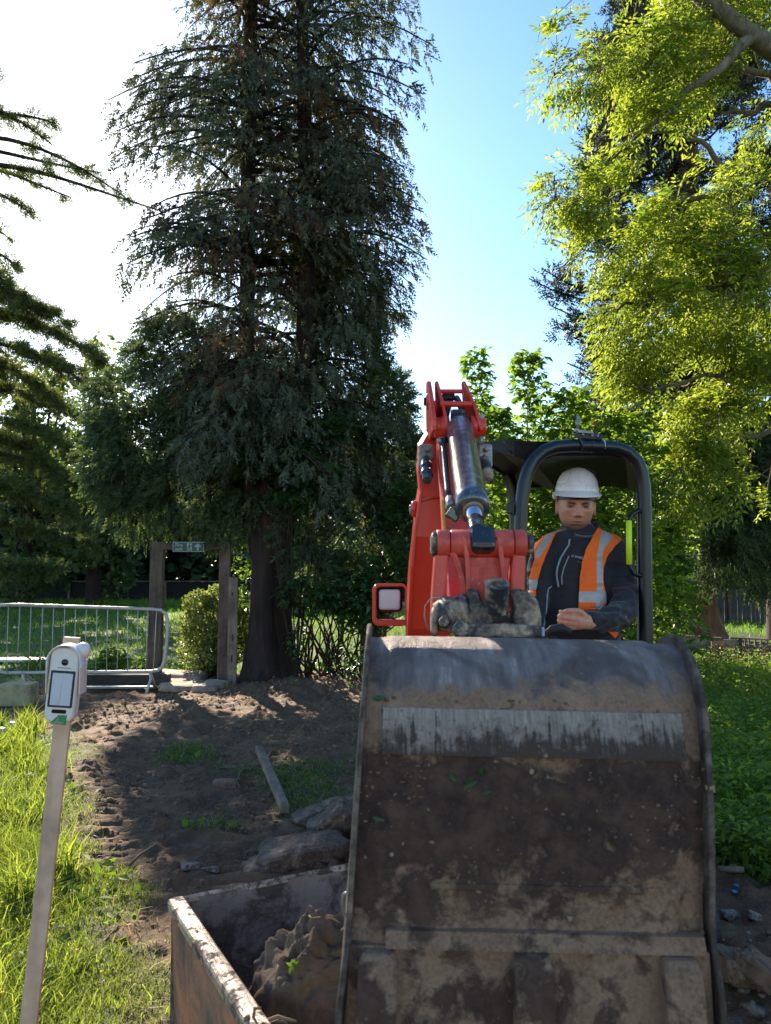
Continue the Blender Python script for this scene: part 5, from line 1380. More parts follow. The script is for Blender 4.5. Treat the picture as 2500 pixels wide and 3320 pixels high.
mb_part('rear_post', M_black, lambda mb: mb.tube([P(2075, 1545, 4.3), P(2080, 1620, 4.3), P(2082, 2080, 4.3), P(2040, 2300, 4.3), P(1960, 2430, 4.3)], .03, 14))
mb_part('latch', M_blackp, lambda mb: (mb.box(P(1652, 1648, HY - .0), (.026, .02, .045), ch=.004), mb.tube([P(1655, 1628, HY), P(1672, 1622, HY), P(1676, 1640, HY)], .004, 6), mb.tube([P(1655, 1665, HY), P(1668, 1672, HY), P(1674, 1660, HY)], .004, 6)))
HB = HY + .12
gh = mb_part('grab_handle', M_black, lambda mb: mb.tube([P(2093, 1655, HB), P(2068, 1657, HB - .02), P(2048, 1668, HB - .03), P(2040, 1688, HB - .035), P(2039, 1760, HB - .035), P(2041, 1838, HB - .035), P(2052, 1858, HB - .03), P(2070, 1866, HB - .02), P(2095, 1864, HB)], .0095, 12))
mb_part('grip', M_yel, lambda mb: mb.tube([P(2039, 1688, HB - .035), P(2040, 1830, HB - .035)], .0125, 16), parent=gh)
# camera bracket on top of the hoop
BY = HY + .06
bk_ = mb_part('beacon_bracket', M_blackp, lambda mb: (mb.box(P(1908, 1412, BY), (.085, .012, .036), Matrix.Rotation(.06, 3, 'Y'), ch=.005), mb.tube([P(1938, 1418, BY), P(1950, 1424, BY)], .018, 10)))
mb_part('bracket_plate', M_galv, lambda mb: (mb.prism([P(1872, 1393, BY - .02), P(1922, 1398, BY - .02), P(1926, 1406, BY - .02), P(1876, 1402, BY - .02)], (0, .05, 0)), mb.prism([P(1858, 1393, BY), P(1874, 1386, BY), P(1880, 1402, BY), P(1864, 1400, BY)], (0, .03, 0))), parent=bk_)
for bx in (1890, 1919, 1938):
    mb_part('bolt', M_galv, lambda mb, bx=bx: mb.lathe(P(bx, 1409 + (bx - 1890) * .1, BY - .007), (0, -1, 0), [(0, .0075), (.004, .0075), (.009, .004)], 6, smooth=False), parent=bk_)
mb_part('antenna_stub', M_galv, lambda mb: mb.lathe(P(1874, 1388, BY), (0, 0, 1), [(0, .008), (.012, .008), (.013, .011), (.02, .011), (.021, .0095), (.05, .0095), (.055, .005)], 14), parent=bk_)
mb_part('antenna_knob', M_blackp, lambda mb: mb.tube([P(1875, 1360, BY), P(1858, 1352, BY)], [.008, .006], 8), parent=bk_)
mb_part('cable', M_hose, lambda mb: mb.tube([P(1855, 1408, BY), P(1868, 1411, BY - .03), P(1880, 1422, BY - .035), P(1888, 1440, BY - .04), P(1887, 1458, BY - .03), P(1878, 1465, BY - .01)], .0045, 8))
mb_part('cable_clamp', M_blackp, lambda mb: mb.lathe(P(1882, 1446, HY + .06), (1, 0, 0), [(0, .0312), (.010, .0312)], 18, caps=False))

# ---- body, seat, controls and tracks (mostly behind the bucket)
XB = 0.80
mb_part('deck', M_red, lambda mb: mb.box((XB, 3.75, .62), (.92, 1.3, .16), ch=.03))
mb_part('engine_cover', M_red, lambda mb: mb.box((XB, 4.45, .86), (.88, .42, .5), ch=.06))
mb_part('front_panel', M_blackp, lambda mb: mb.box((XB - .02, 2.86, .84), (.5, .05, .30), ch=.02))
mb_part('seat', M_rubber, lambda mb: (mb.box((.90, 3.5, 1.0), (.46, .46, .12), ch=.04),))
mb_part('seat_back', M_rubber, lambda mb: mb.box((.90, 3.78, 1.2), (.40, .09, .40), Matrix.Rotation(.12, 3, 'X'), ch=.04))
mb_part('seat_base', M_blackp, lambda mb: mb.box((.90, 3.55, .84), (.44, .44, .22), ch=.02))
mb_part('console', M_blackp, lambda mb: mb.box((.70, 3.42, .96), (.12, .3, .3), ch=.03))
mb_part('console', M_blackp, lambda mb: mb.box((1.22, 3.42, .96), (.10, .3, .3), ch=.03))
mb_part('joystick', M_rubber, lambda mb: (mb.tube([(.70, 3.32, 1.1), (.70, 3.28, 1.26), (.70, 3.27, 1.345)], [.012, .013, .022], 12),))
mb_part('blue_key', plain('blue_grey_plastic', (.35, .45, .55), .4), lambda mb: mb.box(P(1756, 2048, 2.6), (.018, .018, .03), ch=.004))
mb_part('lever', M_rubber, lambda mb: mb.tube([P(1770, 2055, 2.9), P(1790, 2040, 2.9), P(1820, 2036, 2.9), P(1850, 2048, 2.9)], [.012, .016, .018, .012], 10))
mb_part('swing_post', M_red, lambda mb: (mb.box((.36, 3.0, .56), (.2, .22, .34), ch=.03), mb.tube([(.36, 3.0, .38), (.36, 3.0, .78)], .06, 16)))
mb_part('undercarriage', M_blackp, lambda mb: (mb.box((XB, 3.8, .36), (.5, .9, .24), ch=.03), mb.lathe((XB, 3.8, .46), (0, 0, 1), [(0, .28), (.09, .28)], 28)))
mb_part('blade', M_redw, lambda mb: mb.prism([(.42, 4.78, .06), (.42, 4.7, .15), (.42, 4.72, .30), (.42, 4.78, .34), (.42, 4.80, .34), (.42, 4.76, .2), (.42, 4.81, .06)], (1.0, 0, 0)), .004)
for sx in (-1, 1):
    cx_ = XB + sx * .40
    o = []
    for i in range(13): a = math.radians(90 + 180 * i / 12); o.append((3.3 + math.cos(a) * .17, .19 + math.sin(a) * .17))
    for i in range(13): a = math.radians(-90 + 180 * i / 12); o.append((4.35 + math.cos(a) * .17, .19 + math.sin(a) * .17))
    def trk_(mb, cx_=cx_, o=o):
        n = len(o); c0 = (3.825, .19)
        inn = [(c0[0] + (y - c0[0]) * .94, c0[1] + (z - c0[1]) * .8) for y, z in o]
        v = [Vector((cx_ - .11, y, z)) for y, z in o] + [Vector((cx_ + .11, y, z)) for y, z in o] + [Vector((cx_ - .11, y, z)) for y, z in inn] + [Vector((cx_ + .11, y, z)) for y, z in inn]
        fs = []
        for i in range(n):
            j = (i + 1) % n
            fs += [(i, j, n + j, n + i), (2 * n + i, 3 * n + i, 3 * n + j, 2 * n + j), (i, 2 * n + i, 2 * n + j, j), (n + i, n + j, 3 * n + j, 3 * n + i)]
        mb.add(v, fs)
    tk = mb_part('track', M_rubber, trk_)
    def lug(mb): mb.box((0, 0, 0), (.22, .03, .022), ch=.004)
    mbl = MB(); lug(mbl); first = None
    pth = [Vector((cx_, y, z)) for y, z in o]; pth.append(pth[0]); acc = 0; step = .075
    for i in range(len(pth) - 1):
        a, b_ = pth[i], pth[i + 1]; L = (b_ - a).length; dn = (b_ - a).normalized(); nr = Vector((0, dn.z, -dn.y))
        while acc < L:
            p_ = a + dn * acc + nr * -.009
            if first is None:
                first = mbl.build('track_lug', M_rubber, tk); lo_ = first
            else:
                lo_ = first.copy(); C.objects.link(lo_); lo_.parent = tk
            lo_.matrix_parent_inverse = Matrix(); lo_.location = p_; lo_.rotation_euler = (math.atan2(dn.z, dn.y), 0, 0); acc += step
        acc -= L
    for wy, wr in ((3.3, .12), (3.6, .07), (3.85, .07), (4.1, .07), (4.35, .12)):
        mb_part('track_wheel', M_redw, lambda mb, wy=wy, wr=wr: mb.lathe((cx_ - .08, wy, .19 - (.12 - wr) * .9), (1, 0, 0), [(0, wr * .5), (.01, wr), (.15, wr), (.16, wr * .5)], 18), parent=tk)

# ================================================================== TRACKED DUMPER WITH SKIP
ZR = .75
S0 = G(557, 2916, ZR); S1 = G(1140, 2800, ZR); S2 = G(770, 3320, ZR)
U = (S1 - S0).normalized(); Vv = Vector((U.y, -U.x, 0))
if Vv.dot(S2 - S0) < 0: Vv = -Vv
dmp = empty('tracked_dumper', (S0 + U * .4 + Vv * .6) * Vector((1, 1, 0)), 'rusty orange skip of a small tracked dumper under the bucket, lower left', 'dumper')
M_skip_in = dirty('mud_caked_skip_inside', (0.26, 0.18, 0.15), (0.045, 0.028, 0.02), .56, 9, .55, .2, fine=80, bs=.8, bd=.006, dirt2=(0.12, 0.078, 0.052), base2=(0.30, 0.22, 0.185), soft=.07)
M_skip_out = dirty('faded_orange_skip_paint', (0.56, 0.18, 0.09), (0.10, 0.052, 0.035), .5, 7, .6, .1, fine=70, bs=.3, bd=.002, base2=(0.36, 0.17, 0.11), dirt2=(0.17, 0.10, 0.07), chips=(.12, .07, .05))
M_skip_rim = dirty('worn_skip_rim', (0.62, 0.46, 0.35), (0.085, 0.050, 0.032), .50, 24, .38, .35, fine=110, bs=.9, bd=.004, base2=(0.26, 0.20, 0.16), soft=.06)
SW, SL = .78, 1.15     # along U, along V
def S(u, v, z): return S0 + U * u + Vv * v + Vector((0, 0, z - ZR))
def wall(name, q, inward, mat_in=M_skip_in, mat_out=M_skip_out):
    """q: two top corners; slopes inward to the floor"""
    (u0, v0), (u1, v1) = q; iu, iv = inward
    zb_ = .30; sl = .015; th = .006
    def quad(off, mi):
        mb = MB(); rows = []
        for i in range(9):
            s = i / 8; row = []
            for k in range(17):
                a = k / 16
                u = u0 + (u1 - u0) * a + iu * (sl * s + off); v = v0 + (v1 - v0) * a + iv * (sl * s + off)
                d = (fbm(np.array([[u * 5 + off, v * 5 + s * 3]]), 1.5, 3)[0] - .5) * .02 * (1 if off > 0 else .3)
                row.append(S(u + iu * d, v + iv * d, ZR - .004 + (zb_ - ZR) * s))
            rows.append(row)
        return rows
    mb = MB(); mb.grid(quad(th, 0), 0); mb.grid(quad(0, 1), 1)
    mb.build(name, [mat_in, mat_out], dmp, fixn=False)
wall('skip_wall', ((0, 0), (SW, 0)), (0, 1)); wall('skip_wall', ((0, 0), (0, SL)), (1, 0)); wall('skip_wall', ((SW, 0), (SW, SL)), (-1, 0)); wall('skip_wall', ((0, SL), (SW, SL)), (0, -1))
mb_part('skip_floor', M_skip_in, lambda mb: mb.add([S(.13, .13, .302), S(SW - .13, .13, .302), S(SW - .13, SL - .13, .302), S(.13, SL - .13, .302), S(.13, .13, .29), S(SW - .13, .13, .29), S(SW - .13, SL - .13, .29), S(.13, SL - .13, .29)], [(0, 1, 2, 3), (7, 6, 5, 4)]), parent=dmp)
def rimbar(p0, p1, w_, dwn, iu, iv):
    def fn(mb):
        n = 40; rows = []
        for i in range(n + 1):
            s = i / n; c = S(p0[0] + (p1[0] - p0[0]) * s, p0[1] + (p1[1] - p0[1]) * s, ZR)
            inn = U * iu + Vv * iv; h = (fbm(np.array([[s * 14, p0[0] * 3 + w_]]), 2, 3)[0] - .5) * .004
            prof_ = [(-.004, -dwn), (-.005, -.006), (-.002, .0), (.004, .003 + h), (w_ * .55, .004 + h), (w_ - .004, .003 + h), (w_, -.002), (w_ + .001, -dwn * .8), (w_ - .006, -dwn * .8), (w_ * .5, -dwn * .9)]
            rows.append([c + inn * a + Vector((0, 0, b_)) for a, b_ in prof_])
        mb.loft(rows)
    return fn
mb_part('skip_rim', M_skip_rim, rimbar((-.005, -.005), (-.005, SL), .038, .026, 1, 0), .002, parent=dmp)
mb_part('skip_rim', M_skip_rim, rimbar((.036, -.002), (SW, -.002), .008, .016, 0, 1), 0, parent=dmp)
mb_part('skip_rim', M_skip_rim, rimbar((SW, 0), (SW, SL), .038, .026, -1, 0), .002, parent=dmp)
None and mb_part('skip_gusset', M_skip_out, lambda mb: mb.prism([S(-.002, .03, ZR - .026), S(-.002, .15, ZR - .026), S(.06, .1, .45), S(.06, .07, .45)], U * -.03), .002, parent=dmp)
mb_part('chassis', M_blackp, lambda mb: mb.box(S(SW / 2, SL / 2, .24), (.5, .8, .1), Matrix.Rotation(math.atan2(U.y, U.x), 3, 'Z'), ch=.01), parent=dmp)
for s_ in (.15, .72):
    mb_part('track', M_rubber, lambda mb, s_=s_: mb.loft([[S(s_ - .08, v, .02 + zb2), S(s_ + .08, v, .02 + zb2), S(s_ + .08, v, zt2), S(s_ - .08, v, zt2)] for v, zb2, zt2 in ((.10, .07, .15), (.16, .0, .21), (.95, .0, .21), (1.02, .07, .15))]), .01, parent=dmp)
# ---- soil and sods lying in the skip
M_sod = dirty('fresh_dug_soil', (0.20, 0.112, 0.062), (0.055, 0.033, 0.021), .52, 10, .95, 0, fine=55, bs=1.0, bd=.012, base2=(0.27, 0.16, 0.092), dirt2=(0.09, 0.055, 0.034), soft=.2)
def rock(name, c, size, rot, mat, label, cat, seed, group=None, sub=5, amp=.22, fine=.0, taper=0.0, freq=1.4, sq=.62):
    bm = bmesh.new(); bmesh.ops.create_icosphere(bm, subdivisions=sub, radius=1)
    v = np.array([q.co[:] for q in bm.verts])
    # towards a block
    v = np.sign(v) * np.abs(v) ** sq; v /= np.maximum(1, np.abs(v).max(1))[:, None]
    v[:, :2] *= (1 - taper * (v[:, 2:3] + 1) / 2)
    w_ = v * np.array(size) / max(size) * 1.3
    d = (fbm(w_ + seed, freq, 5) - .5) * 2 * amp + (fbm(w_ * 1.0 + seed * 2, 7, 4) - .5) * amp * .8
    if fine: d = d - fine * (np.abs(fbm(w_ + seed, 4.5, 4) - .5) * 2) + fine * .5 * (fbm(w_ + seed, 14, 2) - .5)
    v = v * (1 + d[:, None])
    v = v * (np.array(size) / 2)
    for q, co in zip(bm.verts, v): q.co = Vector(co)
    me = bpy.data.meshes.new(name); bm.to_mesh(me); bm.free()
    for p in me.polygons: p.use_smooth = True
    me.materials.append(mat)
    o = bpy.data.objects.new(name, me); C.objects.link(o)
    o.location = c; o.rotation_euler = rot
    if label: tag(o, label, cat, group)
    return o
clod_ = rock('soil_clod', (-.165, 1.80, .60), (.40, .28, .48), (.1, .22, .35), M_sod, 'large brown clod of rooty soil standing in the skip', 'clod', 3.3, amp=.36, freq=1.6, sub=6, fine=.075, taper=.5, sq=.5)
o_ = rock('soil_clod', (-.265, 1.70, .50), (.25, .22, .25), (.3, -.3, .9), M_sod, 'smaller jagged clod leaning left of the large one in the skip', 'clod', 8.1, amp=.34, freq=2, sub=6, fine=.08, taper=.4)
o_ = rock('skip_soil', (-.02, 1.62, .33), (.62, .75, .30), (0, 0, .5), M_sod, 'dark loose soil filling the bottom of the skip', 'soil', 5.2, amp=.22); o_['kind'] = 'stuff'
mb = MB()
for a, c_, e_, r_ in (((820, 3310), (826, 3270), (845, 3268), .004), ((845, 3318), (900, 3296), (960, 3312), .004), ((868, 3322), (905, 3308), (930, 3318), .003), ((905, 3130), (895, 3160), (897, 3200), .003), ((798, 3318), (800, 3300), (806, 3292), .006), ((1040, 2975), (1010, 2978), (1002, 2968), .0022)):
    mb.tube([P(*a, 1.56), P(*c_, 1.55), P(*e_, 1.56)], [r_, r_ * .9, r_ * .6], 6)
g = mb.build('root_pieces', plain('pale_roots', (0.28, 0.18, 0.11), .9, 0, .4, 60), None, fixn=False); tag(g, 'thin pale roots sticking out of the soil in the skip', 'roots', kind='stuff')
bmc = bmesh.new(); bmc.from_mesh(clod_.data); bvc = BVHTree.FromBMesh(bmc); bmc.free()
bpy.context.view_layer.update(); Mi = clod_.matrix_world.inverted()
rr_ = ray(948, 3130).normalized(); hc_ = bvc.ray_cast(Mi @ cam.location, (Mi.to_3x3() @ rr_).normalized())
sdl = (clod_.matrix_world @ hc_[0]) if hc_[0] else P(948, 3130, 1.61)
fs_ = FB(); c = np.array([(sdl - rr_ * .004)[:]] * 7); dd = np.array([[.3, -.5, .9], [-.6, -.5, .5], [.9, -.3, .2], [-.3, -.6, -.6], [.5, -.5, -.4], [0, -.6, 1], [.7, -.4, .6]])
V, F = leaves_arr(c, dd, np.array([[0, -1, .3]] * 7), np.full(7, .019), np.full(7, .008)); fs_.add(V, F, np.full(14, .9))
g = fs_.build('seedling', M_weed); tag(g, 'tiny bright green seedling on the large clod in the skip', 'seedling')

# ================================================================== GATE FRAME, SIGN, BARRIER
M_post = woodmat('stained_post_wood', (0.05, 0.033, 0.022), (0.14, 0.10, 0.065))
M_postr = woodmat('reddish_post_wood', (0.085, 0.045, 0.035), (0.20, 0.12, 0.09))
M_oldpost = woodmat('bare_weathered_wood', (0.13, 0.085, 0.06), (0.30, 0.21, 0.15))
GY = G(502, 2218).y
gate = empty('wooden_gate_frame', (P(610, 2200, GY).x, GY, 0), 'brown wooden gate frame of two posts and a lintel at the path end', 'gate frame')
def part(root, name, mat, fn, bevel=0, **kw):
    mb = MB(); fn(mb); return mb.build(name, mat, root, bevel, **kw)
def postbox(mb, x0, x1, y0, y1, Y, d=.12, jog=0):
    a = P(x0, y0, Y); b_ = P(x1, y1, Y)
    secs = []
    for i in range(9):
        s = i / 8; z = a.z + (b_.z - a.z) * s; o = jog * math.sin(s * 5) * .3
        secs.append([Vector((a.x + o, Y, z)), Vector((b_.x + o, Y, z)), Vector((b_.x + o, Y + d, z)), Vector((a.x + o, Y + d, z))])
    mb.loft(secs)
part(gate, 'post', M_post, lambda mb: postbox(mb, 487, 516, 1757, 2300, GY, .13, .01), .008)
part(gate, 'post', M_postr, lambda mb: postbox(mb, 711, 737, 1757, 2290, GY, .12, .006), .008)
part(gate, 'lintel', M_post, lambda mb: mb.box((P(613, 1771, GY + .05).x, GY + .055, P(613, 1771, GY).z), ((P(710, 0, GY).x - P(517, 0, GY).x) + .03, .09, .105), ch=.006))
sp2 = empty('short_post', P(752, 2200, GY - .25), 'shorter weathered board post standing right against the gate frame', 'post')
part(sp2, 'board', M_oldpost, lambda mb: postbox(mb, 741, 765, 1872, 2260, GY - .25, .05, .008), .003)
for (x, y) in ((753, 1926), (754, 2068), (751, 2135)):
    part(sp2, 'bolt_slot', M_rubber, lambda mb: mb.box(P(x, y, GY - .253), (.022, .012, .06 if y < 2000 else .09), ch=.004))
M_green = plain('sign_green', (0.010, 0.055, 0.042), .5, 0, .06); M_signw = plain('sign_white', (0.27, 0.29, 0.25), .5, 0, .1)
sign = empty('fire_exit_sign', P(610, 1773, GY - .04), 'green and white Fire exit sign with running figure and arrow on the lintel', 'sign')
SY = GY - .045
def sgn(px, py, off=0): return P(px, py, SY - off)
part(sign, 'border', M_signw, lambda mb: mb.prism([sgn(560, 1757), sgn(661, 1757), sgn(661, 1789), sgn(560, 1789)], (0, .012, 0)))
part(sign, 'panel', M_green, lambda mb: mb.prism([sgn(562, 1759, .003), sgn(659, 1759, .003), sgn(659, 1787, .003), sgn(562, 1787, .003)], (0, .004, 0)))
def textobj(name, s, size, M, mat, parent, ext=.0006, bold=0.0, space=1.0):
    cu = bpy.data.curves.new('t', 'FONT'); cu.body = s; cu.size = size; cu.extrude = ext; cu.offset = bold; cu.space_character = space; cu.resolution_u = 3
    cu.align_x = 'CENTER'; cu.align_y = 'CENTER'
    to = bpy.data.objects.new('t', cu); C.objects.link(to)
    dg = bpy.context.evaluated_depsgraph_get(); me = bpy.data.meshes.new_from_object(to.evaluated_get(dg)); bpy.data.objects.remove(to)
    me.materials.clear()
    me.transform(M)
    return link_mesh(name, me, mat, parent)
def facing(loc, rx=0.0, rz=0.0):   # text standing up, readable from the -Y side
    return Matrix.Translation(loc) @ Matrix.Rotation(rz, 4, 'Z') @ Matrix.Rotation(rx, 4, 'Y') @ Matrix.Rotation(PI / 2, 4, 'X')
textobj('lettering', 'Fire', .072, facing(sgn(580, 1767, .005)), M_signw, sign, bold=.0015)
textobj('lettering', 'exit', .072, facing(sgn(580, 1780, .005)), M_signw, sign, bold=.0015)
part(sign, 'figure_panel', M_signw, lambda mb: mb.prism([sgn(606, 1761, .005), sgn(622, 1761, .005), sgn(622, 1785, .005), sgn(606, 1785, .005)], (0, .002, 0)))
def runner(mb):
    q = lambda x, y: sgn(x, y, .007)
    mb.lathe(q(615, 1764), (0, -1, 0), [(0, .009), (.002, .009)], 10)
    for a, b_ in (((615, 1767), (613, 1774)), ((613, 1774), (609, 1778)), ((609, 1778), (607, 1783)), ((613, 1774), (617, 1778)), ((617, 1778), (615, 1784)), ((615, 1768), (609, 1771)), ((615, 1768), (620, 1772))):
        mb.tube([q(*a), q(*b_)], .005, 5)
part(sign, 'running_figure', M_green, runner)
def arrow(mb):
    q = lambda x, y: sgn(x, y, .005)
    mb.prism([q(641, 1761), q(652, 1772), q(648, 1775), q(644, 1771), q(644, 1785), q(638, 1785), q(638, 1771), q(634, 1775), q(630, 1772)], (0, .002, 0))
part(sign, 'arrow', M_signw, arrow)

BRY = 10.6
M_tube = dirty('galvanised_barrier_tube', (0.42, 0.38, 0.33), (0.20, 0.14, 0.10), .3, 10, .45, .25, fine=40, bs=.1)
bar = empty('crowd_barrier', (P(260, 2000, BRY).x, BRY, 0), 'white metal crowd control barrier standing across the field edge at left', 'barrier')
def BR(px, py): return P(px, py, BRY + (px - 545) * .0006)
loop = [(-22, 2150), (-22, 1990), (-14, 1972), (4, 1962), (60, 1961), (260, 1968), (490, 1975), (522, 1978), (538, 1990), (544, 2012), (541, 2080), (534, 2140), (526, 2162), (512, 2174), (480, 2178), (260, 2180), (20, 2182), (-14, 2176), (-22, 2150)]
part(bar, 'tube_frame', M_tube, lambda mb: mb.tube([BR(*q) for q in loop], .0235, 12))
bm0 = MB(); bm0.tube([Vector((0, 0, 0)), Vector((0, 0, BR(250, 1968).z - BR(250, 2180).z))], .0062, 6)
first = None
for i, (xt, xb) in enumerate([(28, 20), (65, 55), (102, 92), (140, 130), (175, 166), (211, 203), (246, 240), (281, 275), (315, 310), (350, 345), (383, 380), (415, 414), (448, 443), (480, 472), (509, 497)]):
    b0 = BR(xb, 2180); t0 = BR(xt, 1970)
    if first is None: o = first = bm0.build('upright_bar', M_tube, bar)
    else:
        o = first.copy(); C.objects.link(o)
    o.parent = bar; o.matrix_parent_inverse = Matrix(); o.location = b0 - Vector(bar.location)
    o.rotation_euler = (0, math.atan2(t0.x - b0.x, t0.z - b0.z), 0)
for fx in (487, 74):
    part(bar, 'foot', M_tube, lambda mb: (mb.tube([BR(fx, 2178), BR(fx + 4, 2200) + Vector((0, -.02, 0)), Vector((BR(fx + 6, 2230).x, BRY - .28, .05))], [.02, .02, .018], 8), mb.tube([BR(fx, 2178), Vector((BR(fx - 6, 2230).x, BRY + .3, .04))], .018, 8)))
M_blk = dirty('sandy_yellow_block', (0.36, 0.29, 0.15), (0.14, 0.11, 0.08), .35, 8, .8, fine=60)
b0 = G(45, 2292)
o = rock('concrete_block', (P(44, 2255, b0.y).x, b0.y + .12, .14), (.40, .3, .27), (0, 0, .05), M_blk, 'sandy yellow block lying in front of the barrier at the left edge', 'block', 1.2, sq=.12, amp=.03, sub=4)
M_beam = woodmat('dark_edging_beam', (0.03, 0.022, 0.018), (0.09, 0.065, 0.05), 'x')
g = MB(); g.box((P(370, 2195, 11.3).x, 11.3, .09), (1.6, .16, .17), Matrix.Rotation(.03, 3, 'Z'), ch=.012)
tag(g.build('edging_beam', M_beam), 'dark timber beam lying on the ground under the barrier', 'beam')
g = MB(); g.box((P(410, 2205, 11.0).x, 11.0, .035), (1.1, .10, .03), Matrix.Rotation(.05, 3, 'Z'), ch=.006)
tag(g.build('pale_board', M_signw), 'pale thin board lying in front of the dark beam under the barrier', 'board')
g = MB(); g.box((P(60, 2146, 14.2).x - .1, 14.2, .07), (1.4, .42, .05), Matrix.Rotation(-.06, 3, 'Z'), ch=.01)
tag(g.build('white_sheet', M_white), 'flat whitish board lying in the grass behind the barrier', 'board')
M_bl = plain('blue_plastic', (0.05, 0.25, 0.5), .35)
for (x, y, s_, lb) in ((48, 2362, .07, 'scrunched blue plastic scrap in the grass near the left edge'), (8, 2380, .05, 'small blue plastic scrap at the very left edge')):
    c_ = G(x, y + 6); rock('plastic_scrap', (c_.x, c_.y, .06), (s_ * 1.6, s_, s_ * .7), (.3, .2, .5), M_bl, lb, 'litter', x, amp=.5, sub=3)

# ---- broken paving slabs and stones round the gate
M_slab = dirty('broken_sandstone', (0.42, 0.31, 0.21), DIRT, .3, 9, .9, 0, fine=50, bs=.6, bd=.006, base2=(0.22, 0.17, 0.13))
SG = 'broken paving slabs dug up at the gate'
SL_ = [(600, 2148, 11.9, .62, .5, .16, .1, 'largest pale slab propped between the two gate posts'), (670, 2140, 12.6, .42, .4, .3, .5, 'upright grey stone beside the round shrub'), (600, 2178, 11.4, .55, .3, .07, -.1, 'thin flat slab in front of the largest pale slab'),
       (578, 2206, 10.9, .5, .28, .1, .05, 'dark wet slab lying at the foot of the left gate post'), (650, 2196, 11.1, .4, .26, .12, .1, 'pale slab in the middle of the row at the gate'), (700, 2200, 11.0, .3, .24, .11, -.2, 'small pale slab next to the right gate post'),
       (665, 2218, 10.7, .34, .2, .1, .1, 'low front slab below the right gate post'), (545, 2150, 12.2, .3, .3, .14, .1, 'round-edged stone just right of the left post')]
for i, (x, y, Y, a, b_, c_, rz, lb) in enumerate(SL_):
    rock('paving_slab', (P(x, y, Y).x, Y, H1(P(x, y, Y).x, Y) + c_ * .4), (a, b_, c_), (.05, .06, rz), M_slab, lb, 'slab', 20 + i * 3.3, SG, sub=4, amp=.13, sq=.3)
# ---- concrete lumps and debris in the middle of the dug path
M_conc = dirty('muddy_concrete', (0.19, 0.12, 0.078), (0.045, 0.026, 0.017), .68, 8, .92, 0, fine=60, bs=1.0, bd=.01, base2=(0.36, 0.27, 0.20), chips=(.5, .42, .34), dirt2=(0.14, 0.09, 0.06), soft=.07)
CG = 'lumps of broken concrete left of the bucket'
def lump(px, py, size, rot, lb, seed, mat=M_conc, dz=.35, amp=.2, nm='concrete_lump', cat='lump', grp=CG):
    c_ = G(px, py); return rock(nm, (c_.x, c_.y + size[1] * .3, H1(c_.x, c_.y) + size[2] * dz), size, rot, mat, lb, cat, seed, grp, amp=amp, sq=.42, freq=1.9)
lump(975, 2800, (.50, .28, .11), (.08, -.14, .15), 'largest rough concrete lump, nearest the skip rim', 31)
lump(860, 2812, (.30, .22, .09), (0, -.3, .3), 'thin broken end leaning on the largest lump', 33)
lump(1095, 2740, (.16, .24, .2), (.1, .9, .1), 'pale faced slab piece standing right of the largest lump', 35)
lump(1030, 2665, (.36, .2, .09), (0, -.24, .35), 'long lump with rounded grey face behind the largest one', 37)
lump(1090, 2680, (.40, .24, .08), (.1, -.34, .3), 'thin brown slab tilted over the long lump', 39)
lump(1140, 2705, (.14, .14, .14), (.3, .1, .3), 'dark lump half hidden by the bucket edge', 41)
M_brickm = dirty('muddy_brick', (0.24, 0.12, 0.075), DIRT, .4, 12, .9)
lump(728, 2548, (.19, .12, .07), (0, .05, .1), 'muddy reddish brick lying alone on the track', 43, M_brickm, .3, .06, 'brick_piece', 'brick', None)
lump(738, 2490, (.17, .08, .05), (0, 0, -.1), 'small mud-covered stone beyond the brick', 45, M_conc, .2, .15, 'stone', 'stone', None)
M_pap = dirty('crumpled_plaster', (0.30, 0.26, 0.22), DIRT, .6, 30, .9)
lump(620, 2828, (.10, .06, .035), (0, 0, .1), 'crumpled whitish scrap on the mud left of the skip corner', 47, M_pap, .3, .4, 'plaster_scrap', 'scrap', None)
lump(675, 2826, (.12, .05, .02), (0, 0, -.1), 'flat whitish smear beside the crumpled scrap', 48, M_pap, .2, .4, 'plaster_scrap', 'scrap', None)
st = MB(); a = G(838, 2500); a.z = H1(a.x, a.y) + .16; b_ = G(925, 2640); b_.z = H1(b_.x, b_.y) + .05
st.loft([[p + Vector(q) for q in ((-.03, 0, -.025), (.03, 0, -.025), (.03, .02, .025), (-.03, .02, .025))] for p in (a, a.lerp(b_, .5), b_)])
tag(st.build('wooden_stake', M_oldpost, None, .005), 'split wooden stake lying across the dug soil', 'stake')
rt = MB()
for ps in (((815, 2493), (780, 2515), (768, 2545), (790, 2560), (812, 2558)), ((850, 2500), (870, 2480), (878, 2455)), ((560, 2305), (570, 2295), (577, 2285)), ((1140, 2430), (1150, 2410), (1148, 2400)), ((840, 2760), (815, 2765), (800, 2755), (790, 2780)), ((420, 2815), (450, 2790), (505, 2765))):
    pts = [G(*q) for q in ps]
    for i, q in enumerate(pts): q.z = H1(q.x, q.y) + .01 + .03 * math.sin(i * 1.3)
    rt.tube(pts, [.008 * (1 - .12 * i) for i in range(len(pts))], 5)
tag(rt.build('torn_roots', plain('root_wood', (.16, .11, .075), .9), None, fixn=False), 'torn roots and twigs scattered over the dug soil', 'roots', kind='stuff')
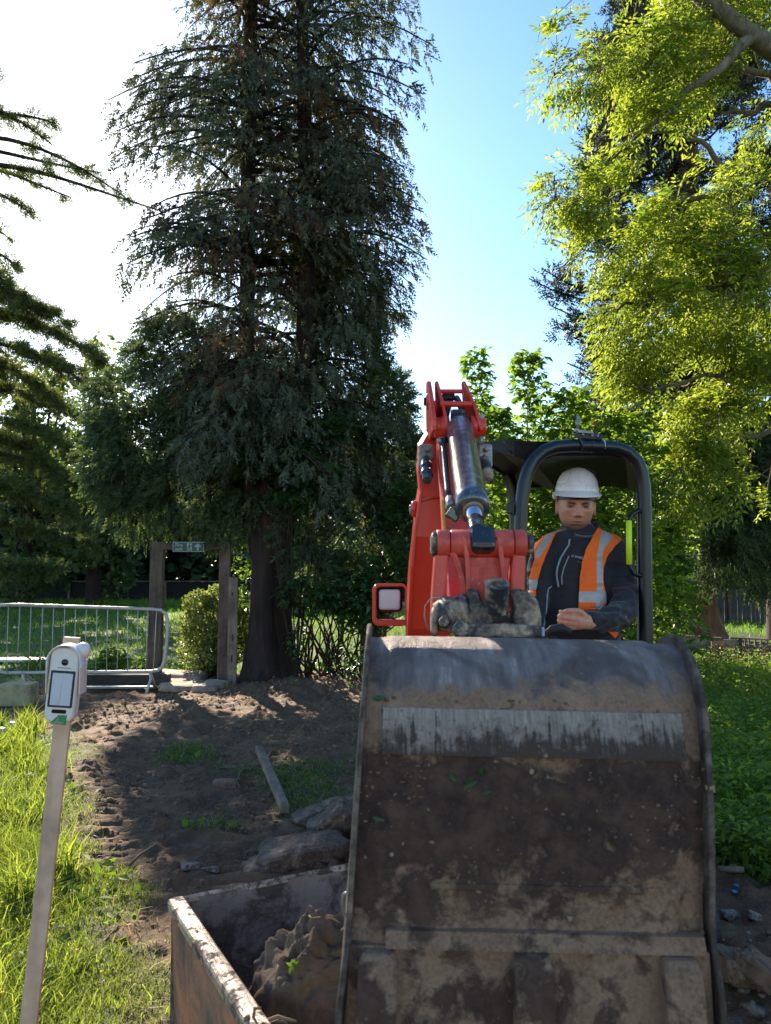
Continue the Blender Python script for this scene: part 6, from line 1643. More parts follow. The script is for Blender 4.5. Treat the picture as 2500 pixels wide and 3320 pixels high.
# right edge: pale rubble lump, blue scraps
lump(2375, 2975, (.08, .07, .03), (.1, .1, .3), 'pale crusty concrete lump lying right of the bucket', 51, M_pap, .4, .25, grp=None)
lump(2450, 3000, (.06, .05, .03), (.1, .3, .3), 'smaller pale lump at the right edge under weeds', 52, M_pap, .4, .25, grp=None)
lump(2400, 3290, (.17, .15, .09), (.1, .3, .3), 'brown soil clod on top of the rubble heap', 53, M_sod, .9, .3, 'soil_clod', 'clod', None)
lump(2490, 3320, (.14, .15, .08), (.4, .1, .9), 'brown soil clod at the lower right corner', 54, M_sod, .9, .3, 'soil_clod', 'clod', None)
for (x, y, lb) in ((2388, 2877, 'tiny bright blue scrap on the soil right of the bucket'), (2382, 2902, 'second tiny blue scrap just below the bright one')):
    c_ = G(x, y); rock('plastic_scrap', (c_.x, c_.y, H1(c_.x, c_.y) + .02), (.035, .02, .012), (.3, .2, .5), M_bl, lb, 'litter', x, amp=.3, sub=2)
g = MB(); a = G(2330, 2862); b_ = G(2412, 2864); a.z = b_.z = .07; g.tube([a, b_], .016, 6); tag(g.build('stick', M_oldpost), 'straight grey stick lying right of the bucket', 'stick')

# ---- low timber wall with orange paint, pallet, brush pile, board fence
M_old = woodmat('silvered_planks', (0.15, 0.12, 0.085), (0.33, 0.27, 0.19), 'x', 26)
M_orange = dirty('orange_spray_paint', (0.55, 0.13, 0.04), (0.30, 0.2, 0.13), .45, 20, .7, fine=70)
TYW = G(2400, 2147).y
tw = empty('timber_wall', (P(2350, 2100, TYW).x, TYW, 0), 'low weathered timber panel with orange spray paint in front of the redwood', 'panel')
def TW(px, py, o=0): return P(px, py, TYW - o)
for (x0, x1, ya, yb) in ((2200, 2306, 2064, 2137), (2309, 2398, 2072, 2139)):
    part(tw, 'plank', M_old, lambda mb: mb.prism([TW(x0, ya), TW(x1, ya + 3), TW(x1, yb), TW(x0, yb)], (0, .06, 0)), .006)
part(tw, 'top_rail', M_oldpost, lambda mb: mb.prism([TW(2200, 2058, .03), TW(2345, 2068, .03), TW(2345, 2074, .03), TW(2200, 2066, .03)], (0, .14, 0)), .003)
part(tw, 'bottom_rail', M_oldpost, lambda mb: mb.prism([TW(2320, 2137, .03), TW(2412, 2135, .03), TW(2412, 2141, .03), TW(2320, 2144, .03)], (0, .1, 0)), .003)
part(tw, 'end_post', M_post, lambda mb: mb.prism([TW(2398, 2070, .02), TW(2407, 2070, .02), TW(2407, 2140, .02), TW(2398, 2140, .02)], (0, .1, 0)), .003)
part(tw, 'paint_mark', M_orange, lambda mb: mb.prism([TW(x, y, .004) for x, y in ((2309, 2080), (2340, 2079), (2366, 2094), (2362, 2098), (2345, 2097), (2375, 2110), (2377, 2120), (2355, 2125), (2318, 2124), (2340, 2116), (2312, 2113), (2330, 2103), (2309, 2100))], (0, .003, 0)))
pl = empty('pallet', (P(2450, 2100, TYW).x, TYW, 0), 'broken grey pallet standing beside the timber panel', 'pallet')
part(pl, 'slat', M_oldpost, lambda mb: mb.prism([TW(2368, 2065), TW(2492, 2072), TW(2492, 2077), TW(2368, 2071)], (0, .05, 0)))
part(pl, 'slat', M_old, lambda mb: mb.prism([TW(2412, 2094), TW(2560, 2098), TW(2560, 2128), TW(2412, 2126)], (0, .04, 0)), .004)
for x in (2415, 2427, 2447, 2466, 2486):
    part(pl, 'slat', M_oldpost, lambda mb: mb.prism([TW(x, 2072, -.05), TW(x + 5, 2072, -.05), TW(x + 5, 2140, -.05), TW(x, 2140, -.05)], (0, .03, 0)))
br = MB()
for k in range(170):
    c_ = P(R.uniform(2310, 2530), 2150, R.uniform(13.0, 14.2)); c_.z = R.uniform(.02, .28)
    d_ = Vector(R.normal(0, 1, 3)); d_.z *= .5; d_.normalize(); L = R.uniform(.2, .55)
    br.tube(curve_pts(c_ - d_ * L / 2, c_ + d_ * L / 2 + Vector((0, 0, .08)), 4, 0, .3), [.012, .01, .008, .006, .003], 4, caps=False)
for q in range(40):
    c_ = P(R.uniform(2310, 2530), 2150, R.uniform(13.1, 14)); br.add((IV * .06 * R.uniform(.5, 1.4) + np.array([c_.x, c_.y, R.uniform(.0, .2)])), IF.tolist())
tag(br.build('brush_pile', barkmat('dead_brush', (.04, .03, .025), (.14, .10, .08)), None, fixn=False), 'pile of dead brown branches in front of the pallet', 'brush', kind='stuff')
M_fence = woodmat('dark_fence_boards', (0.035, 0.03, 0.032), (0.095, 0.08, 0.08), 'z', 22)
FYR = 26.0
fr = empty('board_fence', (P(2400, 2000, FYR).x, FYR, 0), 'dark vertical board fence behind the grass at the right edge', 'fence')
b0 = None; x = P(2225, 2000, FYR).x; k = 0
while x < P(2760, 2000, FYR).x:
    if b0 is None:
        mbx = MB(); mbx.box((0, 0, .62), (.142, .022, 1.24), ch=.004); b0 = mbx.build('board', M_fence, fr); o = b0
    else: o = b0.copy(); C.objects.link(o)
    o.parent = fr; o.matrix_parent_inverse = Matrix(); o.location = Vector((x, FYR + R.normal(0, .006), R.normal(-.12, .012))) - Vector(fr.location); o.rotation_euler = (0, R.normal(0, .006), R.normal(0, .02)); x += .15; k += 1
part(fr, 'rail', M_fence, lambda mb: mb.box(((P(2225, 0, FYR).x + P(2760, 0, FYR).x) / 2, FYR + .05, .85), (5.6, .05, .08)))
for px in (2225, 2292, 2460):
    part(fr, 'fence_post', M_post, lambda mb: mb.box((P(px, 0, FYR).x, FYR - .05, .55), (.1, .08, 1.2)))
# far wire fence with posts
FL_ = 44.0
ff = empty('wire_fence', (-14, FL_, 0), 'thin posts and top rail of a far wire fence behind the field', 'fence')
fp = MB(); fp.box((0, 0, .62), (.11, .11, 1.26)); f0 = None
for px in (-20, 130, 287, 436, 580, 730, 880, 1030, 1180, 1330):
    if f0 is None: o = f0 = fp.build('fence_post', M_oldpost, ff)
    else: o = f0.copy(); C.objects.link(o)
    o.parent = ff; o.matrix_parent_inverse = Matrix(); o.location = Vector((P(px, 0, FL_).x, FL_, 0)) - Vector(ff.location)
part(ff, 'top_rail', M_oldpost, lambda mb: mb.box(((P(-20, 0, FL_).x + P(1330, 0, FL_).x) / 2, FL_, 1.26), (P(1330, 0, FL_).x - P(-20, 0, FL_).x, .05, .05)))
M_mesh = plain('dark_netting', (.008, .009, .010), .9)
part(ff, 'dark_netting', M_mesh, lambda mb: mb.box(((P(-20, 0, FL_).x + P(1330, 0, FL_).x) / 2, FL_ + .12, .58), (P(1330, 0, FL_).x - P(-20, 0, FL_).x, .02, 1.22)))

# ================================================================== SENSOR POST IN THE LEFT FOREGROUND
PY = 2.3
pt, pb = P(234, 2066, PY + .03), P(62, 3600, PY + .03)
sp = empty('camera_post', (pb.x, pb.y, 0), 'leaning flat wooden post with a white hooded sensor unit, left foreground', 'post')
M_lath = woodmat('planed_tan_lath', (0.68, 0.42, 0.28), (0.80, 0.54, 0.38), 'z', 40, .6)
up = (pt - pb).normalized(); fw_ = Vector((0.10, -1, .0)); rt_ = up.cross(fw_).normalized() * -1
if rt_.x < 0: rt_ = -rt_
fw_ = rt_.cross(up).normalized()
if fw_.y > 0: fw_ = -fw_
def post_(mb):
    secs = []
    for i in range(13):
        c_ = pb.lerp(pt, i / 12); hw = .0235; dp = .009
        secs.append([c_ - rt_ * hw + fw_ * dp, c_ + rt_ * hw + fw_ * dp, c_ + rt_ * hw - fw_ * dp, c_ - rt_ * hw - fw_ * dp])
    mb.loft(secs)
part(sp, 'lath', M_lath, post_, .0015)
un_ = empty('sensor_unit', P(212, 2215, PY - .02), 'white weatherproof sensor unit with dome lens and framed panel on the post', 'sensor')
Oc = P(207, 2215, PY - .035)
def D(u, v, w_=0.0):     # mm: u right, v up, w towards the viewer
    return Oc + rt_ * (u / 1000) + up * (v / 1000) + fw_ * (w_ / 1000)
def rr2(w0, w1, v0, v1, r, w_, n=8, tilt=0.0):
    o = []
    for qx, qy, a0 in ((1, -1, -90), (1, 1, 0), (-1, 1, 90), (-1, -1, 180)):
        for i in range(n + 1):
            a = math.radians(a0 + 90 * i / n)
            cx_ = (w1 - r) if qx > 0 else (w0 + r); cy_ = (v1 - r) if qy > 0 else (v0 + r)
            o.append(D(cx_ + math.cos(a) * r, cy_ + math.sin(a) * r, w_))
    return o
M_unit = plain('white_unit_housing', (0.80, 0.70, 0.64), .38, 0, .05, 9)
part(un_, 'housing', M_unit, lambda mb: mb.loft([rr2(-41 + a, 41 - a, -110 + a, 104 - a, 24, w_) for a, w_ in ((2, -34), (0, -30), (0, 10), (1.5, 15), (5, 18))], smooth=False), .0008, angle=60)
# hood: an arched shell standing proud round the top and down both sides
def hood(mb):
    def arch(r_, w_):
        o = []
        for i in range(6): o.append(D(-45 - r_, -30 + (i / 5) ** 1 * 95, w_ - (1 - i / 5) * 26))
        for i in range(13):
            a = math.radians(180 - 180 * i / 12); o.append(D(math.cos(a) * (45 + r_), 65 + math.sin(a) * (44 + r_), w_))
        for i in range(6): o.append(D(45 + r_, 65 - (i / 5) * 95, w_ - (i / 5) * 26))
        return o
    A = [arch(1.5, -42), arch(4, -38), arch(4, 24), arch(3, 30), arch(0.5, 30), arch(0, 26), arch(0, -38)]
    mb.grid(A)
part(un_, 'hood', M_unit, hood, fixn=True)
part(un_, 'hood_wing', M_unit, lambda mb: mb.lathe(D(40, 95, -14), (rt_ * .8 + up * .12), [(-.02, .020), (.0, .024), (.012, .0215), (.019, .013), (.022, .004)], 16))
part(un_, 'lens_ring', M_blackp, lambda mb: mb.lathe(D(2, 62, 17), fw_, [(0, .0095), (.0025, .0095), (.003, .0075)], 24))
part(un_, 'lens', plain('dark_glass', (.01, .012, .02), .08), lambda mb: mb.lathe(D(2, 62, 19), fw_, [(0, .0072), (.0015, .006), (.0024, .003), (.0026, .0005)], 20))
part(un_, 'slot', M_rubber, lambda mb: mb.prism([D(-16, 46.6, 18.1), D(20, 46.6, 18.1), D(20, 45, 18.1), D(-16, 45, 18.1)], fw_ * .0006))
part(un_, 'panel_frame', M_blackp, lambda mb: mb.loft([rr2(-33, 35, -66, 38, 3, w_) for w_ in (17.5, 20)], smooth=False))
part(un_, 'pale_panel', M_lens, lambda mb: mb.loft([rr2(-27 + 0, 29, -60, 31, 2, w_) for w_ in (19.5, 21)], smooth=False))
part(un_, 'panel_line', M_white, lambda mb: mb.tube([D(4, 33, 21.3), D(1, 0, 21.3), D(-2, -62, 21.3)], .0006, 4))
part(un_, 'indicator_window', plain('dark_red_window', (.03, .006, .006), .15), lambda mb: mb.loft([rr2(-20, 21, -83, -72, 5, w_) for w_ in (17.5, 19)], smooth=False))
M_gs = plain('sticker_green', (0.03, 0.26, 0.06), .45, 0, .05)
stk = part(un_, 'green_sticker', M_gs, lambda mb: mb.prism([D(u, v, 18.2) for u, v in ((-22, -112), (-4, -92), (1, -87), (24, -87), (24, -115), (8, -114), (0, -114))], fw_ * .0005))
part(un_, 'sticker_mark', M_signw, lambda mb: mb.prism([D(u, v, 18.9) for u, v in ((-16, -113), (-3, -103), (-3, -92), (3, -96), (1, -105), (10, -107), (17, -106), (8, -113), (-2, -110), (-8, -114))], fw_ * .0003))
part(un_, 'sticker_mark', M_signw, lambda mb: mb.tube([D(0, -106, 18.9), D(24, -86, 18.9)], .0005, 4))
# yellow lettering down the left flank of the housing
Mx = Matrix((( *(-fw_), 0), (*up, 0), (*(-rt_), 0), (0, 0, 0, 1))).transposed()
cm = Matrix.Identity(4)
ex, ey, ez = -up, -fw_ * -1, -rt_      # reading direction down, glyph up, outward
for i in range(3):
    cm[i][0] = ex[i]; cm[i][1] = (-rt_ * .55 + fw_ * -.83).normalized()[i] * -1; cm[i][2] = 0
gl = fw_.copy(); 
X_ = ex.normalized(); Yv = (rt_ * 1.0).normalized(); Zv = X_.cross(Yv).normalized()
cm = Matrix((( X_.x, Yv.x, Zv.x, 0), (X_.y, Yv.y, Zv.y, 0), (X_.z, Yv.z, Zv.z, 0), (0, 0, 0, 1))); cm.translation = D(-37.3, -8, 18.3)
textobj('lettering', 'MG7800', .0085, cm, plain('yellow_lettering', (.62, .40, .02), .5), un_, bold=.0002, space=1.5)
# buttercups and daisies in the grass
M_but = plain('buttercup_yellow', (.75, .52, .02), .4); fl = MB()
for (x, y) in ((172, 2995), (8, 3012), (8, 3218), (48, 2830), (6, 2925), (110, 3190), (60, 2560), (20, 2450), (250, 3080), (330, 3150), (140, 2780), (30, 3100)):
    c_ = G(x, y, .16); V = (IV * np.array([.008, .008, .005]) + np.array(c_[:])); fl.add(V, IF.tolist())
tag(fl.build('buttercups', M_but, None, fixn=False), 'small yellow buttercups dotted in the left grass', 'flowers', kind='stuff')

# ================================================================== THE DRIVER
MY = 3.5
man = empty('person', (P(1870, 2000, MY).x, MY, 1.02), 'man in white helmet and orange high-visibility vest seated under the excavator canopy', 'person')
M_skin, t, b = newmat('skin')
at = node(t, 'ShaderNodeAttribute', attribute_name='tone')
t.links.new(mix(t, ramp(t, noise(t, 110, 4), [(.3, g3(0)), (.7, g3(.38))]), at.outputs['Color'], (0.26, 0.10, 0.07)), b.inputs['Base Color'])
b.inputs['Roughness'].default_value = .5; b.inputs['Subsurface Weight'].default_value = .08; b.inputs['Subsurface Radius'].default_value = (.012, .005, .003)
bump(t, b, noise(t, 220, 4), .12, .001)
M_jack, t, b = newmat('black_softshell_fabric')
b.inputs['Base Color'].default_value = (.017, .013, .015, 1); b.inputs['Roughness'].default_value = .85
b.inputs['Sheen Weight'].default_value = .15
bump(t, b, noise(t, 34, 5, .6), .5, .006)
M_vest = dirty('orange_vest_cloth', (1.0, 0.14, 0.004), (0.30, 0.08, 0.03), .16, 12, .75, fine=60, bs=.25, bd=.003)
M_refl = plain('grey_reflective_tape', (.42, .37, .32), .42, .1, .12, 30)
M_zip = plain('grey_zip', (.30, .31, .33), .4)
M_hat = plain('white_helmet_shell', (.86, .74, .70), .25, 0, .04, 8)

def voxel(parts, size, smooth=0):
    bm = bmesh.new()
    for mb in parts:
        me = bpy.data.meshes.new('t'); me.from_pydata(mb.v, [], mb.f); 
        bm2 = bmesh.new(); bm2.from_mesh(me); bmesh.ops.recalc_face_normals(bm2, faces=bm2.faces[:]); bm2.to_mesh(me); bm2.free()
        bm.from_mesh(me); bpy.data.meshes.remove(me)
    me = bpy.data.meshes.new('t'); bm.to_mesh(me); bm.free()
    o = bpy.data.objects.new('t', me); C.objects.link(o)
    m = o.modifiers.new('r', 'REMESH'); m.mode = 'VOXEL'; m.voxel_size = size; m.use_smooth_shade = True
    if smooth:
        s = o.modifiers.new('s', 'SMOOTH'); s.factor = .5; s.iterations = smooth
    dg = bpy.context.evaluated_depsgraph_get(); out = bpy.data.meshes.new_from_object(o.evaluated_get(dg))
    bpy.data.objects.remove(o); out.materials.clear()
    return out
def coords(me):
    a = np.empty(len(me.vertices) * 3, dtype=np.float32); me.vertices.foreach_get('co', a); return a.reshape(-1, 3).astype(np.float64)
def normals(me):
    a = np.empty(len(me.vertices) * 3, dtype=np.float32); me.vertices.foreach_get('normal', a); return a.reshape(-1, 3).astype(np.float64)
def setco(me, v): me.vertices.foreach_set('co', np.ascontiguousarray(v, dtype=np.float32).ravel()); me.update()

# ---- head
HC = P(1867, 1643, MY); HRZ = Matrix.Rotation(math.radians(3), 3, 'Y') @ Matrix.Rotation(math.radians(-7), 3, 'Z') @ Matrix.Rotation(math.radians(3), 3, 'X')
def head_mb():
    nT, nP = 90, 120; rows = []
    ga = lambda v, s: np.exp(-(v / s) ** 2)
    th = np.linspace(0.02, PI - .02, nT); ph = np.linspace(0, 2 * PI, nP + 1)[:-1]
    T_, Q_ = np.meshgrid(th, ph, indexing='ij')
    dx = np.sin(T_) * np.sin(Q_); dy = -np.sin(T_) * np.cos(Q_); dz = np.cos(T_)
    x = dx * .078; y = dy * .100; z = np.where(dz > 0, dz * .119, dz * .123)
    tl = np.clip(-z / .119, 0, 1)
    x = x * (1 - .20 * tl ** 2.6)
    jaw = np.clip((-z - .03) / .09, 0, 1)
    y = np.where(y > 0, y * (1 - .45 * jaw), y * (1 - .02 * jaw))
    x = np.sign(x) * (np.abs(x) / .078) ** .88 * .078
    f = np.clip(-dy * 1.6, 0, 1)
    ax = np.abs(x)
    b_ = 0
    nz = np.clip((0.008 - z) / .049, 0, 1)
    b_ = b_ + (.004 + .022 * nz ** 1.25) * ga(x, .0075 + .0075 * nz) * ((z < .012) & (z > -.050)) * np.clip((z + .052) / .008, 0, 1)
    b_ += .010 * ga(ax - .013, .007) * ga(z + .044, .007)
    b_ -= .015 * ga(ax - .031, .015) * ga(z - .0005, .0095)
    b_ += .0095 * ga(ax - .028, .022) * ga(z - .0145, .0062)
    b_ -= .003 * ga(ax - .005, .002) * ga(z - .016, .008)
    b_ += .006 * ga(ax - .046, .016) * ga(z + .022, .016)
    b_ -= .005 * ga(ax - .045, .014) * ga(z + .062, .022)
    b_ += .006 * ga(x, .030) * ga(z + .072, .018)
    b_ += .0045 * ga(x, .024) * ga(z + .0665, .0035); b_ += .0055 * ga(x, .021) * ga(z + .0785, .0045); b_ -= .0075 * ga(x, .028) * ga(z + .0725, .0026)
    b_ -= .004 * ga(x, .02) * ga(z + .0885, .005); b_ += .009 * ga(x, .019) * ga(z + .104, .013)
    b_ -= .0045 * ga(ax - .019 - .55 * np.clip(-z - .042, 0, .04), .0035) * ga(z + .058, .014)
    b_ += .003 * ga(ax - .052, .02) * ga(z + .085, .02)
    y = y - b_ * f
    mb = MB(); rows = []
    for i in range(nT):
        rows.append([HC + HRZ @ Vector((x[i, k % nP], y[i, k % nP], z[i, k % nP])) for k in range(nP + 1)])
    mb.grid(rows)
    mb.f.append(list(range(nP))); mb.mi.append(0); mb.sm.append(True)
    o = (nT - 1) * (nP + 1); mb.f.append([o + k for k in range(nP)][::-1]); mb.mi.append(0); mb.sm.append(True)
    # weld seam
    me = bpy.data.meshes.new('h'); me.from_pydata(mb.v, [], mb.f); bm = bmesh.new(); bm.from_mesh(me); bmesh.ops.remove_doubles(bm, verts=bm.verts[:], dist=1e-5)
    bmesh.ops.recalc_face_normals(bm, faces=bm.faces[:]); bm.verts.index_update()
    out = MB(); out.add([v.co.copy() for v in bm.verts], [[v.index for v in f_.verts] for f_ in bm.faces]); bm.free(); bpy.data.meshes.remove(me)
    return out
def HL(x, y, z): return HC + HRZ @ Vector((x, y, z))
def ear_(s):
    mb = MB()
    mb.loft([[HL(s * (.075 + d * 1.05), .010 + math.cos(a) * rx, -.004 + math.sin(a) * rz + .25 * rx * math.cos(a)) for a in np.linspace(0, 2 * PI, 15)[:-1]] for d, rx, rz in ((-.012, .010, .020), (.004, .016, .030), (.010, .020, .036), (.014, .019, .035), (.013, .013, .026), (.009, .008, .018))])
    return mb
def limb_mb(pts, rad, seg=16, flat=1.0):
    mb = MB(); n = len(pts); P2, R2 = [], []
    for i in range(n - 1):
        p0, p1, p2, p3 = [Vector(pts[j]) for j in (max(i - 1, 0), i, i + 1, min(i + 2, n - 1))]
        for k in range(5):
            s = k / 5; P2.append(.5 * ((2 * p1) + (p2 - p0) * s + (2 * p0 - 5 * p1 + 4 * p2 - p3) * s * s + (3 * p1 - p0 - 3 * p2 + p3) * s ** 3)); R2.append(rad[i] * (1 - s) + rad[i + 1] * s)
    P2.append(Vector(pts[-1])); R2.append(rad[-1])
    # rounded ends
    a = (P2[0] - P2[1]).normalized(); z_ = (P2[-1] - P2[-2]).normalized()
    P2 = [P2[0] + a * R2[0] * .9, P2[0] + a * R2[0] * .6] + P2 + [P2[-1] + z_ * R2[-1] * .6, P2[-1] + z_ * R2[-1] * .9]
    R2 = [R2[0] * .35, R2[0] * .8] + R2 + [R2[-1] * .8, R2[-1] * .35]
    mb.tube(P2, R2, seg, flat=flat); return mb
TORSO = [(1698, 1881, 40, .060, .02), (1716, 1881, 54, .070, .02), (1730, 1881, 88, .082, .02), (1746, 1882, 118, .095, .015), (1775, 1883, 140, .108, .01), (1820, 1881, 141, .118, 0), (1880, 1875, 138, .124, -.01), (1950, 1866, 139, .130, -.02), (2020, 1857, 143, .136, -.02), (2100, 1852, 148, .14, -.01), (2190, 1852, 152, .145, 0)]
def torso_mb(k=1.0, z1=99):
    mb = MB(); secs = []
    for py, cx_, hw, dp, oy in TORSO:
        c_ = P(cx_, py, MY); hw_ = hw / 2500 * MY * k; dp_ = dp * k
        secs.append([c_ + Vector((np.sign(math.cos(a)) * abs(math.cos(a)) ** .8 * hw_, oy + np.sign(math.sin(a)) * abs(math.sin(a)) ** .85 * dp_, 0)) for a in np.linspace(0, 2 * PI, 41)[:-1]])
    mb.loft(secs); return mb
armR = [P(1972, 1772, 3.50), P(2000, 1800, 3.47), P(2012, 1865, 3.43), P(2022, 1935, 3.36), P(2018, 1985, 3.26), P(1972, 2010, 3.16), P(1915, 2016, 3.09)]
armL = [P(1795, 1775, 3.5), P(1762, 1805, 3.47), P(1748, 1870, 3.44), P(1738, 1940, 3.38), P(1728, 2010, 3.3), P(1735, 2075, 3.18), P(1752, 2120, 3.08)]
rs = [.060, .062, .059, .055, .052, .047, .040]
wr = armR[-1]
# right-hand-side hand: palm, four curled fingers, thumb
def hand(o, flip=1):
    """o(u, v, w): u towards the fingertips, v up, w towards the viewer, metres"""
    L = []
    L.append(limb_mb([o(-.05, 0, 0), o(-.02, 0, .0), o(.01, .0, .002)], [.026, .027, .030], 14, 1.15))
    L.append(limb_mb([o(.005, .020, .0), o(.05, .026, .004)], [.017, .015]))
    L.append(limb_mb([o(.005, .008, .004), o(.056, .010, .006)], [.019, .0155]))
    L.append(limb_mb([o(.005, -.008, .003), o(.054, -.008, .004)], [.019, .015]))
    L.append(limb_mb([o(.0, -.020, .0), o(.047, -.026, .0)], [.017, .0135]))
    for v0, L1, L2, r, dw in ((.029, .034, .022, .0080, .002), (.0095, .038, .024, .0085, .006), (-.0095, .034, .022, .0082, .004), (-.028, .026, .018, .0074, .0)):
        k0 = o(.050, v0, dw); k1 = o(.050 + L1 * .88, v0 * .98 - .002, dw - .012); k2 = o(.050 + L1 * .95, v0 * .95 - .004, dw - .012 - L2); k3 = o(.050 + L1 * .55, v0 * .92 - .006, dw - .016 - L2 * 1.25)
        L.append(limb_mb([k0, k1, k2, k3], [r * 1.15, r * 1.08, r, r * .85], 12))
    L.append(limb_mb([o(-.005, .022, .010), o(.026, .040, .012), o(.055, .041, .006), o(.080, .035, -.004)], [.016, .0125, .0108, .0088], 12))
    return L
hd = (P(1800, 2006, 3.0) - P(1905, 2016, 3.08)).normalized(); hu = Vector((.08, -.25, 1)).normalized(); hw_ = hd.cross(hu)
if hw_.y > 0: hw_ = -hw_
hu = hw_.cross(hd)
if hu.z < 0: hu = -hu
H0 = P(1882, 2014, 3.05)
handR = hand(lambda u, v, w_: H0 + hd * u + hu * v + hw_ * w_)
h2 = P(1760, 2128, 3.06)
handL = hand(lambda u, v, w_: h2 + Vector((-.25, -.8, .2)).normalized() * u + Vector((.2, .15, 1)).normalized() * v + Vector((-.9, .3, .1)).normalized() * w_)
hipz = 1.14; hx = P(1852, 2190, MY).x
legs = []; 
for s in (-1, 1):
    legs.append([Vector((hx + s * .09, MY, hipz)), Vector((hx + s * .13, 3.28, hipz + .02)), Vector((hx + s * .15, 3.08, hipz + .02)), Vector((hx + s * .15, 3.03, .98)), Vector((hx + s * .15, 3.06, .84))])
core = [head_mb(), ear_(-1), ear_(1), limb_mb([HC + Vector((.004, .035, -.05)), P(1878, 1712, MY + .035), P(1880, 1740, MY + .03)], [.056, .058, .062]), torso_mb(.86)]
core += [limb_mb(armR, [r * .78 for r in rs[:-1]] + [.030]), limb_mb(armL, [r * .78 for r in rs[:-1]] + [.030])] + handR + handL
core += [limb_mb(l, [.085, .078, .065, .055, .045]) for l in legs]
me = voxel(core, .0040, 1)
v = coords(me)
# tones by where they sit on the face and hands
hl = (v - np.array(HC[:])) @ np.array(HRZ)         # into head space
ga = lambda q, s: np.exp(-(q / s) ** 2)
x_, y_, z_ = hl[:, 0], hl[:, 1], hl[:, 2]; ax = np.abs(x_)
col = np.tile(np.array([.68, .30, .19]), (len(v), 1)); face = (np.linalg.norm(hl, axis=1) < .17)
def blend(c, a):
    global col
    a = np.clip(a * face, 0, 1)[:, None]; col = col * (1 - a) + np.array(c) * a
blend((.58, .19, .12), .55 * ga(ax - .045, .022) * ga(z_ + .025, .022) * (y_ < -.03) + .6 * ga(x_, .014) * ga(z_ + .042, .016) * (y_ < -.08))
blend((.15, .08, .055), .85 * np.clip((-z_ - .055) / .03, 0, 1) * (y_ < .03) * np.clip(1 - ga(x_, .019) * ga(z_ + .073, .009), 0, 1))
blend((.17, .095, .07), .5 * ga(x_, .024) * ga(z_ + .060, .005) * (y_ < -.06))
blend((.34, .12, .085), .8 * ga(x_, .020) * ga(z_ + .073, .0065) * (y_ < -.06))
blend((.06, .02, .018), .95 * ga(x_, .024) * ga(z_ + .0725, .0018) * (y_ < -.06))
blend((.04, .02, .014), 1.7 * ga(ax - .030, .017) * ga(z_ - .0120 - .22 * (ax - .03), .0055) * (y_ < -.05))
blend((.14, .06, .042), .75 * ga(ax - .032, .014) * ga(z_ - .002, .007) * (y_ < -.05))  # eye-socket shade put into the skin colour
blend((.055, .038, .028), .9 * np.clip((z_ - .03 + .0) / .02, 0, 1) * (y_ > -.055))
blend((.055, .038, .028), .8 * np.clip((y_ - .035) / .02, 0, 1) * (z_ > -.07))
ca_ = me.color_attributes.new('tone', 'FLOAT_COLOR', 'POINT')
ca_.data.foreach_set('color', np.concatenate([col, np.ones((len(v), 1))], 1).astype(np.float32).ravel())
me.name = 'body'; link_mesh('body', me, M_skin, man)
M_eye = plain('eye_white', (.26, .22, .20), .3); M_iris = plain('iris', (.03, .035, .045), .15)
M_lid = plain('eyelid_skin', (.30, .13, .085), .6)
for s in (-1, 1):
    ec = HL(s * .0325, -.0835, -.001)
    ey = MB(); ey.lathe(ec, HRZ @ Vector((0, -1, 0)), [(-.010, .002), (-.007, .007), (0, .0095), (.004, .0084), (.0075, .0045), (.0088, .0008)], 16)
    eo = ey.build('eye', M_eye, man)
    part(man, 'iris', M_iris, lambda mb: mb.lathe(ec + HRZ @ Vector((0, -.0072, 0)), HRZ @ Vector((0, -1, 0)), [(0, .0064), (.0014, .0056), (.0022, .001)], 12))
    part(man, 'eyelid', M_lid, lambda mb: mb.tube([HL(s * .0325 - .0135, -.0860, .0010), HL(s * .0325 - .006, -.0925, .0046), HL(s * .0325, -.0938, .0050), HL(s * .0325 + .006, -.0925, .0046), HL(s * .0325 + .0135, -.0860, .0015)], [.003, .0042, .0044, .0042, .003], 8))
    part(man, 'eyelid', M_lid, lambda mb: mb.tube([HL(s * .0325 - .012, -.0860, -.0040), HL(s * .0325, -.0910, -.0078), HL(s * .0325 + .012, -.0860, -.0040)], [.0024, .0028, .0024], 8))

# ---- jacket
jk = voxel([torso_mb(1.0), limb_mb(armR, rs), limb_mb(armL, rs)], .0075, 6)
v = coords(jk); nn = normals(jk)
fold = fbm(v * np.array([1, 1, 1.6]), 13, 3) - .5
rid = np.abs(fbm(v * np.array([1, 1, 2.6]) + 7, 8, 3) - .5) * -2 + .25
el = np.exp(-((v - np.array(armR[4][:])) ** 2).sum(1) / .012) + np.exp(-((v - np.array(armR[5][:])) ** 2).sum(1) / .012) + .6 * np.exp(-((v - np.array(armR[2][:])) ** 2).sum(1) / .02)
setco(jk, v + nn * (fold * .016 + rid * (.018 + .030 * np.clip(el, 0, 1)))[:, None])
jk.name = 'jacket'; jo = link_mesh('jacket', jk, M_jack, man)
bmj = bmesh.new(); bmj.from_mesh(jk); bvh = BVHTree.FromBMesh(bmj); bmj.free()
def onj(px, py, off=.006, Y=3.38):
    q = P(px, py, Y); r_ = ray(px, py).normalized()
    h = bvh.ray_cast(q - r_ * .6, r_, 1.5)
    if h[0] is None:
        q = P(px, py, 3.46); h = bvh.find_nearest(q)
    n_ = h[1] if h[1].y < 0 else -h[1]
    return h[0] + (n_ * .6 - r_ * .6).normalized() * off
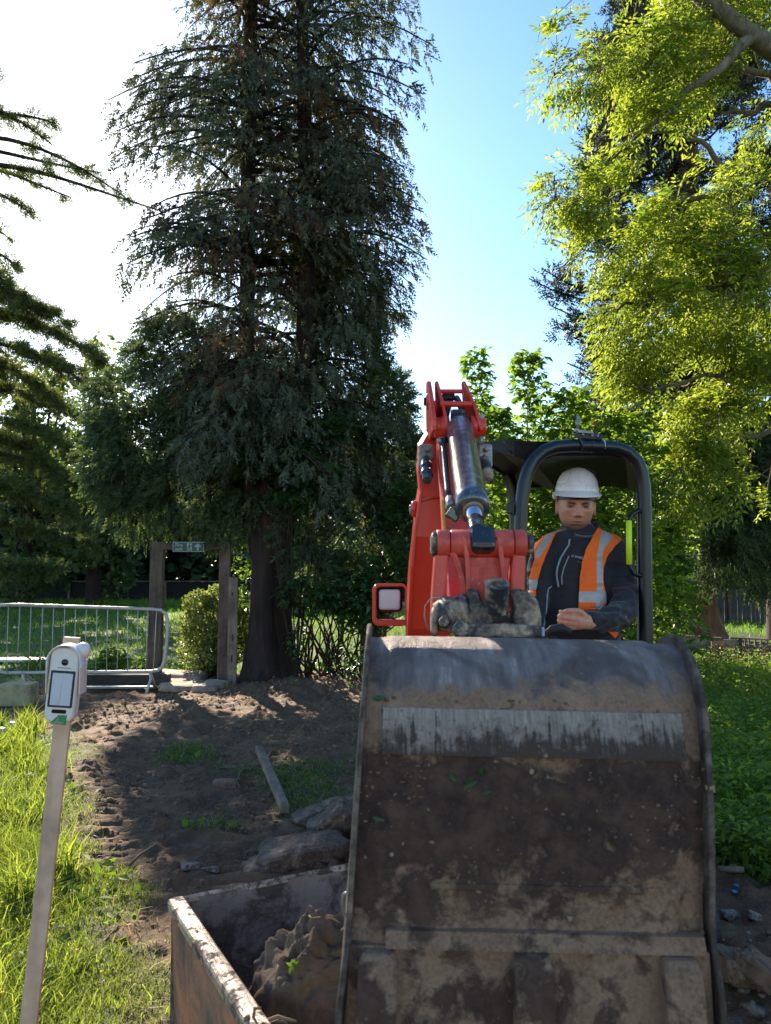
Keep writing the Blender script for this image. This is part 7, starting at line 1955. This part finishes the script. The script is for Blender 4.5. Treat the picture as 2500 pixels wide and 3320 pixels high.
def collar(mb):
    rows = []
    for i, (zz, sc, dr) in enumerate(((1726, 1.28, 0), (1712, 1.12, 0), (1700, 1.02, 0), (1690, 1.0, 0), (1689, .93, 0), (1712, .9, 0))):
        row = []
        for k in range(41):
            a = 2 * PI * k / 40
            c_ = P(1881, zz, MY + .02); fr_ = max(0, -math.sin(a))
            row.append(c_ + Vector((math.cos(a) * .081 * sc, math.sin(a) * .088 * sc - (.012 * fr_ if i > 1 else .0), (-.062 * fr_ ** 1.2 if i > 1 else -.035 * fr_))))
        rows.append(row)
    mb.grid(rows)
part(man, 'collar', M_jack, collar)
def ribbon(name, mat, pts, r_, off=.004):
    pts2 = []
    for i in range(len(pts) - 1):
        for k in range(4):
            s = k / 4; pts2.append((pts[i][0] * (1 - s) + pts[i + 1][0] * s, pts[i][1] * (1 - s) + pts[i + 1][1] * s))
    pts2.append(pts[-1])
    part(man, name, mat, lambda mb: mb.tube([onj(x, y, off) for x, y in pts2], r_, 6))
ribbon('zip', M_zip, [(1847, 1748), (1844, 1768), (1832, 1786), (1817, 1812), (1808, 1838), (1805, 1862), (1808, 1885), (1811, 1903)], .0042)
ribbon('zip', M_zip, [(1845, 1803), (1837, 1820), (1828, 1842), (1822, 1868), (1822, 1895)], .0028)
ribbon('zip', M_zip, [(1788, 1901), (1777, 1908), (1773, 1928), (1771, 1965), (1767, 2000), (1762, 2032)], .0036)
def logo(s, px, py, size, ang, bold=0):
    M = Matrix.Rotation(-ang, 4, 'Z')
    cu = bpy.data.curves.new('t', 'FONT'); cu.body = s; cu.size = size; cu.offset = bold; cu.align_x = 'LEFT'; cu.resolution_u = 2; cu.extrude = .0004
    to = bpy.data.objects.new('t', cu); C.objects.link(to); dg = bpy.context.evaluated_depsgraph_get(); me = bpy.data.meshes.new_from_object(to.evaluated_get(dg)); bpy.data.objects.remove(to)
    me.materials.clear()
    me.transform(M)
    for v_ in me.vertices:
        dz = v_.co.z; q = onj(px + v_.co.x, py - v_.co.y, .007 + dz); v_.co = q
    me.update(); return link_mesh('lettering', me, M_zip, man)
logo('/// PARKS', 1851, 1807, 11, .17, .35)
logo('constructio', 1871, 1821, 4.2, .16)
# ---- vest panels hugging the jacket
def vest_panel(name, inner, outer, y0, y1, bands, off=.010, ny=150, nx=60):
    iy, ix = zip(*inner); oy, ox = zip(*outer); rows = []; yy = np.linspace(y0, y1, ny)
    for y in yy:
        a = np.interp(y, iy, ix); b2 = np.interp(y, oy, ox)
        rows.append([onj(a + (b2 - a) * k / nx, y, off) for k in range(nx + 1)])
    mb = MB(); vs = [p for r in rows for p in r]
    # keep the cloth smooth
    A = np.array([[p[:] for p in r] for r in rows])
    for it in range(10):
        A[1:-1] = .5 * A[1:-1] + .25 * (A[:-2] + A[2:])
    for i in range(ny - 1):
        for k in range(nx):
            ym = (yy[i] + yy[i + 1]) / 2; a = np.interp(ym, iy, ix); b2 = np.interp(ym, oy, ox); xm = a + (b2 - a) * (k + .5) / nx
            mi = 1 if any(f(xm, ym) for f in bands) else 0
            mb.f.append([i * (nx + 1) + k, i * (nx + 1) + k + 1, (i + 1) * (nx + 1) + k + 1, (i + 1) * (nx + 1) + k]); mb.mi.append(mi); mb.sm.append(True)
    mb.v = [tuple(p) for p in A.reshape(-1, 3)]
    o = mb.build(name, [M_vest, M_refl], man, fixn=False)
    s = o.modifiers.new('thick', 'SOLIDIFY'); s.thickness = .003; s.offset = 0
    return o
Lin = [(1709, 1817), (1712, 1814), (1754, 1791), (1799, 1770), (1841, 1755), (1886, 1743), (1922, 1738), (1934, 1737)]
Lout = [(1709, 1790), (1712, 1780), (1722, 1760), (1730, 1749), (1754, 1738), (1790, 1735), (1817, 1735), (1850, 1725), (1880, 1717), (1916, 1719), (1934, 1733)]
vest_panel('vest_front', Lin, Lout, 1709, 1934, [lambda x, y: y < 1812 and 1738 <= x and np.interp(y, [1709, 1812], [1800, 1736]) - 10 < x < np.interp(y, [1709, 1812], [1812, 1745]) + 1, lambda x, y: 1882 < y < 1913])
Rin = [(1707, 1941), (1745, 1920), (1784, 1899), (1820, 1887), (1865, 1880), (1910, 1877), (1952, 1875), (1978, 1874)]
Rout = [(1707, 1944), (1718, 1968), (1736, 1995), (1752, 2014), (1757, 2014), (1762, 2005), (1775, 1989), (1805, 1968), (1838, 1955), (1880, 1954), (1925, 1962), (1964, 1964), (1978, 1940)]
vest_panel('vest_front', Rin, Rout, 1707, 1979, [lambda x, y: np.interp(y, [1725, 1745, 1800, 1920], [1950, 1946, 1934, 1933]) < x < np.interp(y, [1725, 1745, 1780, 1800, 1920], [1980, 1985, 1956, 1950, 1954]) and y > 1724, lambda x, y: 1920 < y < 1953], ny=170, nx=80)
def vback(mb):
    rows = []
    for i in range(12):
        py = 1725 + 24 * i; row = []
        for k in range(17):
            px = 1785 + 190 * k / 16; q = P(px, py, 3.5); h = bvh.ray_cast(Vector((q.x, 4.2, q.z)), Vector((0, -1, 0)), 1.5)
            row.append((h[0] if h[0] else Vector((q.x, 3.62, q.z))) + Vector((0, .009, 0)))
        rows.append(row)
    mb.grid(rows)
part(man, 'vest_back', M_vest, vback, fixn=False)
part(man, 'vest_tail', M_vest, lambda mb: mb.prism([P(1972, 2046, 3.3), P(2008, 2040, 3.3), P(2004, 2056, 3.3), P(1996, 2070, 3.3)], (0, .01, 0)))
tro = voxel([limb_mb(l, [.10, .092, .078, .066, .06]) for l in legs], .012, 4)
tro.name = 'trousers'; link_mesh('trousers', tro, plain('dark_blue_trousers', (.03, .04, .07), .8), man)
for s in (0, 1):
    q = legs[s][-1]
    part(man, 'boot', M_rubber, lambda mb: mb.loft([[q + Vector((a * w_, y, b_)) for a, b_ in ((-1, -.10), (1, -.10), (1, h_), (-1, h_))] for y, w_, h_ in ((-.16, .03, -.07), (-.12, .045, -.05), (-.02, .045, -.03), (.02, .045, .05), (.07, .04, .05), (.09, .03, -.02))]), .012)
# ---- helmet
hc = P(1870, 1597, MY) + Vector((0, -.004, 0))
HT = Matrix.Rotation(math.radians(3), 3, 'Y') @ Matrix.Rotation(math.radians(-12), 3, 'Z') @ Matrix.Rotation(math.radians(5), 3, 'X')
def helmet(mb):
    rows = []; nT = 80; nP = 160
    st = lambda v_, e0, e1: np.clip((v_ - e0) / (e1 - e0), 0, 1)
    for i in range(nT + 1):
        th = PI / 2 * (i / nT); row = []
        for k in range(nP + 1):
            a = 2 * PI * k / nP; ct = math.cos(th) ** .86
            x = math.sin(a) * ct * .097; y = -math.cos(a) * ct * .122; z = math.sin(th) ** 1.02 * .113
            f = 1.0
            f += .016 * (1 - st(z, .024, .027))                        # band round the base
            cx_ = st(abs(x), .030, .035) if y < 0 else 1
            f += .022 * (1 - cx_) * st(z, .030, .034) * (1 if y < .06 else 0)   # raised centre
            f += .016 * st(z, .040, .046) * st(abs(x), .045, .052) * (1 - st(z, .088, .096))
            row.append(hc + HT @ Vector((x * f, y * f, z * (1 + (f - 1) * .6))))
        rows.append(row)
    mb.grid(rows)
hat = part(man, 'hard_hat', M_hat, helmet, fixn=True)
def brim(mb):
    rows = []
    for j, (o_, dz) in enumerate(((-.002, .004), (.004, .001), (.012, -.003), (1.0, -.008), (1.0, -.0115), (.012, -.008), (-.002, -.002))):
        row = []
        for k in range(97):
            a = 2 * PI * k / 96; fr_ = max(0, math.cos(a)) ** .8
            e_ = .010 + .034 * fr_ if o_ == 1.0 else o_
            bx = math.sin(a); by = -math.cos(a); drop = -.014 * fr_ * (e_ / .04) + (.006 * abs(bx) if o_ == 1.0 else 0) * 0
            row.append(hc + HT @ Vector((bx * (.100 + e_ * .55), by * (.1255 + e_), dz + drop)))
        rows.append(row)
    mb.grid(rows)
part(man, 'brim', M_hat, brim, parent=None) if False else None
mbb = MB(); brim(mbb); mbb.build('brim', M_hat, hat)
bmh = bmesh.new(); bmh.from_mesh(hat.data); bvh_h = BVHTree.FromBMesh(bmh); bmh.free()
M_panel_shade = plain('panel_shade_grey', (.52, .45, .43), .5)  # grey lines stand for shade along the shell's moulded panel edges
def onh(x, y):
    px, py = 1730 + x / 3.6875, 1480 + y / 3.6875; r_ = ray(px, py).normalized()
    h = bvh_h.ray_cast(P(px, py, 3.1), r_, 2.0)
    return (h[0] if h[0] else bvh_h.find_nearest(P(px, py, 3.45))[0])
for ln in ([(437, 150), (434, 200), (420, 270), (400, 310), (360, 322), (305, 335)], [(600, 140), (565, 165), (545, 205), (540, 260), (550, 300), (575, 320), (640, 335), (700, 345), (765, 352)], [(628, 340), (628, 372), (628, 400)], [(330, 335), (326, 365), (322, 398)], [(768, 355), (770, 385), (765, 405)]):
    mbb = MB(); mbb.tube([onh(*q) for q in ln], .0011, 6); mbb.build('panel_shade_line', M_panel_shade, hat, fixn=False)
mbb = MB()
rows = []
for i in range(3):
    rows.append([HC + HRZ @ Vector((math.sin(a) * .084, -math.cos(a) * .108, .047 - i * .010)) for a in np.linspace(0, 2 * PI, 61)])
mbb.grid(rows); mbb.build('headband', M_blackp, hat)
for s in (-1, 1):
    mbb = MB(); mbb.lathe(hc + Vector((s * .096, .012, -.014)), (s, 0, 0), [(-.012, .016), (0, .0165), (.010, .013), (.014, .006)], 14); mbb.build('ear_clip', M_hat, hat)
mbb = MB()
for k in range(4): mbb.box(hc + Vector((.030 + .012 * k, -.066 + .004 * k, .1065 - .007 * k)), (.008, .004, .004), Matrix.Rotation(.5, 3, 'Y'))
o = mbb.build('vent_slots', M_rubber, hat); o['kind'] = 'stuff'
